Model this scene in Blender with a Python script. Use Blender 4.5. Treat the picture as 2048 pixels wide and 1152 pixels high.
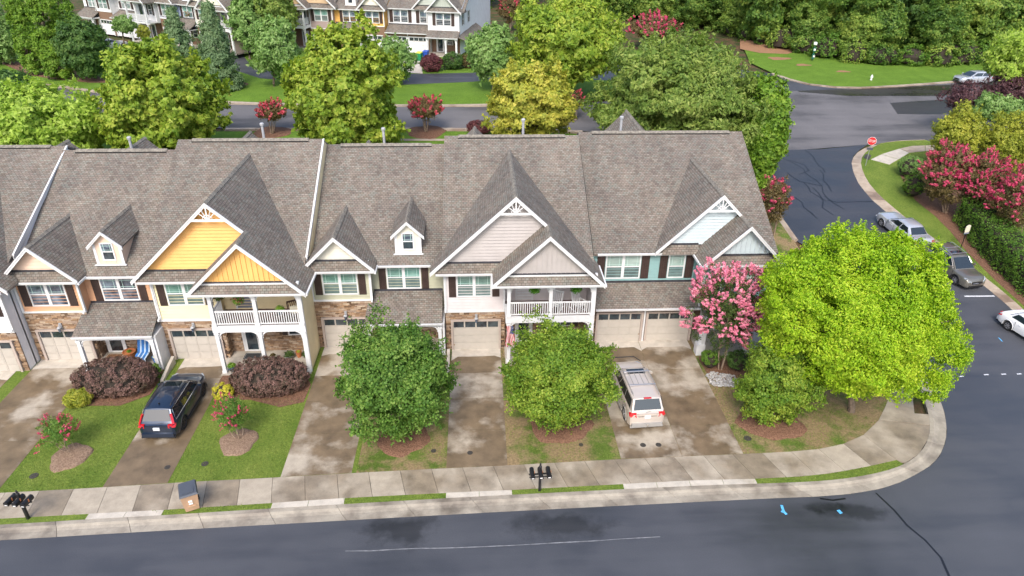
import bpy, bmesh, math, random
import numpy as np
from mathutils import Matrix, Vector

S = bpy.context.scene
C = S.collection
for o in list(bpy.data.objects): bpy.data.objects.remove(o)

# ---------------------------------------------------------------- camera, sky, sun, exposure
F_PX, PITCH, YAW, ROLL, CAM_H = 1387.1, math.radians(28.587), math.radians(3.161), math.radians(.692), 23.96
def cam_axes():
    cp, sp, cy, sy = math.cos(PITCH), math.sin(PITCH), math.cos(YAW), math.sin(YAW)
    fw = Vector((sy*cp, cy*cp, -sp)); r = Vector((cy, -sy, 0)); u = r.cross(fw)
    cr, sr = math.cos(ROLL), math.sin(ROLL)
    return cr*r + sr*u, -sr*r + cr*u, fw
CR, CU, CF = cam_axes()
cd = bpy.data.cameras.new('camera'); cam = bpy.data.objects.new('camera', cd); C.objects.link(cam)
cd.sensor_width = 36; cd.lens = F_PX/2048*36; cd.clip_end = 3000; cd.clip_start = .5
m = Matrix.Identity(4)
for i in range(3): m[i][0] = CR[i]; m[i][1] = CU[i]; m[i][2] = -CF[i]
m.translation = (0, 0, CAM_H); cam.matrix_world = m
S.camera = cam

SUN_EL, SUN_AZ = math.radians(46), math.radians(192)   # azimuth clockwise from +Y
W = bpy.data.worlds.new('World'); S.world = W; W.use_nodes = True
nt = W.node_tree; sky = nt.nodes.new('ShaderNodeTexSky'); sky.sky_type = 'NISHITA'; sky.sun_disc = False
sky.sun_elevation = SUN_EL; sky.sun_rotation = SUN_AZ; sky.dust_density = 3.5; sky.air_density = 1.0; sky.ozone_density = 1
bg = nt.nodes['Background']; bg.inputs['Strength'].default_value = .15
nt.links.new(sky.outputs[0], bg.inputs[0])
sl = bpy.data.lights.new('sun', 'SUN'); sun = bpy.data.objects.new('sun', sl); C.objects.link(sun)
sl.energy = 1.15; sl.angle = math.radians(18); sl.color = (1, .96, .9)
d = Vector((math.sin(SUN_AZ)*math.cos(SUN_EL), math.cos(SUN_AZ)*math.cos(SUN_EL), math.sin(SUN_EL)))
sun.rotation_euler = d.to_track_quat('Z', 'Y').to_euler(); sun.location = (0, -20, 60)
S.view_settings.view_transform = 'Standard'; S.view_settings.look = 'None'
S.view_settings.exposure = 1.02; S.view_settings.gamma = 1; S.view_settings.use_curve_mapping = False
S.render.engine = 'CYCLES'
rnd = random.Random(7)

# ---------------------------------------------------------------- terrain height and pixel -> ground helpers
HP = [(-80, 0), (38, 0), (60, 3.0), (80, 5.2), (100, 5.9), (160, 7.5), (900, 20)]
def h(y):
    if y <= HP[0][0]: return HP[0][1]
    for (a, za), (b, zb) in zip(HP, HP[1:]):
        if y <= b: return za + (zb-za)*(y-a)/(b-a)
    return HP[-1][1]
def ray(px, py):
    return CF + CR*((px-1024)/F_PX) - CU*((py-576)/F_PX)
def G(px, py, off=0.0):
    d = ray(px, py); t = 5.0
    for _ in range(4000):
        p = d*t; z = CAM_H + p.z
        if z < h(p.y)+off: break
        t += .25
    lo, hi = t-.25, t
    for _ in range(20):
        m_ = (lo+hi)/2; p = d*m_
        if CAM_H+p.z < h(p.y)+off: hi = m_
        else: lo = m_
    p = d*hi
    return (p.x, p.y)
def G3(px, py, off=0.0):
    x, y = G(px, py, off); return Vector((x, y, h(y)+off))
def onY(px, py, Y):
    d = ray(px, py); t = Y/d.y; return (d.x*t, CAM_H+d.z*t)
def ppm(x, y, z): return F_PX/(Vector((x, y, z-CAM_H)).dot(CF))

# ---------------------------------------------------------------- materials
def N(nt, t, **k):
    n = nt.nodes.new(t)
    for a, b in k.items(): setattr(n, a, b)
    return n
def base_mat(name, rough=.6, metal=0, spec=.5):
    m = bpy.data.materials.new(name); m.use_nodes = True
    b = m.node_tree.nodes['Principled BSDF']
    b.inputs['Roughness'].default_value = rough; b.inputs['Metallic'].default_value = metal
    b.inputs['Specular IOR Level'].default_value = spec
    return m, m.node_tree, b
def ramp(nt, stops, fac=None):
    r = N(nt, 'ShaderNodeValToRGB'); e = r.color_ramp.elements
    while len(e) < len(stops): e.new(.5)
    for el, (p, c) in zip(e, stops): el.position = p; el.color = (*c, 1)
    if fac is not None: nt.links.new(fac, r.inputs[0])
    return r
def noise(nt, scale, detail=4, vec=None, rough=.55):
    n = N(nt, 'ShaderNodeTexNoise'); n.inputs['Scale'].default_value = scale; n.inputs['Detail'].default_value = detail
    n.inputs['Roughness'].default_value = rough
    if vec is not None: nt.links.new(vec, n.inputs['Vector'])
    return n
def wpos(nt): return N(nt, 'ShaderNodeNewGeometry').outputs['Position']
def mixc(nt, fac, a, b, mode='MIX'):
    n = N(nt, 'ShaderNodeMix', data_type='RGBA', blend_type=mode)
    for s, v in (('Factor', fac), ('A', a), ('B', b)):
        i = [q for q in n.inputs if q.name == s and (q.type == ('VALUE' if s == 'Factor' else 'RGBA'))][0]
        if isinstance(v, (int, float)): i.default_value = v
        elif isinstance(v, tuple): i.default_value = (*v, 1)
        else: nt.links.new(v, i)
    return [q for q in n.outputs if q.type == 'RGBA'][0]
def math_(nt, op, a, b=0.0, c=None):
    n = N(nt, 'ShaderNodeMath', operation=op)
    for i, v in enumerate((a, b, c)):
        if v is None: continue
        if isinstance(v, (int, float)): n.inputs[i].default_value = v
        else: nt.links.new(v, n.inputs[i])
    return n.outputs[0]
def bump(nt, b, height, strength=.3, dist=.02):
    n = N(nt, 'ShaderNodeBump'); n.inputs['Strength'].default_value = strength; n.inputs['Distance'].default_value = dist
    nt.links.new(height, n.inputs['Height']); nt.links.new(n.outputs[0], b.inputs['Normal'])
def flat(name, col, rough=.5, metal=0, var=.06, scale=3, coat=0, spec=.5):
    m, nt, b = base_mat(name, rough, metal, spec)
    n = noise(nt, scale, 5, wpos(nt))
    lo = tuple(c*(1-var*1.6) for c in col); hi = tuple(min(1, c*(1+var)) for c in col)
    r = ramp(nt, [(.3, lo), (.7, hi)], n.outputs[0])
    nt.links.new(r.outputs[0], b.inputs['Base Color'])
    if coat: b.inputs['Coat Weight'].default_value = coat; b.inputs['Coat Roughness'].default_value = .04
    return m

def shingle_mat(name='roof_shingles', k=1.0, row=.145):
    m, nt, b = base_mat(name, .92, 0, .25)
    uv = N(nt, 'ShaderNodeUVMap').outputs[0]
    br = N(nt, 'ShaderNodeTexBrick'); br.offset = .5; br.offset_frequency = 2
    nt.links.new(uv, br.inputs['Vector'])
    br.inputs['Scale'].default_value = 1; br.inputs['Brick Width'].default_value = .21; br.inputs['Row Height'].default_value = row
    br.inputs['Mortar Size'].default_value = .011; br.inputs['Mortar Smooth'].default_value = .3; br.inputs['Bias'].default_value = 0
    br.inputs['Color1'].default_value = (0, 0, 0, 1); br.inputs['Color2'].default_value = (1, 1, 1, 1); br.inputs['Mortar'].default_value = (.5, .5, .5, 1)
    c = ramp(nt, [(0, (.150*k, .128*k, .108*k)), (.35, (.195*k, .172*k, .148*k)), (.55, (.205*k, .172*k, .150*k)), (.78, (.185*k, .188*k, .165*k)), (1, (.24*k, .215*k, .188*k))], br.outputs['Color'])
    mo = mixc(nt, br.outputs['Fac'], c.outputs[0], (.07*k, .06*k, .055*k))
    n = noise(nt, .35, 5, wpos(nt)); r2 = ramp(nt, [(.3, (.80, .80, .82)), (.7, (1.1, 1.08, 1.05))], n.outputs[0])
    n3 = noise(nt, 2.2, 3, uv); r3 = ramp(nt, [(.35, (.92, .91, .91)), (.65, (1.06, 1.05, 1.02))], n3.outputs[0])
    # long streaks running down the slope
    mp = N(nt, 'ShaderNodeMapping'); mp.inputs['Scale'].default_value = (1.3, .12, 1); nt.links.new(uv, mp.inputs[0])
    n4 = noise(nt, 1.0, 4, mp.outputs[0]); r4 = ramp(nt, [(.38, (.84, .85, .86)), (.6, (1, 1, 1))], n4.outputs[0])
    o = mixc(nt, 1.0, mo, r2.outputs[0], 'MULTIPLY'); o = mixc(nt, 1.0, o, r3.outputs[0], 'MULTIPLY'); o = mixc(nt, .8, o, r4.outputs[0], 'MULTIPLY')
    nt.links.new(o, b.inputs['Base Color'])
    inv = math_(nt, 'SUBTRACT', 1.0, br.outputs['Fac'])
    bump(nt, b, inv, .7, .02)
    return m
def leaf_mat(name, c1, c2, c3, nscale=.35, trans=.35):
    m, nt, b = base_mat(name, .55, 0, .3)
    g = N(nt, 'ShaderNodeNewGeometry')
    n = noise(nt, nscale, 3, g.outputs['Position'])
    f = math_(nt, 'ADD', math_(nt, 'MULTIPLY', n.outputs[0], 1.1), math_(nt, 'MULTIPLY', g.outputs['Random Per Island'], .55))
    f = math_(nt, 'SUBTRACT', f, .32)
    r = ramp(nt, [(.05, c1), (.5, c2), (.95, c3)], f)
    nt.links.new(r.outputs[0], b.inputs['Base Color'])
    tr = N(nt, 'ShaderNodeBsdfTranslucent'); nt.links.new(mixc(nt, 1.0, r.outputs[0], (1.15, 1.25, .7), 'MULTIPLY'), tr.inputs[0])
    mx = N(nt, 'ShaderNodeMixShader'); mx.inputs[0].default_value = trans
    nt.links.new(b.outputs[0], mx.inputs[1]); nt.links.new(tr.outputs[0], mx.inputs[2])
    nt.links.new(mx.outputs[0], nt.nodes['Material Output'].inputs[0])
    return m
def concrete_mat(name, dry, wet, thr=.5, wscale=.45, sharp=.03, perobj=0):
    m, nt, b = base_mat(name, .85)
    p = wpos(nt)
    n1 = noise(nt, wscale, 6, p, .6)
    f = n1.outputs[0]
    if perobj:
        oi = N(nt, 'ShaderNodeObjectInfo'); f = math_(nt, 'ADD', f, math_(nt, 'MULTIPLY', math_(nt, 'SUBTRACT', oi.outputs['Random'], .5), perobj))
    r = ramp(nt, [(thr-sharp, (0, 0, 0)), (thr+sharp, (1, 1, 1))], f)
    n2 = noise(nt, 2.3, 6, p, .65)
    dr = ramp(nt, [(.3, tuple(c*.80 for c in dry)), (.7, tuple(c*1.1 for c in dry))], n2.outputs[0])
    n3 = noise(nt, 1.1, 6, p, .65)
    wr = ramp(nt, [(.3, tuple(c*.6 for c in wet)), (.7, tuple(c*1.25 for c in wet))], n3.outputs[0])
    c = mixc(nt, r.outputs[0], dr.outputs[0], wr.outputs[0])
    # grime streaks
    n5 = noise(nt, 26, 3, p); r5 = ramp(nt, [(.3, (.9, .9, .9)), (.7, (1.05, 1.05, 1.05))], n5.outputs[0])
    c = mixc(nt, 1.0, c, r5.outputs[0], 'MULTIPLY')
    nt.links.new(c, b.inputs['Base Color'])
    rr = ramp(nt, [(0, (.88,)*3), (1, (.42,)*3)], r.outputs[0]); nt.links.new(rr.outputs[0], b.inputs['Roughness'])
    bump(nt, b, n5.outputs[0], .15, .01)
    return m
SPOTS = []
def asphalt_mat(name, c, wet, r0=.62, r1=.35, wetspots=False):
    m, nt, b = base_mat(name, .6)
    p = wpos(nt)
    n1 = noise(nt, .16, 5, p, .6)
    mp = N(nt, 'ShaderNodeMapping'); mp.inputs['Scale'].default_value = (.06, .5, 1); nt.links.new(p, mp.inputs[0])
    n0 = noise(nt, 1.0, 5, mp.outputs[0], .6)
    f = math_(nt, 'ADD', math_(nt, 'MULTIPLY', n1.outputs[0], .5), math_(nt, 'MULTIPLY', n0.outputs[0], .5))
    r = ramp(nt, [(.36, wet), (.52, c), (.72, tuple(q*1.28 for q in c))], f)
    n2 = noise(nt, 30, 3, p); r2 = ramp(nt, [(.3, (.78,)*3), (.7, (1.2,)*3)], n2.outputs[0])
    cc_ = mixc(nt, 1.0, r.outputs[0], r2.outputs[0], 'MULTIPLY')
    if wetspots:      # oil and damp spots where cars stop
        nj = noise(nt, .9, 5, p, .65)
        for (sx_, sy_, rx_, ry_) in SPOTS_AT():
            mp_ = N(nt, 'ShaderNodeMapping'); mp_.vector_type = 'TEXTURE'; mp_.inputs['Location'].default_value = (sx_, sy_, 0); mp_.inputs['Scale'].default_value = (rx_, ry_, 50); nt.links.new(p, mp_.inputs[0])
            ln_ = N(nt, 'ShaderNodeVectorMath', operation='LENGTH'); nt.links.new(mp_.outputs[0], ln_.inputs[0])
            f_ = math_(nt, 'ADD', ln_.outputs['Value'], math_(nt, 'MULTIPLY', math_(nt, 'SUBTRACT', nj.outputs[0], .5), 2.2))
            rs_ = ramp(nt, [(.45, (.45, .45, .45)), (1.0, (1, 1, 1))], f_); cc_ = mixc(nt, 1.0, cc_, rs_.outputs[0], 'MULTIPLY')
    nt.links.new(cc_, b.inputs['Base Color'])
    rr = ramp(nt, [(.4, (r1,)*3), (.55, (r0,)*3)], f); nt.links.new(rr.outputs[0], b.inputs['Roughness'])
    bump(nt, b, n2.outputs[0], .25, .01)
    return m
def grass_mat(name, c1, c2, dead=None, thr=.6):
    m, nt, b = base_mat(name, .9, 0, .2)
    p = wpos(nt)
    n1 = noise(nt, .5, 6, p, .62); n2 = noise(nt, 9, 4, p, .7); n3 = noise(nt, 45, 2, p)
    r = ramp(nt, [(.32, c1), (.68, c2)], n1.outputs[0])
    r2 = ramp(nt, [(.3, (.62, .66, .6)), (.7, (1.25, 1.2, 1.2))], n2.outputs[0])
    c = mixc(nt, 1.0, r.outputs[0], r2.outputs[0], 'MULTIPLY')
    if dead:
        n4 = noise(nt, .55, 6, p, .68); rd = ramp(nt, [(thr-.07, (0, 0, 0)), (thr+.07, (1, 1, 1))], n4.outputs[0])
        dd = ramp(nt, [(.3, tuple(q*.6 for q in dead)), (.7, tuple(q*1.2 for q in dead))], n2.outputs[0])
        c = mixc(nt, rd.outputs[0], c, dd.outputs[0])
    nt.links.new(c, b.inputs['Base Color'])
    bump(nt, b, math_(nt, 'ADD', n2.outputs[0], n3.outputs[0]), .7, .06)
    return m
def mulch_mat(name, c1, c2):
    m, nt, b = base_mat(name, .95, 0, .2)
    p = wpos(nt); v = N(nt, 'ShaderNodeTexVoronoi'); v.inputs['Scale'].default_value = 14; nt.links.new(p, v.inputs['Vector'])
    n = noise(nt, 6, 5, p, .7)
    f = math_(nt, 'ADD', math_(nt, 'MULTIPLY', v.outputs['Distance'], .6), math_(nt, 'MULTIPLY', n.outputs[0], .6))
    r = ramp(nt, [(.25, c1), (.75, c2)], f); nt.links.new(r.outputs[0], b.inputs['Base Color'])
    bump(nt, b, f, .8, .05); return m
def island_mat(name, cols, rough=.9, scale=8):
    m, nt, b = base_mat(name, rough, 0, .3)
    g = N(nt, 'ShaderNodeNewGeometry'); st = [(i/(len(cols)-1), c) for i, c in enumerate(cols)]
    r = ramp(nt, st, g.outputs['Random Per Island'])
    n = noise(nt, scale, 4, g.outputs['Position']); r2 = ramp(nt, [(.3, (.75,)*3), (.7, (1.15,)*3)], n.outputs[0])
    nt.links.new(mixc(nt, 1.0, r.outputs[0], r2.outputs[0], 'MULTIPLY'), b.inputs['Base Color'])
    bump(nt, b, n.outputs[0], .4, .02); return m
def pane_mat(name, c1, c2, slat=0, rough=.06):
    m, nt, b = base_mat(name, rough, 0, .8)
    uv = N(nt, 'ShaderNodeUVMap').outputs[0]
    n = noise(nt, 1.7, 3, wpos(nt)); r = ramp(nt, [(.35, c1), (.65, c2)], n.outputs[0]); c = r.outputs[0]
    if slat:
        w = N(nt, 'ShaderNodeTexWave', wave_type='BANDS', bands_direction='Y'); w.inputs['Scale'].default_value = slat
        nt.links.new(uv, w.inputs['Vector']); r2 = ramp(nt, [(.35, (.62,)*3), (.6, (1.08,)*3)], w.outputs[0])
        c = mixc(nt, 1.0, c, r2.outputs[0], 'MULTIPLY')
    oi = N(nt, 'ShaderNodeObjectInfo'); r9 = ramp(nt, [(0, (.72,)*3), (1, (1.22,)*3)], oi.outputs['Random']); c = mixc(nt, 1.0, c, r9.outputs[0], 'MULTIPLY')
    nt.links.new(c, b.inputs['Base Color']); b.inputs['Coat Weight'].default_value = .3; b.inputs['Coat Roughness'].default_value = .02
    return m

M = {}
M['shingle'] = shingle_mat(k=1.12)
M['white'] = flat('white_paint', (.66, .67, .68), .45, var=.04)
M['white2'] = flat('white_vinyl', (.66, .67, .68), .5, var=.05)
M['flash'] = flat('dark_flashing', (.045, .045, .055), .5, var=.3)
M['cap'] = flat('ridge_cap_shingle', (.215, .195, .165), .9, var=.3, scale=6)
M['stone'] = island_mat('ledge_stone', [(.12, .075, .045), (.25, .16, .10), (.38, .25, .15), (.30, .22, .17), (.48, .38, .28), (.20, .12, .075)])
M['mortar'] = flat('stone_backing', (.09, .06, .045), .95)
M['garage'] = flat('garage_door_beige', (.455, .42, .375), .5, var=.04)
M['gtrim'] = flat('garage_trim_beige', (.42, .35, .31), .55)
M['gwhite'] = flat('garage_door_white', (.74, .74, .76), .5, var=.03)
M['shutter'] = flat('shutter_brown', (.047, .028, .024), .5, var=.15)
M['pane_green'] = pane_mat('pane_with_blind', (.12, .26, .23), (.22, .38, .33), 3.6)
M['pane_low'] = pane_mat('pane_screened', (.12, .18, .18), (.19, .26, .25), 3.6)
M['pane_dark'] = pane_mat('pane_dark', (.012, .016, .025), (.05, .07, .08))
M['pane_mix'] = pane_mat('pane_reflecting', (.02, .03, .05), (.16, .20, .26))
M['muntin'] = flat('muntin_teal', (.42, .60, .56), .5)
M['black'] = flat('black_metal', (.012, .012, .014), .4, var=.2)
M['deck'] = flat('deck_red_brown', (.12, .055, .045), .7, var=.2)
M['slab'] = concrete_mat('porch_concrete', (.46, .42, .36), (.36, .32, .26), .55, 1.0, .1)
M['pvc'] = flat('vent_pipe_grey', (.36, .37, .39), .45)
M['bark'] = flat('bark', (.16, .12, .09), .9, var=.3, scale=9)
M['bark2'] = flat('crape_bark', (.30, .22, .16), .8, var=.3, scale=6)

# ---------------------------------------------------------------- mesh builder
XF = [Matrix.Identity(4)]
class B:
    def __init__(s): s.v = []; s.f = []
    def quad(s, a, b, c, d): n = len(s.v); s.v += [a, b, c, d]; s.f.append((n, n+1, n+2, n+3)); return s
    def poly(s, pts): n = len(s.v); s.v += list(pts); s.f.append(tuple(range(n, n+len(pts)))); return s
    def box(s, x0, x1, y0, y1, z0, z1):
        n = len(s.v)
        s.v += [(x0,y0,z0),(x1,y0,z0),(x1,y1,z0),(x0,y1,z0),(x0,y0,z1),(x1,y0,z1),(x1,y1,z1),(x0,y1,z1)]
        s.f += [(n,n+3,n+2,n+1),(n+4,n+5,n+6,n+7),(n,n+1,n+5,n+4),(n+1,n+2,n+6,n+5),(n+2,n+3,n+7,n+6),(n+3,n,n+4,n+7)]; return s
    def prism(s, a, b):      # two matching rings (a is the front cap seen counter-clockwise)
        n = len(s.v); k = len(a); s.v += list(a)+list(b)
        s.f.append(tuple(range(n, n+k))); s.f.append(tuple(range(n+2*k-1, n+k-1, -1)))
        for i in range(k):
            j = (i+1) % k; s.f.append((n+i, n+k+i, n+k+j, n+j))
        return s
    def xz(s, pts, y0, y1):  # pts (x,z) counter-clockwise seen from -y
        return s.prism([(x, y0, z) for x, z in pts], [(x, y1, z) for x, z in pts])
    def yz(s, pts, x0, x1):  # pts (y,z) counter-clockwise seen from +x
        return s.prism([(x1, y, z) for y, z in pts], [(x0, y, z) for y, z in pts])
    def slab(s, pts, t, dn=(0, 0, -1)):   # top polygon, thickness
        d = Vector(dn)*t
        return s.prism(pts, [tuple(Vector(p)+d) for p in pts])
    def tube(s, pts, r, k=8, cap=True):
        pts = [Vector(p) for p in pts]; n = len(s.v)
        rs = r if isinstance(r, (list, tuple)) else [r]*len(pts)
        for i, p in enumerate(pts):
            t = (pts[min(i+1, len(pts)-1)]-pts[max(i-1, 0)]).normalized()
            a = t.cross(Vector((0, 0, 1)));
            if a.length < .05: a = t.cross(Vector((1, 0, 0)))
            a.normalize(); b = t.cross(a)
            for j in range(k):
                q = p+(a*math.cos(2*math.pi*j/k)+b*math.sin(2*math.pi*j/k))*rs[i]; s.v.append(tuple(q))
        for i in range(len(pts)-1):
            for j in range(k):
                j2 = (j+1) % k; s.f.append((n+i*k+j, n+i*k+j2, n+(i+1)*k+j2, n+(i+1)*k+j))
        if cap: s.f.append(tuple(range(n+k-1, n-1, -1))); s.f.append(tuple(range(n+(len(pts)-1)*k, n+len(pts)*k)))
        return s
    def lathe(s, prof, c=(0, 0, 0), k=16, sx=1, sy=1):   # prof (r,z) bottom->top
        n = len(s.v)
        for r, z in prof:
            for j in range(k):
                s.v.append((c[0]+r*sx*math.cos(2*math.pi*j/k), c[1]+r*sy*math.sin(2*math.pi*j/k), c[2]+z))
        for i in range(len(prof)-1):
            for j in range(k):
                j2 = (j+1) % k; s.f.append((n+i*k+j, n+i*k+j2, n+(i+1)*k+j2, n+(i+1)*k+j))
        s.f.append(tuple(range(n+k-1, n-1, -1))); s.f.append(tuple(range(n+(len(prof)-1)*k, n+len(prof)*k)))
        return s
    def mesh(s, name, mat, uv=True, smooth=False):
        me = bpy.data.meshes.new(name); X = XF[-1]
        vs = [tuple(X @ Vector(p)) for p in s.v]; fs = s.f
        if X.determinant() < 0: fs = [tuple(reversed(f)) for f in fs]
        me.from_pydata(vs, [], fs)
        if mat: me.materials.append(M[mat] if isinstance(mat, str) else mat)
        if uv:
            me.update(); ul = me.uv_layers.new(name='UVMap').data
            for p in me.polygons:
                n_ = p.normal
                if abs(n_.z) > .985: u = Vector((1, 0, 0)); w = Vector((0, 1, 0))
                else: u = Vector((-n_.y, n_.x, 0)).normalized(); w = n_.cross(u)
                for li in p.loop_indices:
                    co = me.vertices[me.loops[li].vertex_index].co
                    ul[li].uv = (co.dot(u), co.dot(w))
        if smooth: me.shade_smooth(); me.set_sharp_from_angle(angle=math.radians(40))
        return me
    def build(s, name, mat, parent=None, smooth=False, **kw):
        o = bpy.data.objects.new(name, s.mesh(name, mat, smooth=smooth)); C.objects.link(o)
        if parent is not None: o.parent = parent
        tag(o, **kw); return o
def tag(o, label=None, cat=None, group=None, kind=None):
    if label: o['label'] = label
    if cat: o['category'] = cat
    if group: o['group'] = group
    if kind: o['kind'] = kind
    return o
def empty(name, loc=(0, 0, 0), rz=0, **kw):
    o = bpy.data.objects.new(name, None); C.objects.link(o); o.location = loc; o.rotation_euler = (0, 0, rz)
    o.empty_display_size = .3
    return tag(o, **kw)
def inst(name, me, parent, loc=(0, 0, 0), rot=None, scale=None):
    o = bpy.data.objects.new(name, me); C.objects.link(o); o.parent = parent; o.location = loc
    if rot: o.rotation_euler = rot
    if scale: o.scale = scale
    return o
def copy_tree(o, parent=None):
    c = o.copy(); C.objects.link(c)
    if parent is not None: c.parent = parent
    for ch in [q for q in KIDS.get(o.name, [])]: copy_tree(ch, c)
    return c
KIDS = {}
def index_kids(root):
    for q in bpy.data.objects:
        if q.parent: KIDS.setdefault(q.parent.name, [])
    KIDS.clear()
    for q in bpy.data.objects:
        if q.parent: KIDS.setdefault(q.parent.name, []).append(q)
def arc(c, r, a0, a1, n, ax='xz', y=0):
    out = []
    for i in range(n+1):
        a = math.radians(a0+(a1-a0)*i/n); out.append((c[0]+r*math.cos(a), y, c[1]+r*math.sin(a)))
    return out

# ---------------------------------------------------------------- ground sheets draped over the terrain
def clean_poly(pts):
    bm = bmesh.new(); vs = [bm.verts.new((x, y, 0)) for x, y in pts]; es = [bm.edges.new((vs[i], vs[(i+1) % len(vs)])) for i in range(len(vs))]
    bmesh.ops.triangle_fill(bm, edges=es, use_beauty=True)
    return bm
def sheet(name, pts, off, mat, parent=None, rim=0, **kw):
    bm = clean_poly(pts)
    for yb, _ in HP:
        bmesh.ops.bisect_plane(bm, geom=bm.verts[:]+bm.edges[:]+bm.faces[:], plane_co=(0, yb, 0), plane_no=(0, 1, 0))
    bmesh.ops.recalc_face_normals(bm, faces=bm.faces[:])
    for f in bm.faces:
        if f.normal.z < 0: f.normal_flip()
    if rim:
        ed = [e for e in bm.edges if len(e.link_faces) == 1]
        r = bmesh.ops.extrude_edge_only(bm, edges=ed)
        low = {v for v in r['geom'] if isinstance(v, bmesh.types.BMVert)}
    else: low = set()
    for v in bm.verts: v.co.z = h(v.co.y)+off-(rim if v in low else 0)
    me = bpy.data.meshes.new(name); bm.to_mesh(me); bm.free(); me.materials.append(M[mat] if isinstance(mat, str) else mat)
    o = bpy.data.objects.new(name, me); C.objects.link(o)
    if parent is not None: o.parent = parent
    elif 'kind' not in kw: kw['kind'] = 'structure'
    return tag(o, **kw)
def PG(*pp, off=.1): return [G(x, y, off) for x, y in pp]
def resample(pts, n):
    P = [Vector(p) for p in pts]; L = [0]
    for a, b in zip(P, P[1:]): L.append(L[-1]+(b-a).length)
    out = []
    for i in range(n+1):
        t = L[-1]*i/n
        k = max(j for j in range(len(L)) if L[j] <= t+1e-6); k = min(k, len(P)-2)
        f = (t-L[k])/(L[k+1]-L[k]); out.append(P[k].lerp(P[k+1], f))
    return out
def smooth_line(pts, it=2):
    for _ in range(it):
        q = [pts[0]]
        for a, b in zip(pts, pts[1:]):
            a = Vector(a); b = Vector(b); q += [a.lerp(b, .25), a.lerp(b, .75)]
        q.append(pts[-1]); pts = [tuple(p) for p in q]
    return pts
# ================================================================ houses
def clip(poly, axis, v, keep_gt):
    out = []
    for i in range(len(poly)):
        a, b = poly[i], poly[(i+1) % len(poly)]
        ia = (a[axis] >= v) if keep_gt else (a[axis] <= v); ib = (b[axis] >= v) if keep_gt else (b[axis] <= v)
        if ia: out.append(a)
        if ia != ib:
            t = (v-a[axis])/(b[axis]-a[axis]); q = [a[0]+t*(b[0]-a[0]), a[1]+t*(b[1]-a[1])]; q[axis] = v; out.append(tuple(q))
    return out
def siding(par, poly, y, mat, lap=.2, name='lap_siding'):
    b = B(); z0 = min(p[1] for p in poly); z1 = max(p[1] for p in poly); z = z0
    while z < z1-.01:
        q = clip(clip(poly, 1, z+(.028 if z > z0 else 0), True), 1, min(z+lap, z1), False)
        if len(q) >= 3:
            f = lambda p: (p[0], y-.045*(1-(p[1]-z)/lap)-.002, p[1])
            b.poly([f(p) for p in q])
            zz_ = min(p[1] for p in q); lo = [p for p in q if abs(p[1]-zz_) < 1e-6]
            if len(lo) >= 2:
                xa, xb = min(p[0] for p in lo), max(p[0] for p in lo)
                b.quad((xa, y, zz_), (xb, y, zz_), (xb, y-.045, zz_), (xa, y-.045, zz_))
        z += lap
    return b.build(name, mat, par)
def battens(par, poly, y, mat, step=.27):
    b = B(); b.poly([(x, y-.004, z) for x, z in poly]); b.build('gable_board', mat, par)
    x0 = min(p[0] for p in poly); x1 = max(p[0] for p in poly); x = x0+step*.7; z0 = min(p[1] for p in poly)
    while x < x1-.1:
        q = clip(clip(poly, 0, x-.02, True), 0, x+.02, False)
        if len(q) >= 3:
            zz = max(p[1] for p in q)-.02
            if zz > z0+.1: B().box(x-.026, x+.026, y-.055, y-.005, z0-.03, zz).build('batten', mat, par)
        x += step
def stones(par, rects, y, holes=(), seed=1, side=None, detail=True):
    """ledge stone facing in plane y (facing -y); rects/holes are (x0,x1,z0,z1)"""
    r = random.Random(seed); bk = B(); b = B()
    for (x0, x1, z0, z1) in rects:
        bk.box(x0, x1, y, y+.04, z0, z1)
        z = z0
        while z < z1-.02:
            hh = min(r.uniform(.06, .13), z1-z)
            x = x0
            while x < x1-.01:
                w = min(r.uniform(.14, .52), x1-x)
                if x1-(x+w) < .08: w = x1-x
                skip = any(x+w/2 > q[0]-.02 and x+w/2 < q[1]+.02 and z+hh/2 > q[2] and z+hh/2 < q[3] for q in holes)
                if not skip:
                    d = r.uniform(.012, .055); g = .006
                    b.box(x+g, x+w-g, y-d, y+.002, z+g, z+hh-g)
                x += w
            z += hh
    bk.build('stone_backing', 'mortar', par)
    o = b.build('ledge_stone_facing', 'stone', par, kind='stuff')
    return o
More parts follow.
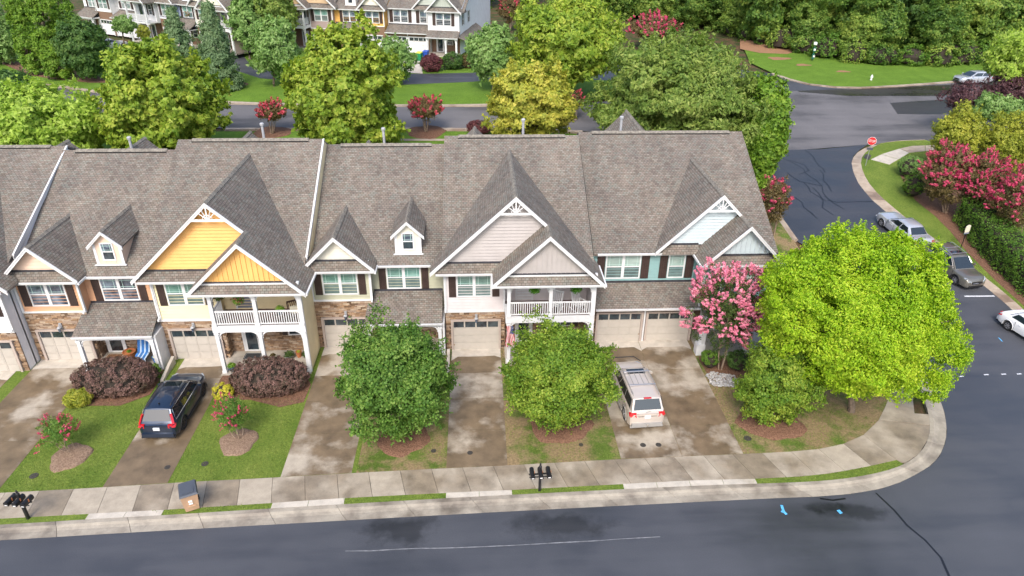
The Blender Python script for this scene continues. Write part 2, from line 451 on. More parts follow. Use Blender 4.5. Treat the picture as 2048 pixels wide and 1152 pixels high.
def window(par, x0, x1, z0, z1, y, lights=2, shut=True, up='pane_green', lo='pane_low', grille=True, shl=True, shr=True, shw=.42):
    t = .075
    fr = B(); fr.box(x0, x1, y-.05, y-.001, z0, z0+t).box(x0, x1, y-.05, y-.001, z1-t, z1)
    fr.box(x0, x0+t, y-.05, y-.001, z0+t, z1-t).box(x1-t, x1, y-.05, y-.001, z0+t, z1-t)
    if lights == 2:
        xm = (x0+x1)/2; fr.box(xm-.085, xm+.085, y-.055, y-.001, z0+t, z1-t); spans = [(x0+t, xm-.085), (xm+.085, x1-t)]
    else: spans = [(x0+t, x1-t)]
    zm = (z0+z1)/2
    for a, b_ in spans: fr.box(a, b_, y-.045, y-.001, zm-.03, zm+.03)
    w = fr.build('window', 'white', par)
    for a, b_ in spans:
        B().box(a, b_, y-.022, y-.002, zm+.03, z1-t).build('pane', up, w)
        B().box(a, b_, y-.016, y-.002, z0+t, zm-.03).build('pane', lo, w)
        if grille:
            g = B(); dx = (b_-a)*.17; dz = (z1-t-zm)*.22
            g.box(a+dx, a+dx+.022, y-.03, y-.02, zm+.03, z1-t).box(b_-dx-.022, b_-dx, y-.03, y-.02, zm+.03, z1-t)
            g.box(a, b_, y-.034, y-.03, z1-t-dz-.022, z1-t-dz)
            g.box(a, b_, y-.034, y-.03, zm+.03+dz*.6, zm+.03+dz*.6+.022); g.build('muntin', 'muntin', w)
    if shut:
        for on, xa, xb in ((shl, x0-.04-shw, x0-.04), (shr, x1+.04, x1+.04+shw)):
            if on:
                s = B(); s.box(xa, xb, y-.045, y-.02, z0, z1)
                k = 4; ww = (xb-xa)/k
                for i in range(k): s.box(xa+i*ww+.008, xa+(i+1)*ww-.008, y-.06, y-.045, z0+.01, z1-.01)
                for q in (.36, .68): s.box(xa+.01, xb-.01, y-.064, y-.06, z0+(z1-z0)*q-.012, z0+(z1-z0)*q+.012)
                s.build('shutter', 'shutter', par)
def garage_door(par, x0, x1, z1, y, mat='garage', trim='gtrim'):
    t = B(); t.box(x0-.13, x0, y-.12, y+.02, 0.02, z1+.1).box(x1, x1+.13, y-.12, y+.02, 0.02, z1+.1).box(x0, x1, y-.12, y+.02, z1, z1+.1)
    t.build('garage_frame', trim, par)
    door = B().box(x0, x1, y, y+.04, .03, z1).build('garage_door', mat, par)
    B().box(x0, x1, y-.012, y, .02, .06).build('door_seal', 'black', door)
    H = (z1-.06)/4; Wd = (x1-x0)/4
    for i in range(4):
        for j in range(4):
            xa, xb = x0+j*Wd+.05, x0+(j+1)*Wd-.05; za, zb = .06+i*H+.035, .06+(i+1)*H-.035
            if i == 3:
                B().box(xa-.01, xb+.01, y-.028, y-.001, za+.03, zb-.01).build('pane', 'pane_dark', door)
                e = B(); e.box(xa-.04, xa-.01, y-.034, y-.001, za, zb+.02).box(xb+.01, xb+.04, y-.034, y-.001, za, zb+.02).box(xa-.01, xb+.01, y-.034, y-.001, zb-.01, zb+.02).box(xa-.01, xb+.01, y-.034, y-.001, za, za+.03)
                e.build('pane_frame', mat, door)
            else:
                s = B().box(xa-.035, xb+.035, y-.022, y-.001, za-.022, zb+.022)
                s.box(xa+.03, xb-.03, y-.034, y-.022, za+.03, zb-.03); s.build('panel', mat, door)
def lantern(par, x, y, z):
    s = B(); s.box(x-.07, x+.07, y-.04, y, z-.05, z+.32); s.tube([(x, y-.03, z+.2), (x, y-.16, z+.3), (x, y-.22, z+.2)], .018, 6)
    s.lathe([(.03, .2), (.11, .13), (.12, .1)], (x, y-.22, z), 8)
    l = s.build('wall_lantern', 'pvc', par)
    B().lathe([(.06, -.16), (.09, .09)], (x, y-.22, z), 8).build('lantern_glass', 'pane_mix', l)
def door(par, x0, x1, z0, z1, y, leaf='white', glass='pane_dark', full=True, knob=True):
    f = B(); f.box(x0-.1, x0, y-.05, y, z0, z1+.1).box(x1, x1+.1, y-.05, y, z0, z1+.1).box(x0, x1, y-.05, y, z1, z1+.1)
    d = f.build('front_door', 'white', par)
    B().box(x0, x1, y-.03, y, z0, z1).build('door_leaf', leaf, d)
    zz = z0+.12 if full else z0+.85
    B().box(x0+.13, x1-.13, y-.045, y-.031, zz, z1-.13).build('door_glass', glass, d)
    if not full:
        g = B(); xm = (x0+x1)/2
        g.box(x0+.2, x0+.22, y-.052, y-.046, zz, z1-.13).box(x1-.22, x1-.2, y-.052, y-.046, zz, z1-.13).box(x0+.13, x1-.13, y-.056, y-.053, zz+.12, zz+.14).box(x0+.13, x1-.13, y-.056, y-.053, z1-.27, z1-.25)
        g.build('door_muntin', 'muntin', d)
    if knob: B().lathe([(.02, 0), (.035, .03), (.02, .06)], (x1-.06, y-.05, z0+.95), 8).build('handle', 'black', d)
def gutter(par, x0, x1, y, z):
    g = B(); g.prism([(x0, y-.1, z), (x0, y-.1, z-.02), (x0, y-.07, z-.12), (x0, y, z-.12), (x0, y, z-.14), (x0, y+.02, z-.14), (x0, y+.02, z)],
                     [(x1, y-.1, z), (x1, y-.1, z-.02), (x1, y-.07, z-.12), (x1, y, z-.12), (x1, y, z-.14), (x1, y+.02, z-.14), (x1, y+.02, z)])
    return g.build('gutter', 'white', par)
def downspout(par, x, y, z0, z1, kick=True):
    g = B(); g.box(x-.045, x+.045, y-.09, y-.01, z0+(.12 if kick else 0), z1)
    if kick: g.prism([(x-.045, y-.09, z0+.12), (x+.045, y-.09, z0+.12), (x+.045, y-.28, z0+.03), (x-.045, y-.28, z0+.03)],
                                                                [(x-.045, y-.01, z0+.12), (x+.045, y-.01, z0+.12), (x+.045, y-.26, z0-.05), (x-.045, y-.26, z0-.05)])
    return g.build('downspout', 'white', par)
def roof_plane(par, pts, t=.13, name='roof_slope', mat='shingle'):
    return B().slab(pts, t).build(name, mat, par)
def ridge_cap(par, a, b, s=.95, w=.16):
    """bent cap pieces along a ridge a->b of a gable whose sides fall at slope s (ridge along y)"""
    a = Vector(a); b = Vector(b); n = max(2, int((b-a).length/.55)); bb = B()
    dx = w/math.sqrt(1+s*s)*1.1
    for i in range(n):
        p = a.lerp(b, i/n); q = a.lerp(b, (i+1)/n+.02); l0 = .045 + (.012 if i % 2 else 0)
        if abs((b-a).x) < 1e-3:
            ring = lambda c, l: [(c.x-dx, c.y, c.z-dx*s+l), (c.x, c.y, c.z+l+.01), (c.x+dx, c.y, c.z-dx*s+l), (c.x+dx, c.y, c.z-dx*s-.02), (c.x, c.y, c.z-.03), (c.x-dx, c.y, c.z-dx*s-.02)]
        else:
            ring = lambda c, l: [(c.x, c.y-dx, c.z-dx*s+l), (c.x, c.y, c.z+l+.01), (c.x, c.y+dx, c.z-dx*s+l), (c.x, c.y+dx, c.z-dx*s-.02), (c.x, c.y, c.z-.03), (c.x, c.y-dx, c.z-dx*s-.02)]
        bb.prism(ring(p, l0), ring(q, l0-.015))
    return bb.build('ridge_cap', 'cap', par)
def barge(par, pa, pb, y, w=.24, t=.05, name='rake_board'):
    """white board along a gable rake between (x,z) points, apex first, hanging below the line"""
    (xa, za), (xb, zb) = pa, pb
    b = B(); pts = [(xa, za), (xb, zb), (xb, zb-w), (xa, za-w)]
    if xb > xa: pts = pts[::-1]
    b.xz(pts, y-t, y)
    # narrow crown strip on top
    pts2 = [(xa, za+.0), (xb, zb+.0), (xb, zb-.09), (xa, za-.09)]
    if xb > xa: pts2 = pts2[::-1]
    b.xz(pts2, y-t-.03, y-t)
    return b.build(name, 'white', par)
def gable_roof(par, xa, za, s, xl, xr, yf, yb, t=.12, left=True, right=True, xr_start=None, cap=True, yb_low=None, soffit=True):
    """cross gable with ridge along y at (xa,za); slopes s down to xl and xr; yf front edge; yb ridge back end; yb_low the eave's back end"""
    if yb_low is None: yb_low = yb
    zl = za-s*(xa-xl); zr = za-s*(xr-xa)
    if left:
        roof_plane(par, [(xl, yf, zl), (xa, yf, za), (xa, yb, za), (xl, yb_low, zl)][::1], t)
        if soffit: B().quad((xl, yf+.01, zl-t-.01), (xl, yf+.42, zl-t-.01), (xa, yf+.42, za-t-.01), (xa, yf+.01, za-t-.01)).build('soffit', 'white2', par)
    if right:
        roof_plane(par, [(xa, yf, za), (xr, yf, zr), (xr, yb_low, zr), (xa, yb, za)], t)
        if soffit: B().quad((xa, yf+.01, za-t-.01), (xa, yf+.42, za-t-.01), (xr, yf+.42, zr-t-.01), (xr, yf+.01, zr-t-.01)).build('soffit', 'white2', par)
    if cap: ridge_cap(par, (xa, yf-.02, za), (xa, yb, za), s)
def apex_truss(par, xa, za, s, y, hgt=.78):
    """collar, king post and sunburst braces in the gable's peak"""
    z0 = za-.22-hgt; hw = (hgt+.05)/s; b = B()
    b.box(xa-hw-.12, xa+hw+.12, y-.045, y, z0-.07, z0+.06)
    b.box(xa-.035, xa+.035, y-.04, y, z0+.06, za-.22)
    for sgn in (-1, 1):
        for ex, ez in ((.34, .42), (.18, .6)):
            b.tube([(xa+sgn*.04, y-.02, z0+.05), (xa+sgn*(ex+.06), y-.02, z0+.06+ez-.1)], .028, 4)
        # arched piece
        b.tube([(xa+sgn*.02, y-.02, z0+.3), (xa+sgn*.14, y-.02, z0+.26), (xa+sgn*.26, y-.02, z0+.1)], .022, 4)
    return b.build('gable_truss', 'white', par)
def post(par, x, y, z0, z1, r=.1, brackets=(1, 1), fan=.42):
    b = B(); b.box(x-r, x+r, y-r, y+r, z0, z1); b.box(x-r-.03, x+r+.03, y-r-.03, y+r+.03, z0, z0+.16); b.box(x-r-.03, x+r+.03, y-r-.03, y+r+.03, z1-.14, z1)
    p = b.build('post', 'white', par)
    for sgn, on in ((-1, brackets[0]), (1, brackets[1])):
        if on:
            a = [(x+sgn*(r+.02), y, z1-fan)]
            a += [(x+sgn*(r+fan*(1-math.cos(math.radians(q)))), y, z1-fan+fan*math.sin(math.radians(q))*.98) for q in (20, 40, 60, 80)]
            q = B(); q.tube(a, .045, 6); q.tube([a[0], (x+sgn*(r+.03), y, z1-.06), (x+sgn*(r+fan*.8), y, z1-.06)], .022, 4); q.build('bracket', 'white', p)
    return p
BAL = {}
def railing(par, x0, x1, y, z0, z1, axis='x', step=.125):
    """rails and balusters; along x at y, or along y (x0..x1 then are y values and y is x)"""
    b = B()
    if axis == 'x': b.box(x0, x1, y-.045, y+.045, z1-.07, z1).box(x0, x1, y-.03, y+.03, z0, z0+.06)
    else: b.box(y-.045, y+.045, x0, x1, z1-.07, z1).box(y-.03, y+.03, x0, x1, z0, z0+.06)
    r = b.build('railing', 'white', par)
    H = z1-z0-.13; key = round(H, 3)
    if key not in BAL:
        XF.append(Matrix.Identity(4)); BAL[key] = B().box(-.024, .024, -.024, .024, 0, H).mesh('baluster', 'white'); XF.pop()
    n = int((x1-x0)/step)
    for i in range(n):
        t = x0+(i+.5)*(x1-x0)/n; p = Vector((t, y, z0+.06) if axis == 'x' else (y, t, z0+.06))
        inst('baluster', BAL[key], r, XF[-1] @ p)
def body(par, x0, x1, yb, ry, rz, mat, ye=None, zb=5.5):
    """main volume under the roof; yb front wall, ridge at (ry,rz)"""
    D = 2*ry-yb
    return B().yz([(yb, 0), (D, 0), (D, zb), (ry, rz-.2), (yb, zb)], x0, x1).build('wall', mat, par)
def main_roof(par, x0, x1, ye, ze, ry, rz, yfront=None, gut=None):
    """front slope from the eave (ye,ze) to the ridge, and the back slope"""
    s = (rz-ze)/(ry-ye); yf = ye if yfront is None else yfront; zf = ze+s*(yf-ye)
    roof_plane(par, [(x0, yf, zf), (x1, yf, zf), (x1, ry, rz), (x0, ry, rz)])
    yb = 2*ry-ye
    roof_plane(par, [(x0, ry, rz), (x1, ry, rz), (x1, yb, ze), (x0, yb, ze)])
    # ridge vent
    v = B(); v.prism([(x0+.9, ry-.2, rz-.2*s+.05), (x0+.9, ry, rz+.07), (x0+.9, ry+.2, rz-.2*s+.05), (x0+.9, ry+.19, rz-.26*s), (x0+.9, ry-.19, rz-.26*s)][::-1],
                     [(x1-.9, ry-.2, rz-.2*s+.05), (x1-.9, ry, rz+.07), (x1-.9, ry+.2, rz-.2*s+.05), (x1-.9, ry+.19, rz-.26*s), (x1-.9, ry-.19, rz-.26*s)][::-1])
    v.build('ridge_vent', 'cap', par)
    B().box(x0+.9, x1-.9, ry-.222, ry-.25, rz-.2*s-.02, rz-.2*s+.045).build('vent_gap', 'black', par)
    return s
def side_rake(par, x, ye, ze, ry, rz, y0=None):
    """white board closing the roof's side edge at x"""
    s = (rz-ze)/(ry-ye); y0 = ye if y0 is None else y0; z0 = ze+s*(y0-ye)
    b = B(); b.yz([(y0, z0-.34), (ry, rz-.34), (ry, rz+.012), (y0, z0+.012)], x-.03, x+.03)
    b.yz([(y0, z0-.08), (ry, rz-.08), (ry, rz+.03), (y0, z0+.03)], x+.03, x+.075)
    b.build('rake_board', 'white', par)
def vent_pipe(par, x, y, z0, z1):
    p = B().lathe([(.09, z0), (.09, z1)], (x, y, 0), 10).build('vent_pipe', 'pvc', par)
    B().lathe([(.14, z1-.03), (.15, z1+.1), (.1, z1+.16)], (x, y, 0), 10).build('vent_cap', 'pvc', p)
def skirt(par, x0, x1, y, z1=6.08, z0=5.56, out=.44, hl=0, hr=0):
    """small pent roof under a gable wall with its dark flashing strip"""
    roof_plane(par, [(x0, y-out, z0), (x1, y-out, z0), (x1-hr, y-.01, z1), (x0+hl, y-.01, z1)], .08, 'pent_roof')
    B().box(x0+hl+.02, x1-hr-.02, y-.075, y-.03, z1-.04, z1+.07).build('flashing', 'flash', par)

def unit_porch(name, loc, w=8.6, rz=0, mirror=False, c_up='x', c_gable='x', c_porch='x', door_up='white', door_full=False, ridge=(9.4, 10.85), detail=True, garage='garage', gl='shingle', sx=(-.2, -.1), truss=True, rake_r=False, **kw):
    """two-storey unit: garage and window on the left, two-storey porch with its own gable on the right"""
    t = empty(name, loc, rz, **kw)
    XF.append(Matrix.Translation((w, 0, 0)) @ Matrix.Diagonal((-1, 1, 1, 1)) if mirror else Matrix.Identity(4))
    xb = 3.55; yb = .75; ry, rzz = ridge; s = .94
    body(t, 0.01, w-.01, yb, ry, rzz, c_porch)
    B().box(.01, xb-.01, .12, yb+.1, 0, 5.45).build('wall', c_porch, t)
    # facade
    siding(t, [(0.05, 2.78), (xb, 2.78), (xb, 5.42), (0.05, 5.42)], 0.1, c_up)
    tr = B(); tr.box(-.02, .12, .0, .1, 2.73, 5.42).box(xb-.08, xb+.03, .02, .1, 2.73, 5.42).box(.12, xb-.08, .03, .1, 2.72, 2.83); tr.build('corner_trim', 'white', t)
    XS = XF[-1]
    if detail: stones(t, [(0, xb, 0, 2.7)], .08, [(.3, 3.33, 0, 2.24)], hash(name) % 97+len(KIDS)+int(abs(loc[0])*7))
    else: B().box(0, xb, .06, .11, 0, 2.7).build('stone_facing', 'brickfar', t)
    garage_door(t, .44, 3.2, 2.13, .06, garage, 'gtrim' if garage == 'garage' else 'white')
    window(t, .72, 2.78, 3.78, 5.34, .08)
    if detail: lantern(t, 1.85, 0, 2.32)
    gutter(t, -.45, 2.95, -.42, 5.56); downspout(t, .02, 0.04, 2.9, 5.45)
    # porch
    yp = -1.55
    B().box(xb, w-.0, yp-.25, yb, .0, .14).build('porch_slab', 'slab', t)
    B().box(xb+.03, w-.2, yp+.1, yb, 2.92, 3.1).build('porch_deck', 'deck', t)
    B().box(xb+.0, w, yp-.02, yp+.1, 2.9, 3.3).build('porch_beam', 'white', t)
    B().box(xb+.0, xb+.16, yp+.1, -.0, 2.9, 3.3).build('porch_beam', 'white', t)
    B().box(xb, w, yp-.02, yp+.16, 5.3, 5.5).build('porch_beam', 'white', t)
    B().box(xb, w, yp+.16, yb, 5.36, 5.42).build('porch_ceiling', 'white', t)
    for z0, z1 in ((.14, 2.9), (3.3, 5.3)):
        post(t, xb+.18, yp+.05, z0, z1, brackets=(0, 1)); post(t, (xb+w)/2, yp+.05, z0, z1, brackets=(1, 1)); post(t, w-.14, yp+.05, z0, z1, brackets=(1, 0))
    xm = (xb+w)/2
    railing(t, xb+.3, xm-.11, yp+.05, 3.4, 4.25); railing(t, xm+.11, w-.26, yp+.05, 3.4, 4.25)
    railing(t, yp+.17, -.02, xb+.18, 3.4, 4.25, 'y')
    # party wall beside the porch
    pw = B(); pw.box(w-.12, w-.0, yp+.17, yb, 0, 5.4); pw.build('party_wall', c_porch, t)
    B().box(w-.1, w+.015, yp-.03, yp+.17, 0, 5.42).build('corner_trim', 'white', t)
    # back walls of the porch
    siding(t, [(xb, 3.1), (w-.12, 3.1), (w-.12, 5.36), (xb, 5.36)], yb, c_porch)
    if detail: stones(t, [(xb, w-.12, .14, 2.9)], yb-.02, [(4.3, 5.3, 0, 2.3)], 5)
    else: B().box(xb, w-.12, yb-.04, yb, .14, 2.9).build('stone_facing', 'brickfar', t)
    if detail:   # stone return of the garage block inside the porch
        X0 = XF[-1]; XF.append(X0 @ Matrix.Translation((xb, .08, 0)) @ Matrix.Rotation(math.pi/2, 4, 'Z')); stones(t, [(0, yb-.1, 0.14, 2.88)], 0, [], 9); XF.pop()
    door(t, 4.33, 5.22, .16, 2.2, yb-.05, 'white', 'pane_dark', True)
    door(t, 4.33, 5.22, 3.12, 5.15, yb, door_up, 'pane_mix', door_full)
    window(t, 7.0, 7.8, 1.25, 2.35, yb-.05, 1, True, 'pane_mix', 'pane_dark', False, shw=.3)
    window(t, 6.95, 7.75, 3.95, 5.2, yb, 1, True, 'pane_mix', 'pane_dark', False, shw=.3)
    # big gable
    xa, za = 4.13, 10.25; xl, xr = -.78, w+.42; xs, zs = 5.92, za-s*(5.92-4.13)
    ymain = lambda z: 0.0+(z-5.5)/((rzz-5.5)/(ry+.4))-.4
    gable_roof(t, xa, za, s, xl, xr, -.42, ymain(za)+.3, right=False, yb_low=.6, cap=False)
    zr = za-s*(xr-xa)
    roof_plane(t, [(xa, -.42, za), (xs, -.42, zs), (xs, yp-.42, zs), (xr, yp-.42, zr), (xr, .6, zr), (xa, ymain(za)+.3, za)], .12)
    B().quad((xa, -.41, za-.14), (xa, 0, za-.14), (xs, 0, zs-.14), (xs, -.41, zs-.14)).build('soffit', 'white2', t)
    ridge_cap(t, (xa, -.44, za), (xa, ymain(za)+.15, za), s)
    zw = 6.06; dxl = (za-.2-zw)/s
    siding(t, [(xa-dxl, zw), (xa+dxl-1.0, zw), (xa+dxl-1.0, zw+.94), (xa, za-.2)], 0.02, c_gable)
    B().xz([(xa-dxl, zw), (xa+dxl, zw), (xa, za-.2)], .03, .12).build('gable_wall', c_gable, t)
    barge(t, (xa, za-.0), (xl, za-s*(xa-xl)), -.42); barge(t, (xa, za-.0), (xs+.05, zs-.05), -.42)
    if truss: apex_truss(t, xa, za, s, -.42)
    skirt(t, -.5, xb+.2, 0.02, hl=.35)
    # porch gable
    xl2 = 2.82
    roof_plane(t, [(xl2, yp-.42, zs-s*(xs-xl2)), (xs, yp-.42, zs), (xs, .02, zs), (xl2, .02, zs-s*(xs-xl2))], .12)
    B().quad((xl2, yp-.41, zs-s*(xs-xl2)-.14), (xl2, .0, zs-s*(xs-xl2)-.14), (xs, 0, zs-.14), (xs, yp-.41, zs-.14)).build('soffit', 'white2', t)
    B().quad((xs, yp-.41, zs-.14), (xs, yb, zs-.14), (xr, yb, zr-.14), (xr, yp-.41, zr-.14)).build('soffit', 'white2', t)
    ridge_cap(t, (xs, yp-.44, zs), (xs, -.2, zs), s)
    dl = (zs-.2-zw)/s
    battens(t, [(xs-dl, zw), (xs+dl, zw), (xs, zs-.2)], yp+.0, c_gable)
    B().xz([(xs-dl, zw), (xs+dl, zw), (xs, zs-.2)], yp+.005, yp+.1).build('gable_wall', c_gable, t)
    B().box(xl2+.5, xr-.4, yp-.1, yp+.1, 5.5, zw).build('gable_wall', 'white2', t)
    barge(t, (xs, zs), (xl2, zs-s*(xs-xl2)), yp-.42); barge(t, (xs, zs), (xr, zr), yp-.42)
    skirt(t, xl2+.2, xr-.2, yp+.0, hl=.35, hr=.35)
    gutter(t, xl2, xr, yp-.42, 5.56)
    g = B(); g.box(xr-.02, xr+.09, yp-.45, .5, zr-.15, zr-.02); g.box(xl2-.09, xl2, yp-.45, -.4, zr-.15, zr-.02); g.build('gutter', 'white', t)
    main_roof(t, sx[0], w+sx[1], -.4, 5.5, ry, rzz, yfront=.15)
    if rake_r: side_rake(t, w+sx[1], -.4, 5.5, ry, rzz, 1.0)
    XF.pop(); return t

def unit_dormer(name, loc, w=7.7, rz=0, mirror=False, c_up='x', c_gable='x', c_rec='x', c_dorm='x', up='pane_green', lo='pane_low', ridge=(8.8, 10.3), yr=.75, dx=5.2, detail=True, garage='garage', sx=(0, 0), **kw):
    t = empty(name, loc, rz, **kw)
    XF.append(Matrix.Translation((w, 0, 0)) @ Matrix.Diagonal((-1, 1, 1, 1)) if mirror else Matrix.Identity(4))
    xb = 3.5; ry, rzz = ridge; ye = yr-.4; s = (rzz-5.45)/(ry-ye)
    body(t, .01, w-.01, yr, ry, rzz, c_rec, zb=5.4)
    B().box(.01, xb-.01, .12, yr+.1, 0, 5.4).build('wall', c_rec, t)
    siding(t, [(.05, 3.42), (xb, 3.42), (xb, 5.42), (.05, 5.42)], .1, c_up)
    siding(t, [(xb, 3.3), (w, 3.3), (w, 5.36), (xb, 5.36)], yr, c_rec)
    tr = B(); tr.box(-.02, .1, 0, .1, 3.36, 5.42).box(xb-.09, xb+.04, 0, .1, 3.36, 5.42).box(.1, xb-.09, .02, .1, 3.34, 3.45); tr.build('corner_trim', 'white', t)
    if detail: stones(t, [(0, xb, 0, 3.34)], .08, [(.3, 3.35, 0, 2.24)], 11+int(abs(loc[0])*5))
    else: B().box(0, xb, .06, .11, 0, 3.34).build('stone_facing', 'brickfar', t)
    garage_door(t, .46, 3.22, 2.13, .06, garage, 'gtrim' if garage == 'garage' else 'white')
    if detail: lantern(t, 1.85, 0, 2.36)
    window(t, .68, 2.75, 3.78, 5.34, .08, up=up, lo=lo)
    window(t, xb+.85, xb+2.9, 3.72, 5.28, yr-.02, up=up, lo=lo)
    downspout(t, xb+.02, 0.0, 3.45, 5.4)
    # small gable over the block
    xa, za, sg = 1.72, 7.72, .97; xl, xr = -.42, 3.88
    ym = ye+(za-5.45)/s
    gable_roof(t, xa, za, sg, xl, xr, -.42, ym+.25, yb_low=ye+.35)
    barge(t, (xa, za), (xl, za-sg*(xa-xl)), -.42); barge(t, (xa, za), (xr, za-sg*(xr-xa)), -.42)
    zw = 6.02; dl = (za-.18-zw)/sg
    siding(t, [(xa-dl, zw), (xa+dl, zw), (xa, za-.18)], .02, c_gable)
    B().xz([(xa-dl, zw), (xa+dl, zw), (xa, za-.18)], .03, .12).build('gable_wall', c_gable, t)
    skirt(t, -.28, 3.72, .02, hl=.3, hr=.3); B().box(.0, xb, .02, .12, 5.42, 6.02).build('gable_wall', 'white2', t)
    gutter(t, xl, xr-.05, -.42, 5.56)
    # main roof, gutter over the recess
    main_roof(t, sx[0], w+sx[1], ye, 5.45, ry, rzz)
    gutter(t, xr-.05, w-.05, ye-.01, 5.47)
    g = B(); g.box(xr-.02, xr+.07, -.5, ye, 5.4, 5.52); g.build('gutter', 'white', t)
    # porch roof
    zt = 3.62; y0, z0 = -1.35, 2.5; xL = 3.1
    sl = (zt-z0)/(yr-y0)
    roof_plane(t, [(xL, y0, z0), (w-.12, y0, z0), (w-.12, yr-.02, zt), (xb+.02, yr-.02, zt), (xb+.02, -.02, z0+sl*(-y0)), (xL+.12, -.02, z0+sl*(-y0))], .12, 'porch_roof')
    B().box(xb+.05, w-.12, yr-.08, yr-.026, zt-.03, zt+.08).build('flashing', 'flash', t)
    gutter(t, xL, w-.1, y0+.02, z0+.01)
    B().box(xL+.1, w-.15, y0+.12, y0+.26, z0-.28, z0-.1).build('porch_beam', 'white', t)
    B().xz([(xL+.12, 2.3), (xL+.2, 2.3), (xL+.2, 2.5), (xL+.12, 2.5)], y0+.26, -.0).build('porch_beam', 'white', t)
    B().box(xL+.2, w-.13, y0+.26, yr, 2.36, 2.4).build('porch_ceiling', 'white', t)
    post(t, xL+.22, y0+.2, .14, z0-.27, .1, brackets=(0, 1)); post(t, w-.27, y0+.2, .14, z0-.27, .1, brackets=(1, 0))
    B().box(xb, w-.1, y0, yr, 0, .14).build('porch_slab', 'slab', t)
    if detail:
        stones(t, [(xb, w-.12, .14, 2.36)], yr-.03, [(3.72, 4.8, 0, 2.3)], 6)
        X0 = XF[-1]; XF.append(X0 @ Matrix.Translation((xb, .08, 0)) @ Matrix.Rotation(math.pi/2, 4, 'Z')); stones(t, [(0, yr-.1, .14, 2.36)], 0, [], 10); XF.pop()
        B().box(w-.11, w, -1.2, yr, 0, 2.4).build('party_wall', 'white2', t)
    else: B().box(xb, w-.12, yr-.04, yr, .14, 2.36).build('stone_facing', 'brickfar', t)
    door(t, 3.78, 4.72, .16, 2.2, yr-.06, 'white', 'pane_dark', True)
    window(t, 5.7, 6.7, 1.1, 2.25, yr-.06, 1, True, 'pane_dark', 'pane_dark', False, shw=.3)
    # dormer
    dy = yr+.3; hw = .76; zb = 5.45+s*(dy-ye); zc = 7.22; da, dz = dx, 8.05
    B().prism([(dx-hw, dy, zb-.2), (dx+hw, dy, zb-.2), (dx+hw, dy, zc), (dx, dy, zc+hw*.95), (dx-hw, dy, zc)],
              [(dx-hw, dy+3.2, zb+1.2), (dx+hw, dy+3.2, zb+1.2), (dx+hw, dy+3.2, zc), (dx, dy+3.2, zc+hw*.95), (dx-hw, dy+3.2, zc)]).build('dormer_wall', c_dorm, t)
    tr = B(); tr.box(dx-hw-.02, dx-hw+.13, dy-.03, dy-.001, zb, zc-.03).box(dx+hw-.13, dx+hw+.02, dy-.03, dy-.001, zb, zc-.03)
    tr.build('corner_trim', 'white', t)
    B().box(dx-hw-.12, dx+hw+.12, dy-.14, dy-.03, zb+.02, zb+.07).build('flashing', 'white', t)
    for q in (-.28, 0, .28): B().box(dx+q-.02, dx+q+.02, dy-.02, dy-.001, zb+.07, zb+.3).build('batten', c_dorm, t)
    window(t, dx-.36, dx+.36, zb+.3, zc+.05, dy-.002, 1, False, 'pane_mix', 'pane_dark')
    ydb = ye+(dz-5.45)/s; ydl = ye+(7.15-5.45)/s
    roof_plane(t, [(dx-hw-.2, dy-.22, dz-(hw+.2)*.95), (dx, dy-.22, dz), (dx, ydb+.15, dz), (dx-hw-.2, ydl+.1, dz-(hw+.2)*.95)], .09)
    roof_plane(t, [(dx, dy-.22, dz), (dx+hw+.2, dy-.22, dz-(hw+.2)*.95), (dx+hw+.2, ydl+.1, dz-(hw+.2)*.95), (dx, ydb+.15, dz)], .09)
    ridge_cap(t, (dx, dy-.24, dz), (dx, ydb, dz), .95, .13)
    for sg_ in (-1, 1): barge(t, (dx, dz), (dx+sg_*(hw+.22), dz-(hw+.22)*.95), dy-.22, .2)
    XF.pop(); return t

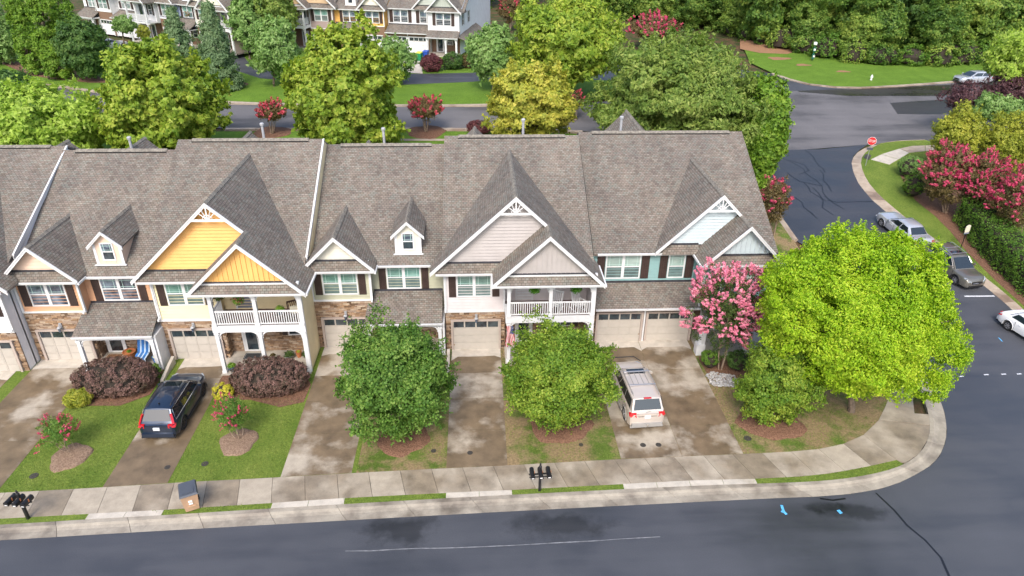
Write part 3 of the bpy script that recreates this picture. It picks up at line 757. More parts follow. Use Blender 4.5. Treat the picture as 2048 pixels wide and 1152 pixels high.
def unit_end(name, loc, w=10.9, rz=0, mirror=False, c_up='x', c_gable='x', ridge=(10.1, 10.65), detail=True, garage='garage', porch=True, up='pane_pale', lo='pane_low', side=False, balcony=False, skirtroof=False, **kw):
    """end unit: two garages under a pent roof, upper wall set back, gable and bay on the right"""
    t = empty(name, loc, rz, **kw)
    XF.append(Matrix.Translation((w, 0, 0)) @ Matrix.Diagonal((-1, 1, 1, 1)) if mirror else Matrix.Identity(4))
    yu = 1.4; ye = 1.05; ze = 5.72; ry, rzz = ridge; s = (rzz-ze)/(ry-ye); xb = 6.45
    body(t, .01, w-.01, yu, ry, rzz, c_up, zb=5.6)
    B().box(.01, xb, .12, yu+.1, 0, 2.6).build('wall', c_up, t)
    siding(t, [(0.02, 3.5), (xb, 3.5), (xb, 5.6), (0.02, 5.6)], yu, c_up)
    if detail: stones(t, [(0.0, xb, 0, 2.6)], .08, [(.2, 3.2, 0, 2.24), (3.3, 6.4, 0, 2.24)], 33)
    else: B().box(0, xb, .06, .11, 0, 2.6).build('stone_facing', 'brickfar', t)
    garage_door(t, .38, 3.08, 2.13, .06, garage, 'gtrim' if garage == 'garage' else 'white'); garage_door(t, 3.5, 6.2, 2.13, .06, garage, 'gtrim' if garage == 'garage' else 'white')
    downspout(t, 3.28, .03, .1, 2.6, False)
    roof_plane(t, [(.1, -.5, 2.72), (xb+.35, -.5, 2.72), (xb+.2, yu-.02, 3.62), (.1, yu-.02, 3.62)], .12, 'pent_roof')
    B().box(.12, xb+.2, yu-.09, yu-.03, 3.58, 3.7).build('flashing', 'flash', t)
    gutter(t, .1, xb+.35, -.48, 2.73)
    window(t, .85, 3.03, 3.86, 5.52, yu-.02, up=up, lo=lo, shw=.5); window(t, 4.75, 5.8, 3.86, 5.5, yu-.02, 1, up=up, lo=lo, shw=.5)
    main_roof(t, 0, w+.45, ye, ze, ry, rzz); gutter(t, .25, xb-.1, ye, ze+.01)
    # bay
    yb = -.35; xr = w
    B().box(xb, xr-.01, yb+.1, yu+.1, 2.7, 5.6).build('bay_wall', c_up, t)
    siding(t, [(xb+.05, 2.75), (xr-.05, 2.75), (xr-.05, 5.6), (xb+.05, 5.6)], yb+.08, c_up)
    tr = B(); tr.box(xb-.02, xb+.14, yb-.02, yb+.08, 2.75, 5.6).box(xr-.14, xr+.02, yb-.02, yb+.08, 2.75, 5.6); tr.build('corner_trim', 'white', t)
    if balcony:
        B().box(xb+.1, xr, yb-1.6, yb+.1, 2.75, 2.95).build('porch_deck', 'white2', t)
        railing(t, xb+.2, (xb+xr)/2-.1, yb-1.5, 3.05, 3.95); railing(t, (xb+xr)/2+.1, xr-.1, yb-1.5, 3.05, 3.95)
        for x in (xb+.2, (xb+xr)/2, xr-.1):
            post(t, x, yb-1.5, 0, 2.75, brackets=(1, 1)); post(t, x, yb-1.5, 2.95, 5.5, brackets=(1, 1))
        door(t, xb+.8, xb+1.7, 2.96, 5.1, yb+.06, 'greyblue', 'pane_dark', True)
        window(t, xb+2.9, xb+3.7, 3.7, 5.2, yb+.06, 1, up='pane_dark', lo='pane_dark', grille=False, shw=.3)
        B().box(xb, xr, yb-1.62, yb-1.45, 5.45, 5.65).build('porch_beam', 'white', t)
        yg = yb-1.6
    else:
        window(t, xb+1.15, xb+3.3, 3.86, 5.5, yb+.06, 2, up=up, lo=lo, shw=.45); yg = yb
    # lower porch under the bay
    B().box(xb, xr, yb-1.5, yu, 0, .14).build('porch_slab', 'slab', t)
    B().box(xb+.05, xr-.05, yu-.35, yu-.3, .14, 2.7).build('stone_facing', 'brickfar', t)
    if not balcony:
        for x in (xb+.15, (xb+xr)/2+.6, xr-.12): post(t, x, yb-1.25, .14, 2.35, .12, brackets=(x > xb+1, x < xr-1))
        roof_plane(t, [(xb+.0, yb-1.55, 2.5), (xr+.15, yb-1.55, 2.5), (xr+.15, yb+.06, 3.25), (xb+.0, yb+.06, 3.25)], .12, 'porch_roof')
        gutter(t, xb, xr+.15, yb-1.53, 2.51)
        B().box(xb+.02, xr, yb-1.35, yb-1.2, 2.3, 2.48).build('porch_beam', 'white', t)
        window(t, xr-2.2, xr-1.3, 1.15, 2.2, yu-.36, 1, up='pane_dark', lo='pane_dark', grille=False, shw=.3)
    door(t, xb+.8, xb+1.75, .16, 2.2, yu-.36, 'white', 'pane_dark', True)
    # gables
    g = 1.0; xa, za = 7.41, 9.5; xs, zs = 8.68, 9.5-1.27; xl, xe = 3.75, w+.45; ze2 = za-g*(xe-xa)
    ym = ye+(za-ze)/s; yf1 = ye-.1
    gable_roof(t, xa, za, g, xl, xe, yf1, ym+.25, right=False, yb_low=ye+.1, cap=False)
    roof_plane(t, [(xa, yf1, za), (xs, yf1, zs), (xs, yg-.4, zs), (xe, yg-.4, ze2), (xe, yf1+1.2, ze2), (xa, ym+.25, za)], .12)
    ridge_cap(t, (xa, yf1-.02, za), (xa, ym+.1, za), g)
    barge(t, (xa, za), (xl, za-g*(xa-xl)), yf1); barge(t, (xa, za), (xs+.05, zs-.05), yf1); apex_truss(t, xa, za, g, yf1)
    zw = 6.2; dl = za-.2-zw
    siding(t, [(xa-dl, zw), (xa+1.5, zw), (xa+1.5, za-1.72), (xa, za-.2)], yu-.08, c_gable)
    B().xz([(xa-dl, zw), (xa+dl, zw), (xa, za-.2)], yu-.07, yu+.02).build('gable_wall', c_gable, t)
    skirt(t, xl+.4, xb, yu-.08, 6.22, 5.76, .44, hl=.3)
    xl2 = xs-(zs-5.7)
    roof_plane(t, [(xl2, yg-.4, 5.7), (xs, yg-.4, zs), (xs, yu, zs), (xl2, yu, 5.7)], .12)
    ridge_cap(t, (xs, yg-.42, zs), (xs, yf1+.1, zs), g)
    barge(t, (xs, zs), (xl2, 5.7), yg-.4); barge(t, (xs, zs), (xe, ze2), yg-.4)
    d2 = zs-.2-zw
    battens(t, [(xs-d2, zw), (xs+d2, zw), (xs, zs-.2)], yg+.04, c_gable, .28)
    B().xz([(xs-d2, zw), (xs+d2, zw), (xs, zs-.2)], yg+.045, yg+.12).build('gable_wall', c_gable, t)
    B().box(xl2+.5, xe-.5, yg-.02, yg+.12, 5.62, zw).build('gable_wall', 'white2', t)
    skirt(t, xl2+.2, xe-.2, yg+.03, 6.24, 5.74, .42, hl=.3, hr=.3); gutter(t, xl2, xe, yg-.4, 5.72)
    B().box(xl2-.09, xl2, yg-.42, ye, 5.58, 5.7).build('gutter', 'white', t)
    if side:   # windows on the exposed end wall
        X0 = XF[-1]; XF.append(X0 @ Matrix.Translation((w, 0, 0)) @ Matrix.Rotation(math.pi/2, 4, 'Z'))
        siding(t, [(yb+.1, .1), (ry*2-yu, .1), (ry*2-yu, 5.6), (ry, 9.9), (yb+.1, 5.6)], -.01, c_up)
        window(t, 1.2, 2.0, 3.8, 5.4, -.03, 1, up='pane_dark', lo='pane_dark', shut=True, shw=.12); window(t, 4.4, 5.2, 3.8, 5.4, -.03, 1, up='pane_dark', lo='pane_dark', shw=.12)
        XF.pop()
        if skirtroof: B().slab([(w, -1.5, 2.7), (w+1.5, -1.5, 2.2), (w+1.5, 9, 2.2), (w, 9, 3.2)], .12).build('pent_roof', 'shingle', t)
    XF.pop(); return t
# ================================================================ plants
def np_mesh(name, V, nper, mat):
    n = len(V)//nper; me = bpy.data.meshes.new(name)
    me.vertices.add(len(V)); me.vertices.foreach_set('co', V.astype(np.float32).ravel())
    me.loops.add(len(V)); me.loops.foreach_set('vertex_index', np.arange(len(V), dtype=np.int32))
    me.polygons.add(n); me.polygons.foreach_set('loop_start', np.arange(0, len(V), nper, dtype=np.int32))
    try: me.polygons.foreach_set('loop_total', np.full(n, nper, dtype=np.int32))
    except Exception: pass
    me.update(calc_edges=True); me.materials.append(M[mat] if isinstance(mat, str) else mat)
    return me
def unit(v): return v/np.maximum(np.linalg.norm(v, axis=1, keepdims=True), 1e-6)
def leaves(name, Cn, Nn, size, asp, mat, rng, fold=.18, tri=False):
    n = len(Cn); r = rng.normal(size=(n, 3)); u = unit(np.cross(Nn, r)); w = np.cross(Nn, u)
    L = size*rng.uniform(.6, 1.25, (n, 1)); Wd = L*asp
    
    if tri:
        L = L*1.2; Wd = L*asp*1.25; V = np.empty((n, 3, 3)); V[:, 0] = Cn+u*L*.55; V[:, 1] = Cn-u*L*.45+w*Wd/2; V[:, 2] = Cn-u*L*.45-w*Wd/2
        return np_mesh(name, V.reshape(-1, 3), 3, mat)
    V = np.empty((n, 4, 3)); V[:, 0] = Cn-u*L/2; V[:, 1] = Cn+w*Wd/2+Nn*L*fold; V[:, 2] = Cn+u*L/2; V[:, 3] = Cn-w*Wd/2+Nn*L*fold*rng.uniform(-1, 1, (n, 1))
    return np_mesh(name, V.reshape(-1, 3), 4, mat)
def crown_points(rng, cen, rad, nclump, per, sig, shape='ball', shell=.5, lobes=.18, flat=.65, up=.25, extra=(), spray=1.0):
    cen = np.array(cen, float); rad = np.array(rad, float)
    if shape == 'ball' or shape == 'dome':
        d = unit(rng.normal(size=(nclump*3, 3)))
        if shape == 'dome': d[:, 2] = np.where(d[:, 2] < -.35, -d[:, 2], d[:, 2])
        d = d[:nclump*3]
        # thin out so clumps stay apart
        keep = []
        for q in d:
            if all(np.dot(q, k) < math.cos(1.25/math.sqrt(nclump)*1.25) for k in keep[-400:]): keep.append(q)
            if len(keep) >= nclump: break
        d = np.array(keep); k = len(d)
        ph = rng.uniform(0, 6.28, 6)
        lob = 1+lobes*(np.sin(d[:, 0]*4+ph[0])*np.sin(d[:, 1]*4+ph[1])+np.sin(d[:, 2]*5+ph[2]+d[:, 0]*3)*.8)*.7+rng.normal(size=k)*lobes*.35
        rr = (rng.uniform(shell**2, 1, k)**.5)*lob
        # outer layer plus inner
        cc = cen+d*rad*rr[:, None]
        inn = int(k*.45); di = unit(rng.normal(size=(inn, 3))); ri = rng.uniform(.25, .75, (inn, 1)); ci = cen+di*rad*ri
        cc = np.vstack([cc, ci]); dd = np.vstack([d, di])
        for (ec, er, en) in extra:
            e_ = unit(rng.normal(size=(en, 3))); cc = np.vstack([cc, np.array(ec)+e_*np.array(er)*rng.uniform(.6, 1, (en, 1))]); dd = np.vstack([dd, e_])
    else:
        t = rng.uniform(0, 1, nclump)**(1.35 if shape == 'cone' else 1.0); a = rng.uniform(0, 6.283, nclump)
        pr = (1-t)**.85 if shape == 'cone' else np.sqrt(np.clip(1-(2*np.clip(t, 0.04, 1)-1)**4, .03, 1))*(1-.45*t)
        q = pr*rng.uniform(.55, 1.05, nclump)*(1+lobes*np.sin(a*5+t*17)*.5)
        cc = cen+np.stack([rad[0]*q*np.cos(a), rad[1]*q*np.sin(a), rad[2]*(2*t-1)], 1); dd = unit(np.stack([np.cos(a), np.sin(a), np.full(nclump, .35)], 1))
    k = len(cc); cs = sig*rng.uniform(.65, 1.3, k)
    idx = np.repeat(np.arange(k), per); n = len(idx)
    g = unit(rng.normal(size=(n, 3)))*(rng.uniform(.25, 1, (n, 1))**.45)
    g[:, 2] *= flat
    flip = (np.sum(g*dd[idx], 1) < -.1)&(rng.uniform(size=n) < .65); g[flip] *= -1
    P = cc[idx]+g*cs[idx][:, None]
    # loose sprays that poke out of every clump
    ns = 5; sd = unit(np.repeat(dd, ns, 0)+rng.normal(size=(k*ns, 3))*.55+np.array([0, 0, .25])); ln = np.repeat(cs, ns)*(.8+spray*rng.uniform(.1, .75, k*ns))
    sp = rng.uniform(size=n) < .34; m_ = int(sp.sum()); si = idx[sp]*ns+rng.integers(0, ns, m_); tt = rng.uniform(.35, 1, (m_, 1))
    P[sp] = cc[idx[sp]]+sd[si]*ln[si][:, None]*tt+rng.normal(size=(m_, 3))*(cs[idx[sp]][:, None]*.13)*(1.25-tt)
    Nn = unit(g*.9+dd[idx]*.6+np.array([0, 0, up])+rng.normal(size=(n, 3))*.45)
    return P, Nn, cc, dd, cs
def branches(name, par, base, top, cc, cen, rng, r0, mat='bark', nb=14, multi=1):
    b = B(); base = Vector(base); top = Vector(top)
    if multi == 1:
        mid = base.lerp(top, .5)+Vector((rng.uniform(-.1, .1), rng.uniform(-.1, .1), 0))
        b.tube([base-Vector((0, 0, .1)), base+Vector((0, 0, .25)), mid, top, Vector(cen)], [r0*1.35, r0, r0*.85, r0*.65, r0*.3], 8)
        starts = [top]
    else:
        starts = []
        for i in range(multi):
            a = 6.283*i/multi+.5; e = top+Vector((math.cos(a)*.32, math.sin(a)*.32, rng.uniform(-.2, .2))); m_ = base.lerp(e, .5)+Vector((math.cos(a)*.08, math.sin(a)*.08, 0))
            b.tube([base+Vector((math.cos(a)*.1, math.sin(a)*.1, -.05)), m_, e], [r0, r0*.8, r0*.6], 6); starts.append(e)
    sel = rng.choice(len(cc), min(nb, len(cc)), replace=False)
    for i in sel:
        e = Vector(cc[i]); s_ = starts[int(i) % len(starts)]; m_ = s_.lerp(e, .5)+Vector((0, 0, .15*(e-s_).length)); b.tube([s_, m_, e], [r0*.5, r0*.3, r0*.08], 5, cap=False)
    return b.build(name, mat, par, smooth=True)
def tree(name, base, cen, rad, mat, seed, ncl=300, per=90, ls=.2, asp=.55, sig=.65, shape='ball', trunk=.14, multi=1, bark='bark', shell=.6, lobes=.18, flat=.65, blossom=None, clear=None, nb=14, fl_n=.4, fl_per=40, fl_size=.075, fl_zone=-.3, fl_asp=.9, fl_pan=3, fl_r=.13, tri=False, spray=1.0, lobe=(), **kw):
    rng = np.random.default_rng(seed)
    t = empty(name, base, 0, **kw); bv = np.array(base)
    c = np.array(cen, float)-bv
    ex_ = [(np.array(a_)-bv, b_, n_) for a_, b_, n_ in lobe]
    P, Nn, cc, dd, cs = crown_points(rng, c, rad, ncl, per, sig, shape, shell, lobes, flat, extra=ex_, spray=spray)
    k = P[:, 2] > .05; P = P[k]; Nn = Nn[k]
    me = leaves('crown', P, Nn, ls, asp, mat, rng, tri=tri); o = bpy.data.objects.new('crown', me); C.objects.link(o); o.parent = t
    zb = max(.3, c[2]-rad[2]*.75) if clear is None else clear
    branches('trunk', t, (0, 0, 0), (c[0]*.4, c[1]*.4, zb), cc, tuple(c), rng, trunk, bark, nb, multi)
    if blossom:
        out = (dd[:, 2] > fl_zone); r_ = np.sqrt((((cc-c)/np.array(rad))**2).sum(1)); cand = np.where(out & (r_ > .62))[0]
        sel = rng.choice(cand, min(len(cand), int(len(cand)*fl_n)+1), replace=False)
        ctr = cc[sel]+dd[sel]*cs[sel][:, None]*.85
        # each clump carries a few panicles
        npn = fl_pan; pc = np.repeat(ctr, npn, 0)+rng.normal(size=(len(ctr)*npn, 3))*sig*.42; pd = np.repeat(dd[sel], npn, 0)
        idx = np.repeat(np.arange(len(pc)), fl_per); g = unit(rng.normal(size=(len(idx), 3)))*rng.uniform(.3, 1, (len(idx), 1))
        tt = rng.uniform(-1, 1, (len(idx), 1)); ax = unit(pd+np.array([0, 0, .5]))
        Pp = pc[idx]+g*fl_r*(1.15-.6*(tt+1)/2)+ax[idx]*tt*fl_r*1.3; Nf = unit(g+ax[idx]*.3)
        mf = leaves('blossom', Pp, Nf, fl_size, fl_asp, blossom, rng); f = bpy.data.objects.new('blossom', mf); C.objects.link(f); f.parent = t
    return t
def fit_tree(bpx, bbox, depth=0.0, rdy=.95, off=.1, dY=None):
    """ground point, crown centre and radii for a crown that stands over base pixel bpx"""
    g = G3(*bpx, off)
    if dY is not None: g = Vector((g.x, dY, h(dY)))
    x0, y0, x1, y1 = bbox; Y = g.y+depth
    cx, cz = onY((x0+x1)/2, (y0+y1)/2, Y); p = ppm(cx, Y, cz)
    rx = (x1-x0)/2/p; ry = rx*rdy
    dn = (ray((x0+x1)/2, (y0+y1)/2)).normalized(); sn = -dn.z; cs = math.sqrt(1-sn*sn)
    hv = (y1-y0)/2/p; q = hv*hv-(ry*sn)**2; rz = math.sqrt(max(q, (.35*hv)**2))/cs
    return g, (cx, Y, cz), (rx, ry, rz)
def bush(name, base, cen, rad, mat, seed, ncl=200, per=60, ls=.07, asp=.5, sig=.22, twig=None, **kw):
    rng = np.random.default_rng(seed); t = empty(name, base, 0, **kw); c = np.array(cen, float)-np.array(base)
    P, Nn, cc, dd, cs = crown_points(rng, c, np.array(rad), ncl, per, sig, 'ball', .93, .04, .9, .35, spray=.15)
    k = P[:, 2] > .0
    o = bpy.data.objects.new('foliage', leaves('foliage', P[k], Nn[k], ls, asp, mat, rng)); C.objects.link(o); o.parent = t
    b = B(); ico = []
    b.lathe([(.2, 0.02), (.78, c[2]*.35), (.86, c[2]), (.6, c[2]+rad[2]*.55), (.2, c[2]+rad[2]*.8)], (c[0], c[1], 0), 12, rad[0], rad[1])
    b.build('branches', twig or 'twig', t, smooth=True)
    return t

# ================================================================ vehicles
def loft_body(st, k=7):
    """st rows: y, half width, z bottom, z shoulder, z centre"""
    b = B(); rings = []
    for (y, w, zb, zs, zc) in st:
        R_ = [(0, zb), (w*.86, zb), (w*.97, zb+.07), (w, zb+(zs-zb)*.35), (w*1.0, zb+(zs-zb)*.62), (w*.965, zs-.05), (w*.92, zs), (w*.62, zs+(zc-zs)*.7), (0, zc)]
        full = [(x, y, z) for x, z in R_]+[(-x, y, z) for x, z in R_[-2:0:-1]]
        rings.append(full)
    k = len(rings[0])
    for r in rings: b.v += r
    for i in range(len(rings)-1):
        for j in range(k):
            j2 = (j+1) % k; b.f.append((i*k+j, i*k+j2, (i+1)*k+j2, (i+1)*k+j)[::-1])
    b.f.append(tuple(range(k))); b.f.append(tuple(range((len(rings)-1)*k+k-1, (len(rings)-1)*k-1, -1)))
    return b
def interp_st(st, n=4):
    out = []
    for i in range(len(st)-1):
        p0 = st[max(i-1, 0)]; p1 = st[i]; p2 = st[i+1]; p3 = st[min(i+2, len(st)-1)]
        for j in range(n):
            t = j/n; row = []
            for a, b_, c_, d_ in zip(p0, p1, p2, p3):
                row.append(.5*((2*b_)+(-a+c_)*t+(2*a-5*b_+4*c_-d_)*t*t+(-a+3*b_-3*c_+d_)*t**3))
            row[0] = p1[0]+(p2[0]-p1[0])*t; out.append(tuple(row))
    out.append(st[-1]); return out
def apply_bool(o, cutter):
    md = o.modifiers.new('cut', 'BOOLEAN'); md.object = cutter; md.operation = 'DIFFERENCE'; md.solver = 'EXACT'
    dg = bpy.context.evaluated_depsgraph_get(); me = bpy.data.meshes.new_from_object(o.evaluated_get(dg))
    old = o.data; nm = old.name; o.modifiers.clear(); o.data = me; bpy.data.meshes.remove(old); me.name = nm
    bpy.data.objects.remove(cutter)
def lerp3(a, b, t): return tuple(a[i]+(b[i]-a[i])*t for i in range(3))
def face_panel(q, u0, u1, v0, v1, off, n=(4, 3)):
    """panel on the bilinear face q=(bl,br,tr,tl), inset and lifted along its normal"""
    bl, br, tr, tl = [Vector(p) for p in q]; nn = (br-bl).cross(tl-bl).normalized()
    b = B(); f = lambda u, v: tuple(bl*(1-u)*(1-v)+br*u*(1-v)+tr*u*v+tl*(1-u)*v+nn*off)
    a = [f(u0, v0), f(u1, v0), f(u1, v1), f(u0, v1)]
    b.prism(a, [tuple(Vector(p)-nn*(off+.01)) for p in a]); return b
def car(name, loc, rz, paint, L, Wd, H, belt, nose, ws, rr, wheel=.35, wb=None, clad=None, plate=True, rails=None, roof_rack=False, sunroof=False, hood=None, deck=None, rimmat='alloy', tail='tail_red', face='grille', windows=3, taper=.8, chrome=False, **kw):
    """y forward; ws=(base,top) of windscreen, rr=(top,base) of rear glass measured from the rear end"""
    t = empty(name, loc, rz, **kw); hw = Wd/2; g = .2; hood = hood or belt-.03; deck = belt if deck is None else deck
    y0, y1 = -L/2, L/2; Yf = lambda q: y0+q
    wsb, wst = Yf(ws[0]), Yf(ws[1]); rt, rb = Yf(rr[0]), Yf(rr[1])
    st = [(y0, hw*.80, g+.16, nose*.95, nose*1.0), (y0+.06, hw*.92, g+.08, deck-.14, deck-.1), (y0+.22, hw*.97, g+.03, deck-.03, deck+.01), (rb+.2, hw, g, belt, belt+.01), (0, hw*1.0, g, belt-.01, belt), (wsb-.3, hw, g, belt-.02, belt+.0),
          (wsb+.25, hw*.99, g, hood-.03, hood+.02), (y1-.55, hw*.97, g+.02, (hood+nose)/2, (hood+nose)/2+.06), (y1-.2, hw*.9, g+.05, nose-.06, nose+.01), (y1-.04, hw*.76, g+.1, nose-.2, nose-.14), (y1, hw*.6, g+.18, nose-.34, nose-.3)]
    st = sorted(st, key=lambda s: s[0])
    body_ = loft_body(interp_st(st)).build('body', paint, t, smooth=True)
    wb = wb or L*.58; ya, yb_ = -wb/2-(.02), wb/2+.05
    cut = B()
    XF.append(Matrix.Identity(4))
    for yy in (ya, yb_):
        for sx in (-1, 1): cut.tube([(sx*(hw-.24), yy, wheel), (sx*(hw+.2), yy, wheel)], wheel+.055, 28)
    cutter = bpy.data.objects.new('cutter', cut.mesh('cutter', None, uv=False)); C.objects.link(cutter); cutter.parent = t
    bm = bmesh.new(); bm.from_mesh(cutter.data); bmesh.ops.recalc_face_normals(bm, faces=bm.faces[:]); bm.to_mesh(cutter.data); bm.free()
    bm = bmesh.new(); bm.from_mesh(body_.data); bmesh.ops.recalc_face_normals(bm, faces=bm.faces[:]); bm.to_mesh(body_.data); bm.free()
    try: apply_bool(body_, cutter); body_.data.shade_smooth(); body_.data.set_sharp_from_angle(angle=math.radians(35))
    except Exception as e: print('bool', e)
    # arches and sill cladding
    for yy in (ya, yb_):
        for sx in (-1, 1):
            a = [(sx*(hw*1.0+.005), yy+(wheel+.07)*math.cos(math.radians(q)), wheel+(wheel+.07)*math.sin(math.radians(q))) for q in range(-12, 193, 12)]
            B().tube(a, .032 if clad else .014, 5).build('wheel_arch', clad or paint, t)
            w = B(); w.lathe([(wheel*.62, -.1), (wheel*.96, -.095), (wheel, -.06), (wheel, .06), (wheel*.96, .095), (wheel*.66, .1), (wheel*.62, .07)], (0, 0, 0), 28)
            wo = w.build('wheel', 'tyre', t, smooth=True); wo.rotation_euler = (0, math.pi/2*sx, 0); wo.location = (sx*(hw-.115), yy, wheel)
            r = B(); r.lathe([(wheel*.64, .02), (wheel*.64, .085), (wheel*.58, .09), (wheel*.56, .04), (.001, .035)], (0, 0, 0), 24)
            for i in range(6):
                c_, s_ = math.cos(i*math.pi/3), math.sin(i*math.pi/3)
                r.prism([(c_*.05-s_*.03, s_*.05+c_*.03, .085), (c_*.05+s_*.03, s_*.05-c_*.03, .085), (c_*wheel*.6+s_*.035, s_*wheel*.6-c_*.035, .09), (c_*wheel*.6-s_*.035, s_*wheel*.6+c_*.035, .09)],
                        [(c_*.05-s_*.03, s_*.05+c_*.03, .04), (c_*.05+s_*.03, s_*.05-c_*.03, .04), (c_*wheel*.6+s_*.035, s_*wheel*.6-c_*.035, .04), (c_*wheel*.6-s_*.035, s_*wheel*.6+c_*.035, .04)])
            r.lathe([(.06, .04), (.055, .1)], (0, 0, 0), 10); ro = r.build('rim', rimmat, wo)
    if clad:
        for sx in (-1, 1): B().box(sx*hw-.02, sx*hw+.02, ya+wheel+.1, yb_-wheel-.1, g-.02, g+.13).build('sill', clad, t)
    # greenhouse
    wbt = hw*.93; wtp = hw*taper
    zr = H; zm = belt-.04; e = .05
    P = {}
    rows = [(rb, wbt*.93, zm, wbt*.93, zm), (rt, wbt, zm, wtp*.95, zr-.06), (rt+.28, wbt, zm, wtp, zr-.01), ((rt+wst)/2, wbt, zm, wtp, zr), (wst-.25, wbt, zm, wtp, zr-.02), (wst, wbt, zm, wtp*.96, zr-.07), (wsb, wbt*.97, zm, wbt*.97, zm)]
    b = B(); K = 10
    for (y, wb_, z0_, wt_, z1_) in rows:
        yy = y
        b.v += [(-wb_, y, z0_), (-wt_, y, z1_-.045 if z1_ > zm+.1 else z1_), (-wt_*.9, y, z1_-.008 if z1_ > zm+.1 else z1_), (-wt_*.45, y, z1_+.02 if z1_ > zm+.1 else z1_), (0, y, z1_+.03 if z1_ > zm+.1 else z1_+.002),
                (wt_*.45, y, z1_+.02 if z1_ > zm+.1 else z1_), (wt_*.9, y, z1_-.008 if z1_ > zm+.1 else z1_), (wt_, y, z1_-.045 if z1_ > zm+.1 else z1_), (wb_, y, z0_)]
    k = 9
    for i in range(len(rows)-1):
        for j in range(k-1): b.f.append((i*k+j, (i+1)*k+j, (i+1)*k+j+1, i*k+j+1))
    b.build('cabin', paint, t, smooth=True)
    # glass
    wsq = ((wbt*.97, wsb, zm), (-wbt*.97, wsb, zm), (-wtp*.96*.95, wst, zr-.06), (wtp*.96*.95, wst, zr-.06))
    face_panel(wsq, .035, .965, .10, .95, .02).build('windscreen', 'carglass', t)
    rq = ((-wbt*.93, rb, zm), (wbt*.93, rb, zm), (wtp*.9, rt, zr-.05), (-wtp*.9, rt, zr-.05))
    face_panel(rq, .05, .95, .16, .93, .02).build('rear_window', 'carglass', t)
    for sx in (-1, 1):
        ycuts = {2: [0, .5, 1], 3: [0, .36, .72, 1]}[windows]
        ya0, ya1 = rt+.02, wst-.02
        def sp(y, v):   # point on the side face at height fraction v
            z = zm+(zr-.06-zm)*v; return (sx*(wbt+(wtp-wbt)*v+.012), y, z)
        yb0 = rt-(rt-rb)*.62; yt0 = rt+.04; yb1 = wst+(wsb-wst)*.70; yt1 = wst-.05
        for i in range(windows):
            f0, f1 = ycuts[i], ycuts[i+1]; pad = .035
            A = sp(yb0+(yb1-yb0)*f0+pad, .14); Bq = sp(yb0+(yb1-yb0)*f1-pad, .14); Cq = sp(yt0+(yt1-yt0)*f1-pad, .88); Dq = sp(yt0+(yt1-yt0)*f0+pad, .88)
            if i == 0: A = sp(yb0+.14, .2)
            a = [A, Bq, Cq, Dq]
            B().prism(a, [(p[0]-sx*.02, p[1], p[2]) for p in a]).build('side_window', 'carglass', t)
        if chrome:
            c_ = [sp(yb0+.1, .08), sp(yb1, .08), sp(yt1+.03, .94), sp(yt0-.03, .94), sp(yb0+.1, .08)]
            B().tube([(p[0]+sx*.006, p[1], p[2]) for p in c_], .014, 4).build('window_trim', 'chrome', t)
        # mirror
        m_ = B(); m_.prism([(sx*(hw-.02), wsb-.42, belt+.03), (sx*(hw+.2), wsb-.46, belt+.03), (sx*(hw+.21), wsb-.46, belt+.17), (sx*(hw-.0), wsb-.42, belt+.15)],
                           [(sx*(hw-.02), wsb-.26, belt+.04), (sx*(hw+.14), wsb-.3, belt+.05), (sx*(hw+.15), wsb-.3, belt+.15), (sx*(hw-.0), wsb-.26, belt+.14)]); m_.build('wing_mirror', paint, t)
        for yy in (-.35*L*.25-.15, .12*L*.6): B().box(sx*hw*1.0-.015, sx*hw*1.0+.02, yy-.09, yy+.09, belt-.17, belt-.14).build('door_handle', 'chrome' if chrome else paint, t)
        # door gaps
        for yy in (rb+L*.17, (rb+L*.17+wsb)/2+.05, wsb-.1): B().box(sx*(hw)-.01, sx*hw+.004, yy-.006, yy+.006, g+.12, belt-.05).build('door_gap', 'black', t)
        # lamps
        tl = B(); tl.prism([(sx*hw*.97, y0+.28, belt-.2), (sx*hw*.99, y0+.05, belt-.22), (sx*hw*.64, y0-.015, belt-.24), (sx*hw*.62, y0-.0, belt-.06), (sx*hw*.9, y0+.06, belt-.04), (sx*hw*.96, y0+.28, belt-.08)],
                           [(sx*hw*.9, y0+.28, belt-.2), (sx*hw*.9, y0+.15, belt-.22), (sx*hw*.64, y0+.1, belt-.24), (sx*hw*.62, y0+.12, belt-.06), (sx*hw*.85, y0+.18, belt-.04), (sx*hw*.9, y0+.28, belt-.08)])
        tl.build('tail_lamp', tail, t)
        if kw.get('cat') and tail == 'tail_red_tall':
            pass
        hl = B(); hl.prism([(sx*hw*.93, y1-.42, nose-.09), (sx*hw*.80, y1-.1, nose-.16), (sx*hw*.52, y1-.012, nose-.26), (sx*hw*.52, y1-.03, nose-.14), (sx*hw*.76, y1-.14, nose-.03), (sx*hw*.93, y1-.42, nose+.0)],
                           [(sx*hw*.8, y1-.42, nose-.09), (sx*hw*.7, y1-.25, nose-.16), (sx*hw*.5, y1-.15, nose-.26), (sx*hw*.5, y1-.15, nose-.14), (sx*hw*.7, y1-.25, nose-.03), (sx*hw*.8, y1-.42, nose+.0)])
        hl.build('headlight', 'lampglass', t)
    B().box(-hw*.84, hw*.84, y0-.07, y0+.12, g+.1, g+.3).build('rear_bumper', 'bumper' if clad == 'bumper' else paint, t)
    B().box(-hw*.9, hw*.9, y0-.03, y0+.1, g+.02, g+.1).build('bumper_trim', clad or 'black', t)
    B().box(-hw*.45, hw*.45, y1-.03, y1+.018, nose-.34, nose-.16).build('grille', 'black', t)
    B().box(-hw*.62, hw*.62, y1-.06, y1+.01, g+.12, g+.26).build('lower_grille', 'black', t)
    if chrome: B().box(-hw*.4, hw*.4, y1-.03, y1+.03, nose-.27, nose-.235).build('grille_bar', 'chrome', t)
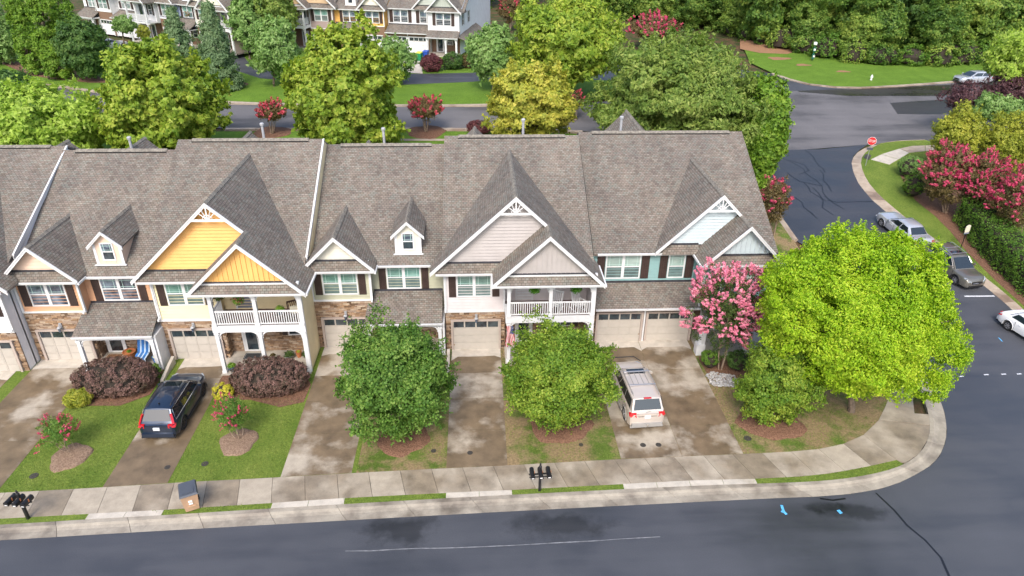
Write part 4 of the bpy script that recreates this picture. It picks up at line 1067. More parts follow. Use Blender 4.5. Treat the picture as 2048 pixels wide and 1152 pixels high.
    if plate: B().box(-.16, .16, y0-.04, y0+.02, belt-.36, belt-.2).build('licence_plate', 'plate', t)
    if rails:
        for sx in (-1, 1):
            pts = [(sx*wtp*.88, rt+.18, zr), (sx*wtp*.88, rt+.26, zr+.07), (sx*wtp*.9, (rt+wst)/2, zr+.08), (sx*wtp*.88, wst-.3, zr+.06), (sx*wtp*.88, wst-.2, zr)]
            B().tube(pts, .022, 6).build('roof_rail', rails, t)
    if roof_rack:
        for yy in roof_rack: B().box(-wtp*.92, wtp*.92, yy-.035, yy+.035, zr+.075, zr+.115).build('cross_bar', 'alloy', t)
    if sunroof: B().box(-wtp*.62, wtp*.62, wst-.62, wst-.2, zr-.01, zr+.034).build('sunroof', 'carglass', t)
    return t

M['tyre'] = flat('tyre', (.018, .018, .02), .8, var=.2); M['alloy'] = flat('alloy', (.5, .5, .52), .3, metal=.8, var=.05); M['darkalloy'] = flat('dark_alloy', (.05, .05, .06), .3, metal=.6)
M['carglass'], _n, _b = base_mat('car_glass', .03, 0, .9); _b.inputs['Base Color'].default_value = (.012, .018, .022, 1); _b.inputs['Coat Weight'].default_value = .5
M['chrome'], _n, _b = base_mat('chrome', .12, 1); _b.inputs['Base Color'].default_value = (.7, .7, .72, 1)
M['tail_red'], _n, _b = base_mat('tail_lamp_red', .12, 0, .8); _b.inputs['Base Color'].default_value = (.50, .012, .02, 1)
M['lampglass'], _n, _b = base_mat('lamp_glass', .08, .3, .9); _b.inputs['Base Color'].default_value = (.45, .5, .55, 1)
M['plate'] = flat('licence_plate', (.65, .68, .72), .4); M['bumper'] = flat('bumper_grey', (.3, .29, .28), .4)
def paint(n, c, met=.4, rough=.28): return flat(n, c, rough, met, .03, 1, coat=1)
M['navy'] = paint('paint_navy', (.012, .028, .062), .5); M['champagne'] = paint('paint_champagne', (.60, .53, .475), .3); M['silver'] = paint('paint_silver', (.55, .57, .62), .5)
M['olivegrey'] = paint('paint_grey_brown', (.20, .19, .165), .55); M['pearl'] = paint('paint_white', (.82, .83, .85), .0); M['carblack'] = flat('cladding_black', (.02, .02, .024), .6)
M['greyblue'] = flat('door_grey_blue', (.20, .22, .28), .4)
# ================================================================ ground, streets, walks
M['grass'] = grass_mat('lawn_grass', (.105, .175, .025), (.18, .24, .045))
M['grass2'] = grass_mat('lawn_grass_thin', (.085, .14, .022), (.13, .19, .035), (.30, .22, .12), .465)
M['grass3'] = grass_mat('lawn_bank', (.10, .19, .02), (.14, .25, .03))
M['floor'] = grass_mat('rough_ground', (.04, .06, .018), (.075, .09, .03), (.13, .08, .045), .52)
M['mulch'] = mulch_mat('bark_mulch', (.07, .035, .022), (.21, .115, .075)); M['mulch2'] = mulch_mat('pale_mulch', (.11, .065, .045), (.27, .19, .135))
M['soil'] = mulch_mat('bare_soil', (.20, .11, .06), (.34, .19, .11))
M['drive'] = concrete_mat('driveway_concrete', (.40, .35, .28), (.175, .128, .078), .465, .36, .06, .12)
M['walk'] = concrete_mat('sidewalk_concrete', (.385, .335, .265), (.25, .205, .15), .53, .5, .1, .3)
M['kerb'] = concrete_mat('kerb_concrete', (.34, .305, .25), (.20, .17, .135), .55, .8, .12, .2)
M['apron'] = concrete_mat('pale_concrete', (.52, .475, .41), (.42, .37, .3), .62, .8, .1)
M['kerbold'] = concrete_mat('old_kerb', (.40, .33, .26), (.25, .18, .13), .55, .5, .1, .2)
def SPOTS_AT(): return [(*G(800, 1060, 0), 1.9, 1.0), (*G(1110, 1052, 0), 2.6, .9), (*G(1710, 1024, 0), 1.8, .6), (*G(1640, 330, 0), 3.0, 2.2), (*G(1650, 1015, 0), 1.2, .4)]
M['asphalt'] = asphalt_mat('asphalt_sealed', (.062, .066, .078), (.038, .041, .050), wetspots=True)
M['asphalt_old'] = asphalt_mat('asphalt_old', (.125, .12, .125), (.055, .05, .05), .75, .5)
M['asphalt_wet'] = asphalt_mat('asphalt_wet', (.04, .035, .034), (.02, .018, .02), .4, .2)
M['seal'] = flat('crack_sealer', (.010, .010, .013), .35)
M['paintwhite'] = flat('road_paint_white', (.6, .62, .66), .7, var=.15, scale=10); M['paintblue'] = flat('survey_paint_blue', (.10, .42, .75), .7, var=.2, scale=12)
M['brickfar'] = island_mat('far_stone', [(.16, .10, .07), (.24, .15, .10)], .9, 14)
M['twig'] = flat('inner_twigs', (.03, .022, .015), .9, var=.3, scale=8)
M['iron'] = flat('cast_iron', (.05, .045, .04), .6, var=.3, scale=20)

g = B()
ys = [-200, -80]+[q[0] for q in HP[1:]]
xs = [-900, -200, -60, 0, 60, 200, 900]
for i in range(len(ys)-1):
    for j in range(len(xs)-1):
        g.quad((xs[j], ys[i], h(ys[i])-.12), (xs[j+1], ys[i], h(ys[i])-.12), (xs[j+1], ys[i+1], h(ys[i+1])-.12), (xs[j], ys[i+1], h(ys[i+1])-.12))
g.build('ground', 'floor', kind='structure')

kerb_road = PG((0, 1080.7), (260, 1065), (520, 1050.5), (760, 1037), (1020, 1022.6), (1270, 1010), (1520, 997.6), (1637, 993), (1700, 988), (1760, 978), (1800, 965), (1834, 948), (1862, 931), (1879, 913), (1890, 888), (1894, 862), (1890, 827), (1879, 796), off=0)
kerb_back = PG((0, 1050.5), (178, 1039), (329, 1031), (520, 1018.7), (892, 997), (1024, 990), (1246, 979), (1400, 971.6), (1510, 968), (1625, 964), (1690, 958), (1744, 949), (1780, 940), (1809, 929), (1835, 912), (1850, 893), (1859, 870), (1860, 850), (1856, 820), (1842, 784))
walk_front = PG((0, 1037.5), (178, 1027.7), (325, 1020), (545, 1006), (690, 996), (892, 985.7), (1024, 980), (1248, 968), (1381, 961), (1510, 957.5), (1600, 953), (1654, 947.5), (1700, 940), (1745, 931), (1793, 920))
walk_back = PG((8, 985.7), (212, 974.7), (357, 965), (520, 957), (700, 946.5), (892, 936.7), (1020, 930.8), (1235, 918.5), (1483, 908), (1560, 905), (1629, 900), (1682, 891), (1727, 870), (1758, 840))
slope_k = (kerb_road[6][1]-kerb_road[0][1])/(kerb_road[6][0]-kerb_road[0][0])
def ext(pts, x): return [(x, pts[0][1]+slope_k*(x-pts[0][0]))]+pts
kerb_road, kerb_back, walk_front, walk_back = [ext(p, -46) for p in (kerb_road, kerb_back, walk_front, walk_back)]
side_l = [(26.6, 33.5), (27.2, 38), (27.3, 44)]+PG((1590, 480), (1575, 462), (1556, 432), (1542, 400), (1530, 340), (1530, 299), (1640, 298.5), off=0)
side_r = PG((1735, 289), (1718, 300), (1706, 312), (1702, 326), (1706, 345), (1716, 367), (1741, 398), (1773, 425), (1800, 446), (1882, 505), (1981, 581.5), (2018, 612.7), (2060, 648), (2140, 712), off=0)
right_edge = [(46, 34), (60, 28), (60, -10), (-46, -10)]
sheet('street', kerb_road+side_l+side_r+right_edge[1:], 0, 'asphalt')
# kerb and gutter segments
def band(parent, name, A, Bb, n, za, zb, mat, th=.12, gap=.012, kids='slab'):
    a = resample(A, n); b_ = resample(Bb, n)
    for i in range(n):
        q = [a[i].lerp(a[i+1], gap), a[i+1].lerp(a[i], gap), b_[i+1].lerp(b_[i], gap), b_[i].lerp(b_[i+1], gap)]
        pts = [(q[0].x, q[0].y, h(q[0].y)+za), (q[1].x, q[1].y, h(q[1].y)+za), (q[2].x, q[2].y, h(q[2].y)+zb), (q[3].x, q[3].y, h(q[3].y)+zb)]
        B().slab(pts, th).build(kids, mat, parent)
kr = kerb_road+side_l[:2]; kb = kerb_back+[(25.9, 33.8), (26.4, 38)]
kc = empty('kerb', (0, 22, 0), kind='structure'); kc.location = (0, 0, 0)
mid = [tuple(Vector(p).lerp(Vector(q), .42)) for p, q in zip(resample(kr, 60), resample(kb, 60))]
NK = 27
A_, M_, B_ = resample(smooth_line(kr), NK*1), None, None
a_f, b_f = smooth_line(kr, 2), smooth_line(kb, 2)
ra, rb_ = resample(a_f, NK*4), resample(b_f, NK*4)
for i in range(NK):
    bb = B(); k0 = i*4
    prof = [(0, .004), (.45, .012), (.62, .05), (.75, .11), (1.0, .12)]
    sec = []
    for j in range(5):
        t_ = j/4; t_ = .003+t_*.994
        k_ = k0+min(int(t_*4), 3); f_ = t_*4-min(int(t_*4), 3)
        P0 = ra[k_].lerp(ra[k_+1], f_); P1 = rb_[k_].lerp(rb_[k_+1], f_)
        ring = []
        for (u_, z_) in prof:
            p_ = P0.lerp(P1, u_); ring.append((p_.x, p_.y, h(p_.y)+z_))
        ring.append((P1.x, P1.y, h(P1.y)-.1)); ring.append((P0.x, P0.y, h(P0.y)-.1)); sec.append(ring)
    for j in range(4): 
        n0 = len(bb.v); bb.v += sec[j]+sec[j+1]
        for q in range(7): bb.f.append((n0+q, n0+(q+1) % 7, n0+7+(q+1) % 7, n0+7+q))
    n0 = len(bb.v); bb.v += sec[0]+sec[4]; bb.f.append(tuple(range(n0, n0+7))); bb.f.append(tuple(range(n0+13, n0+6, -1)))
    bb.build('kerb_segment', 'kerb', kc)
# verge, lawns
sheet('verge', walk_front+[tuple(p) for p in PG((1809, 929))]+kerb_back[:15][::-1], .10, 'grass')
def wb(x):  # sidewalk's back edge at x
    P = walk_back
    for a, b_ in zip(P, P[1:]):
        if a[0] <= x <= b_[0]: return a[1]+(b_[1]-a[1])*(x-a[0])/(b_[0]-a[0])
    return P[-1][1]
cut = [p for p in walk_back if p[0] < -6.0]
sheet('lawn', cut+[(-6.0, wb(-6.0)), (-6.0, 40), (-46, 40)], .098, 'grass')
sheet('lawn', [(-6.0, wb(-6.0))]+[p for p in walk_back if p[0] > -6.0]+PG((1776, 800), (1792, 760))+[(24.2, 36), (24.8, 50), (24.8, 66), (18.6, 66), (18.6, 40), (-6, 40)], .098, 'grass2')
# sidewalk
sw = empty('sidewalk', (0, 0, 0), kind='structure')
A1 = [p for p in walk_front]; B1 = [p for p in walk_back if p[0] < PG((1727, 870))[0][0]+.1]
band(sw, 'sidewalk', smooth_line(B1, 1), smooth_line(A1, 1), 44, .108, .106, 'walk', .1, .006)
# corner ramp slabs
for poly in ([(1727, 870), (1758, 840), (1860, 852), (1857, 876), (1838, 908), (1812, 925), (1793, 920)], [(1758, 839), (1770, 815), (1778, 795), (1826, 802), (1829, 827), (1860, 829), (1861, 851)], [(1779, 794), (1792, 755), (1828, 758), (1826, 801)]):
    sheet('slab', PG(*poly), .112, 'walk', parent=sw, rim=.1)
# driveways
DR = [('driveway', -34.6, -31.9, 34.2), ('driveway', -30.9, -26.9, 34.3), ('driveway', -26.1, -22.35, 35.35), ('driveway', -17.65, -14.75, 35.2), ('driveway', -9.55, -6.22, 36.3), ('driveway', -1.68, 1.3, 35.75), ('driveway', 6.95, 10.03, 36.4), ('driveway', 10.05, 13.17, 36.4)]
rr = random.Random(3)
for nm, x0, x1, yt in DR[1:]:
    dv = empty('driveway', (0, 0, 0), kind='structure')
    cuts = [max(wb(x0), wb(x1))-.0, 28.3, 31.0, 33.4, yt-.55]
    for i in range(4):
        ya_, yb_ = cuts[i], cuts[i+1]-.015
        p0 = (x0, wb(x0)+.02 if i == 0 else ya_); p1 = (x1, wb(x1)+.02 if i == 0 else ya_)
        B().slab([(p0[0], p0[1], .112), (p1[0], p1[1], .112), (x1, yb_, .112), (x0, yb_, .112)], .1).build('slab', 'drive', dv)
    # pale dry apron under the door with an uneven lip
    pts = [(x0, yt+.3), (x0, yt-.5-.35)]
    for k in range(9):
        u = k/8; pts.append((x0+(x1-x0)*u, yt-.62-.2*math.sin(u*3.1+.4)*(-1)**0*(.3) - (.5 if k in (0, 8) else 0)*rr.random()))
    pts += [(x1, yt+.3)]
    sheet('garage_apron', pts[:1]+pts[2:], .118, 'apron', parent=dv)
def along(P, x):
    for a, b_ in zip(P, P[1:]):
        if a[0] <= x <= b_[0]: return a[1]+(b_[1]-a[1])*(x-a[0])/(b_[0]-a[0])
for (xa_, xb_) in ((178, 329), (545, 690), (892, 1024), (1246, 1510)):
    a = PG((xa_, 1000))[0][0]*0; x0 = G(xa_, along([(0, 1037.5), (545, 1006), (1024, 980), (1512, 958)], xa_), .1)[0]; x1 = G(xb_, along([(0, 1037.5), (545, 1006), (1024, 980), (1512, 958)], xb_), .1)[0]
    ap = empty('driveway_apron', (0, 0, 0), kind='structure'); n_ = max(2, round((x1-x0)/1.6))
    for i in range(n_):
        u0, u1 = x0+(x1-x0)*i/n_+.01, x0+(x1-x0)*(i+1)/n_-.01
        B().slab([(u0, along(kerb_back, u0)+.01, .121), (u1, along(kerb_back, u1)+.01, .121), (u1, along(walk_front, u1)-.01, .117), (u0, along(walk_front, u0)-.01, .117)], .1).build('slab', 'apron', ap)
# mulch rings (mounded)
def mound(name, c, rx, ry, mat, hgt=.1, seed=1, z=.1, rz=0, kind='stuff', **kw):
    r = random.Random(seed); K = 28; b = B(); ph = [r.uniform(0, 6) for _ in range(3)]
    def ed(a): return 1+.06*math.sin(3*a+ph[0])+.05*math.sin(5*a+ph[1])+.03*math.sin(9*a+ph[2])
    rings = []
    for (q, zz) in ((1, -.03), (.93, hgt*.45), (.7, hgt*.8), (.35, hgt), ):
        R_ = []
        for k in range(K):
            a = 2*math.pi*k/K; x = rx*q*ed(a)*math.cos(a); y = ry*q*ed(a)*math.sin(a)
            X = c[0]+x*math.cos(rz)-y*math.sin(rz); Y_ = c[1]+x*math.sin(rz)+y*math.cos(rz); R_.append((X, Y_, h(Y_)+z+zz))
        rings.append(R_)
    for R_ in rings: b.v += R_
    for i in range(len(rings)-1):
        for k in range(K): b.f.append((i*K+k, i*K+(k+1) % K, (i+1)*K+(k+1) % K, (i+1)*K+k))
    b.f.append(tuple(range((len(rings)-1)*K, len(rings)*K)))
    return b.build(name, mat, smooth=True, kind=kind, **kw)
def mpx(x, y): return G(x, y, .1)
mound('mulch_bed', mpx(141, 914), .92, 1.02, 'mulch2', .16, 1); mound('mulch_bed', mpx(477, 884), .94, 1.05, 'mulch2', .16, 2)
mound('mulch_bed', mpx(806, 876), 1.35, 1.4, 'mulch', .1, 3); mound('mulch_bed', mpx(1120, 850), 1.7, 1.5, 'mulch', .12, 4); mound('mulch_bed', mpx(1540, 842), 1.8, 1.6, 'mulch', .12, 5)
sheet('mulch_bed', PG((140, 800), (170, 812), (240, 812), (300, 790), (318, 762), (330, 735), (200, 715), (165, 745), (145, 780)), .125, 'mulch', kind='stuff')
sheet('mulch_bed', PG((428, 790), (440, 802), (500, 800), (560, 815), (607, 805), (622, 770), (600, 720), (470, 720), (440, 760)), .125, 'mulch', kind='stuff')
sheet('mulch_bed', PG((1398, 720), (1417, 752), (1450, 765), (1490, 755), (1530, 730), (1560, 690), (1400, 690)), .125, 'mulch', kind='stuff')
# river stones
rs = B(); r_ = random.Random(5); poly = PG((1410, 752), (1424, 773), (1465, 776), (1478, 768), (1468, 752), (1425, 745))
cx_ = sum(p[0] for p in poly)/6; cy_ = sum(p[1] for p in poly)/6
for i in range(420):
    a, b_ = r_.random(), r_.randrange(6); p, q = poly[b_], poly[(b_+1) % 6]; c_ = r_.random()**.5
    X = cx_+(p[0]*(1-a)+q[0]*a-cx_)*c_; Y_ = cy_+(p[1]*(1-a)+q[1]*a-cy_)*c_; s_ = r_.uniform(.04, .09)
    rs.lathe([(s_*.5, 0), (s_, s_*.5), (s_*.5, s_)], (X, Y_, .11+r_.uniform(0, .05)), 5, r_.uniform(.7, 1.3), 1)
M['pebble'] = island_mat('river_stone', [(.20, .19, .18), (.42, .42, .42), (.33, .30, .27), (.5, .5, .5)], .6)
rs.build('river_stones', 'pebble', kind='stuff')

# street wear: patches, sealed cracks, paint
def ribbon(name, px, w, off, mat, parent=None, jit=0, wf=None, **kw):
    P = [Vector(G(x, y, off)) for x, y in px]; r = random.Random(len(px)*7+int(px[0][0])); Q = [P[0]]
    for a, b_ in zip(P, P[1:]):
        n_ = max(1, int((b_-a).length/.8)) if jit else 1
        for i in range(1, n_+1): Q.append(a.lerp(b_, i/n_)+Vector((r.uniform(-jit, jit), r.uniform(-jit, jit))))
    L_, R_ = [], []
    for i, p in enumerate(Q):
        t_ = (Q[min(i+1, len(Q)-1)]-Q[max(i-1, 0)]).normalized(); n_ = Vector((-t_.y, t_.x))*(w/2*(r.uniform(.6, 1.3) if jit else 1))
        L_.append(p+n_); R_.append(p-n_)
    b = B()
    for i in range(len(Q)-1):
        ys_ = [q.y for q in (L_[i], L_[i+1], R_[i+1], R_[i])]
        b.poly([(q.x, q.y, h(q.y)+off) for q in (R_[i], R_[i+1], L_[i+1], L_[i])])
    return b.build(name, mat, parent, **kw)
cr = dict(kind='structure')
ribbon('sealed_crack', [(1752, 986), (1790, 1020), (1815, 1050), (1850, 1080), (1880, 1115), (1900, 1152), (1915, 1190)], .09, .006, 'seal', jit=.05, **cr)
ribbon('sealed_crack', [(1640, 997), (1665, 1001), (1692, 997)], .1, .006, 'seal', jit=.03, **cr)
for L_ in ([(1560, 314), (1595, 330), (1640, 370), (1650, 395), (1690, 420)], [(1580, 320), (1612, 330), (1616, 340), (1600, 350)], [(1625, 375), (1645, 400), (1640, 415), (1668, 430)], [(1590, 395), (1620, 425), (1635, 440)],
           [(1655, 400), (1700, 405), (1745, 403)], [(1640, 340), (1650, 360), (1665, 385)], [(1575, 345), (1600, 362), (1640, 372)], [(1608, 365), (1625, 385), (1650, 400)], [(1610, 300), (1640, 330), (1650, 345)]):
    ribbon('sealed_crack', L_, .12, .012, 'seal', jit=.2, **cr)
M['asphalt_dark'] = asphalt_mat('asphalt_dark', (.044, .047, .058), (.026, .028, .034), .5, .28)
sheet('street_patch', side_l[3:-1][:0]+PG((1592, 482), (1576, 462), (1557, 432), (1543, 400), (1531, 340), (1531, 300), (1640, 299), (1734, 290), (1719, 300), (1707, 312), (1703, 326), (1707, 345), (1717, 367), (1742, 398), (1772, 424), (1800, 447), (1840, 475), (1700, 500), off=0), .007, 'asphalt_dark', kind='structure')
M['scuff'] = flat('road_scuff', (.20, .205, .22), .7, var=.3, scale=4)
ribbon('scuff_line', [(690, 1102), (800, 1099), (1000, 1091), (1160, 1083), (1320, 1074)], .045, .006, 'scuff', jit=.03, **cr)
for (x, y) in ((1560, 1010), (1568, 1026)): pass
ribbon('survey_mark', [(1563, 1010), (1567, 1022), (1573, 1029)], .12, .008, 'paintblue', **cr); ribbon('survey_mark', [(1562, 1022), (1574, 1028)], .1, .01, 'paintblue', **cr)
ribbon('survey_mark', [(1676, 1020), (1683, 1027)], .16, .008, 'paintblue', **cr)
for (x, y) in ((1918, 753), (1968, 749.5), (2003, 748.5), (2034, 748)): ribbon('road_dash', [(x, y), (x+9, y-.6)], .1, .008, 'paintwhite', **cr)
ribbon('survey_mark', [(1997, 675), (2005, 683)], .07, .008, 'paintblue', **cr)
ribbon('parking_line', [(1929, 592.5), (1989, 592)], .13, .008, 'paintwhite', **cr); ribbon('parking_line', [(1752, 430.5), (1784, 431)], .13, .008, 'paintwhite', **cr)
M['damp'] = asphalt_mat('asphalt_damp', (.030, .031, .038), (.018, .019, .022), .5, .3)
def blot(c, rx, ry, seed, mat='damp', z=.003, kind='structure', name='damp_patch'):
    r = random.Random(seed); ph = [r.uniform(0, 6) for _ in range(4)]
    sheet(name, [(c[0]+rx*math.cos(a)*(1+.16*math.sin(3*a+ph[0])+.1*math.sin(5*a+ph[1])+.06*math.sin(11*a+ph[2])), c[1]+ry*math.sin(a)*(1+.16*math.sin(3*a+ph[0])+.1*math.sin(7*a+ph[3]))) for a in [2*math.pi*k/40 for k in range(40)]], z, mat, kind=kind)
# manhole and valve covers
def cover(px, r_, label, grp=None, mat='iron'):
    x, y = G(*px, .1); t = empty('utility_cover', (x, y, h(y)+.112), label=label, cat='cover', group=grp)
    b = B(); b.lathe([(r_, 0), (r_, .012), (r_*.9, .016), (r_*.86, .010), (.01, .010)], k=24); b.build('rim', mat, t)
    q = B()
    for i in range(-2, 3): q.box(-r_*.6, r_*.6, i*r_*.28-.012, i*r_*.28+.012, .010, .018)
    q.build('ribs', mat, t); return t
cover((335, 935), .14, 'round iron cover set in the driveway behind the dark blue car'); cover((940, 906), .14, 'round iron cover in the middle driveway between the two maples')
cover((1286, 890.5), .15, 'left of two round iron covers behind the beige car'); cover((1317, 890), .15, 'right of two round iron covers behind the beige car')
cover((68, 952), .2, 'rusty round lid sunk in the far left lawn'); cover((410, 928), .17, 'rusty lid in the lawn right of the dark blue car'); cover((867, 902), .14, 'small rusty lid in the bare grass below the left maple')
cover((1162, 890), .12, 'small lid in the bare grass left of the beige car'); cover((1495, 877), .2, 'dark lid in the grass right of the double driveway')

# rear streets and banks
sheet('rear_street', PG((1735, 289), (1640, 297), (1548, 302), (1400, 285), (1165, 262), (960, 257), (700, 256), (450, 257), (200, 240), (-40, 225), (-300, 190), (-300, 110), (-60, 140), (57, 167), (213, 189), (450, 209), (700, 213), (960, 214), (1180, 205), (1400, 190), (1545, 160), (1562, 152), (1600, 166), (1690, 176), (1800, 173), (1905, 166), (2100, 145), (2300, 130), (2300, 260), (2100, 272), (1850, 283), (1770, 287), off=0), .002, 'asphalt_old')
sheet('damp_patch', PG((1556, 165), (1610, 171), (1690, 179), (1900, 169), (2050, 155), (2050, 180), (1880, 192), (1700, 192), (1600, 184), off=0), .006, 'asphalt_wet', kind='structure')
sheet('street_patch', PG((1780, 206), (1900, 198), (1960, 196), (1960, 222), (1880, 229), (1795, 228), off=0), .006, 'asphalt_wet', kind='structure')
sheet('street_patch', PG((1548, 182), (1560, 152), (1600, 167), (1660, 176), (1700, 178), (1560, 183), off=0), .010, 'asphalt', kind='structure')
def kerb_line(px, w=.45, off=.1, mat='kerbold', n=None):
    kc_ = empty('kerb', (0, 0, 0), kind='structure'); P = smooth_line(PG(*px, off=0), 2); L_ = sum((Vector(a)-Vector(b_)).length for a, b_ in zip(P, P[1:])); n = n or max(2, int(L_/3))
    Q = resample(P, n)
    for i in range(n):
        a, b_ = Q[i], Q[i+1]; t_ = (b_-a).normalized(); nn_ = Vector((-t_.y, t_.x))*w/2; a = a+t_*.01; b_ = b_-t_*.01
        B().slab([(p.x, p.y, h(p.y)+off) for p in (a-nn_, b_-nn_, b_+nn_, a+nn_)], .2).build('kerb_segment', mat, kc_)
kerb_line([(-60, 138), (57, 165), (213, 187), (450, 207.5), (700, 211.5), (960, 212.5), (1180, 203)], .5)
kerb_line([(450, 259), (700, 258), (960, 259), (1165, 264)], .4)
kerb_line([(1590, 482), (1575, 463), (1556, 433), (1540, 400)], .45)
kerb_line([(1545, 148), (1562, 154), (1600, 167), (1650, 174), (1700, 177), (1760, 175), (1905, 165), (2060, 148)], .5)
# right-hand kerb: wide gutter
SR = PG((1850, 283), (1790, 285), (1750, 288), (1722, 299), (1707, 312), (1702, 326), (1706, 345), (1716, 367), (1741, 398), (1773, 425), (1800, 446), (1882, 505), (1981, 581.5), (2018, 612.7), (2100, 682), off=0)
SB = PG((1850, 279.5), (1795, 281), (1762, 286), (1738, 298), (1724, 312), (1721, 326), (1725, 343), (1739, 370), (1765, 397), (1796, 423), (1822, 444), (1905, 503), (2002, 580), (2038, 610), (2120, 678), off=.1)
kc2 = empty('kerb', (0, 0, 0), kind='structure'); band(kc2, 'k', smooth_line(SR, 2), smooth_line(SB, 2), 26, .004, .115, 'kerbold', .1, .01, 'kerb_segment')
sheet('lawn', SB+PG((2300, 800), (2300, 500), (2100, 430), (1990, 400), (1900, 330), (1870, 300), (1860, 282)), .09, 'grass')
sheet('mulch_bed', PG((1812, 372), (1830, 400), (1870, 432), (1900, 462), (1935, 505), (1990, 560), (2048, 612), (2120, 670), (2150, 600), (2000, 420), (1900, 340), (1850, 330), (1800, 350)), .10, 'mulch', kind='stuff')
fw_ = empty('footpath', (0, 0, 0), kind='structure')
for q in ([(1742, 319), (1779, 329), (1796, 319), (1763, 309)], [(1764, 308.5), (1797, 318.5), (1818, 306), (1799, 297.5)], [(1800, 297), (1819, 305.5), (1850, 302), (1850, 291), (1825, 292)], [(1851, 291), (1851, 302), (1900, 300), (1900, 289)]):
    sheet('slab', PG(*q), .115, 'apron' if q[0][0] < 1800 else 'kerbold', parent=fw_, rim=.08)
sheet('storm_inlet', PG((1727, 316), (1738, 320), (1743, 311), (1732, 308)), .125, 'iron', kind='structure')
# rear lawns
sheet('lawn', PG((450, 262), (700, 261), (960, 262), (1165, 267), (1300, 300), (1300, 330), (-100, 330), (-100, 250), (200, 262)), .06, 'grass3')
sheet('footpath', PG((560, 277), (900, 277), (900, 281), (560, 281)), .075, 'kerbold')
sheet('lawn', PG((-300, 100), (-60, 132), (57, 160), (213, 183), (450, 204), (700, 208.5), (960, 209.5), (1180, 200), (1400, 186), (1535, 150), (1300, 100), (1000, 100), (500, 100), (200, 80), (-300, 0)), .06, 'grass3')
sheet('alley', PG((440, 95), (470, 140), (520, 156), (640, 166), (800, 169), (945, 163), (1060, 152), (1200, 160), (1545, 158), (1545, 146), (1300, 120), (1110, 110), (1000, 138), (945, 145), (800, 148), (640, 146), (560, 140), (500, 128), (478, 100), (300, 60), (280, 70)), .075, 'asphalt')
sheet('lawn', PG((1545, 146), (1562, 152), (1600, 164), (1650, 171), (1700, 174), (1760, 172), (1905, 162), (2060, 145), (2060, 125), (1900, 130), (1750, 130), (1650, 112), (1540, 88), (1480, 80), (1500, 125)), .09, 'grass3')
sheet('bare_bank', PG((1480, 78), (1540, 86), (1600, 100), (1575, 108), (1520, 106), (1480, 98)), .11, 'soil', kind='stuff')
blot(G(1558, 117, .1), 1.6, .9, 8, 'soil', .115, 'stuff', 'bare_patch'); blot(G(1606, 130, .1), 1.0, .6, 9, 'soil', .115, 'stuff', 'bare_patch'); blot(G(1686, 143, .1), .9, .5, 10, 'soil', .115, 'stuff', 'bare_patch')
sheet('mulch_bed', PG((130, 135), (205, 155), (215, 165), (180, 165), (110, 158), (60, 150), (10, 130), (10, 120)), .08, 'mulch', kind='stuff')
mound('mulch_bed', G(545, 265, .06), 1.9, 1.6, 'mulch', .1, 21, .06); mound('mulch_bed', G(852, 264, .06), 2.0, 1.8, 'mulch', .1, 22, .06); mound('mulch_bed', G(432, 172, .06), 3.6, 2.6, 'mulch', .1, 23, .06)
sheet('drive_pad', PG((800, 145), (845, 147), (842, 112), (800, 112)), .095, 'apron')

# mown grass blades over the front lawns (nobody could count them)
gr_ = np.random.default_rng(77); n_ = 150000
gx = gr_.uniform(-40, 24.5, n_); gy = gr_.uniform(23.2, 36, n_)
def inpoly(x, y, poly):
    r = np.zeros(len(x), bool); j = len(poly)-1
    for i in range(len(poly)):
        xi, yi = poly[i]; xj, yj = poly[j]; c = ((yi > y) != (yj > y)) & (x < (xj-xi)*(y-yi)/(yj-yi+1e-12)+xi); r ^= c; j = i
    return r
pl = [(p_[0], p_[1]) for p_ in walk_back]+PG((1776, 800), (1792, 760))+[(24.2, 36), (-46, 36)]
vg = [(p_[0], p_[1]) for p_ in walk_front]+kerb_back[:15][::-1]
keep = inpoly(gx, gy, pl) | inpoly(gx, gy, vg)
for _, x0_, x1_, yt_ in DR[1:]: keep &= ~((gx > x0_-.02) & (gx < x1_+.02) & (gy > 25.0*0+np.interp(gx, [q[0] for q in walk_back], [q[1] for q in walk_back])-.1))
for xa_, xb_ in ((178, 329), (545, 690), (892, 1024), (1246, 1510)): keep &= ~((gx > G(xa_, 1000, .1)[0]) & (gx < G(xb_, 980, .1)[0]) & (gy < np.interp(gx, [q[0] for q in walk_front], [q[1] for q in walk_front])+.05))
for c_, rx_, ry_ in ((mpx(141, 912), 1.0, 1.15), (mpx(477, 882), 1.0, 1.2), (mpx(806, 876), 1.25, 1.3), (mpx(1120, 850), 1.6, 1.4), (mpx(1540, 842), 1.7, 1.5)): keep &= (((gx-c_[0])/rx_)**2+((gy-c_[1])/ry_)**2) > 1
keep &= ~((gy > 31.3) & (gx < -5)) | ((gx > -18.2) & (gx < -17.7))
gx = gx[keep]; gy = gy[keep]; n_ = len(gx)
dead = (gx > -6) & (np.sin(gx*1.3)+np.sin(gy*1.9+gx)+gr_.normal(size=n_)*.6 > .2); gx = gx[~dead]; gy = gy[~dead]; n_ = len(gx)
a_ = gr_.uniform(0, 6.283, n_); hh = gr_.uniform(.03, .085, n_); w_ = .016; V = np.empty((n_, 3, 3)); z_ = .098
V[:, 0] = np.stack([gx-np.cos(a_)*w_, gy-np.sin(a_)*w_, np.full(n_, z_)], 1); V[:, 1] = np.stack([gx+np.cos(a_)*w_, gy+np.sin(a_)*w_, np.full(n_, z_)], 1)
V[:, 2] = np.stack([gx+gr_.normal(size=n_)*.025, gy+gr_.normal(size=n_)*.025, z_+hh], 1)
M['blade'] = leaf_mat('grass_blade', (.08, .14, .02), (.16, .22, .04), (.30, .32, .09), .5, .25)
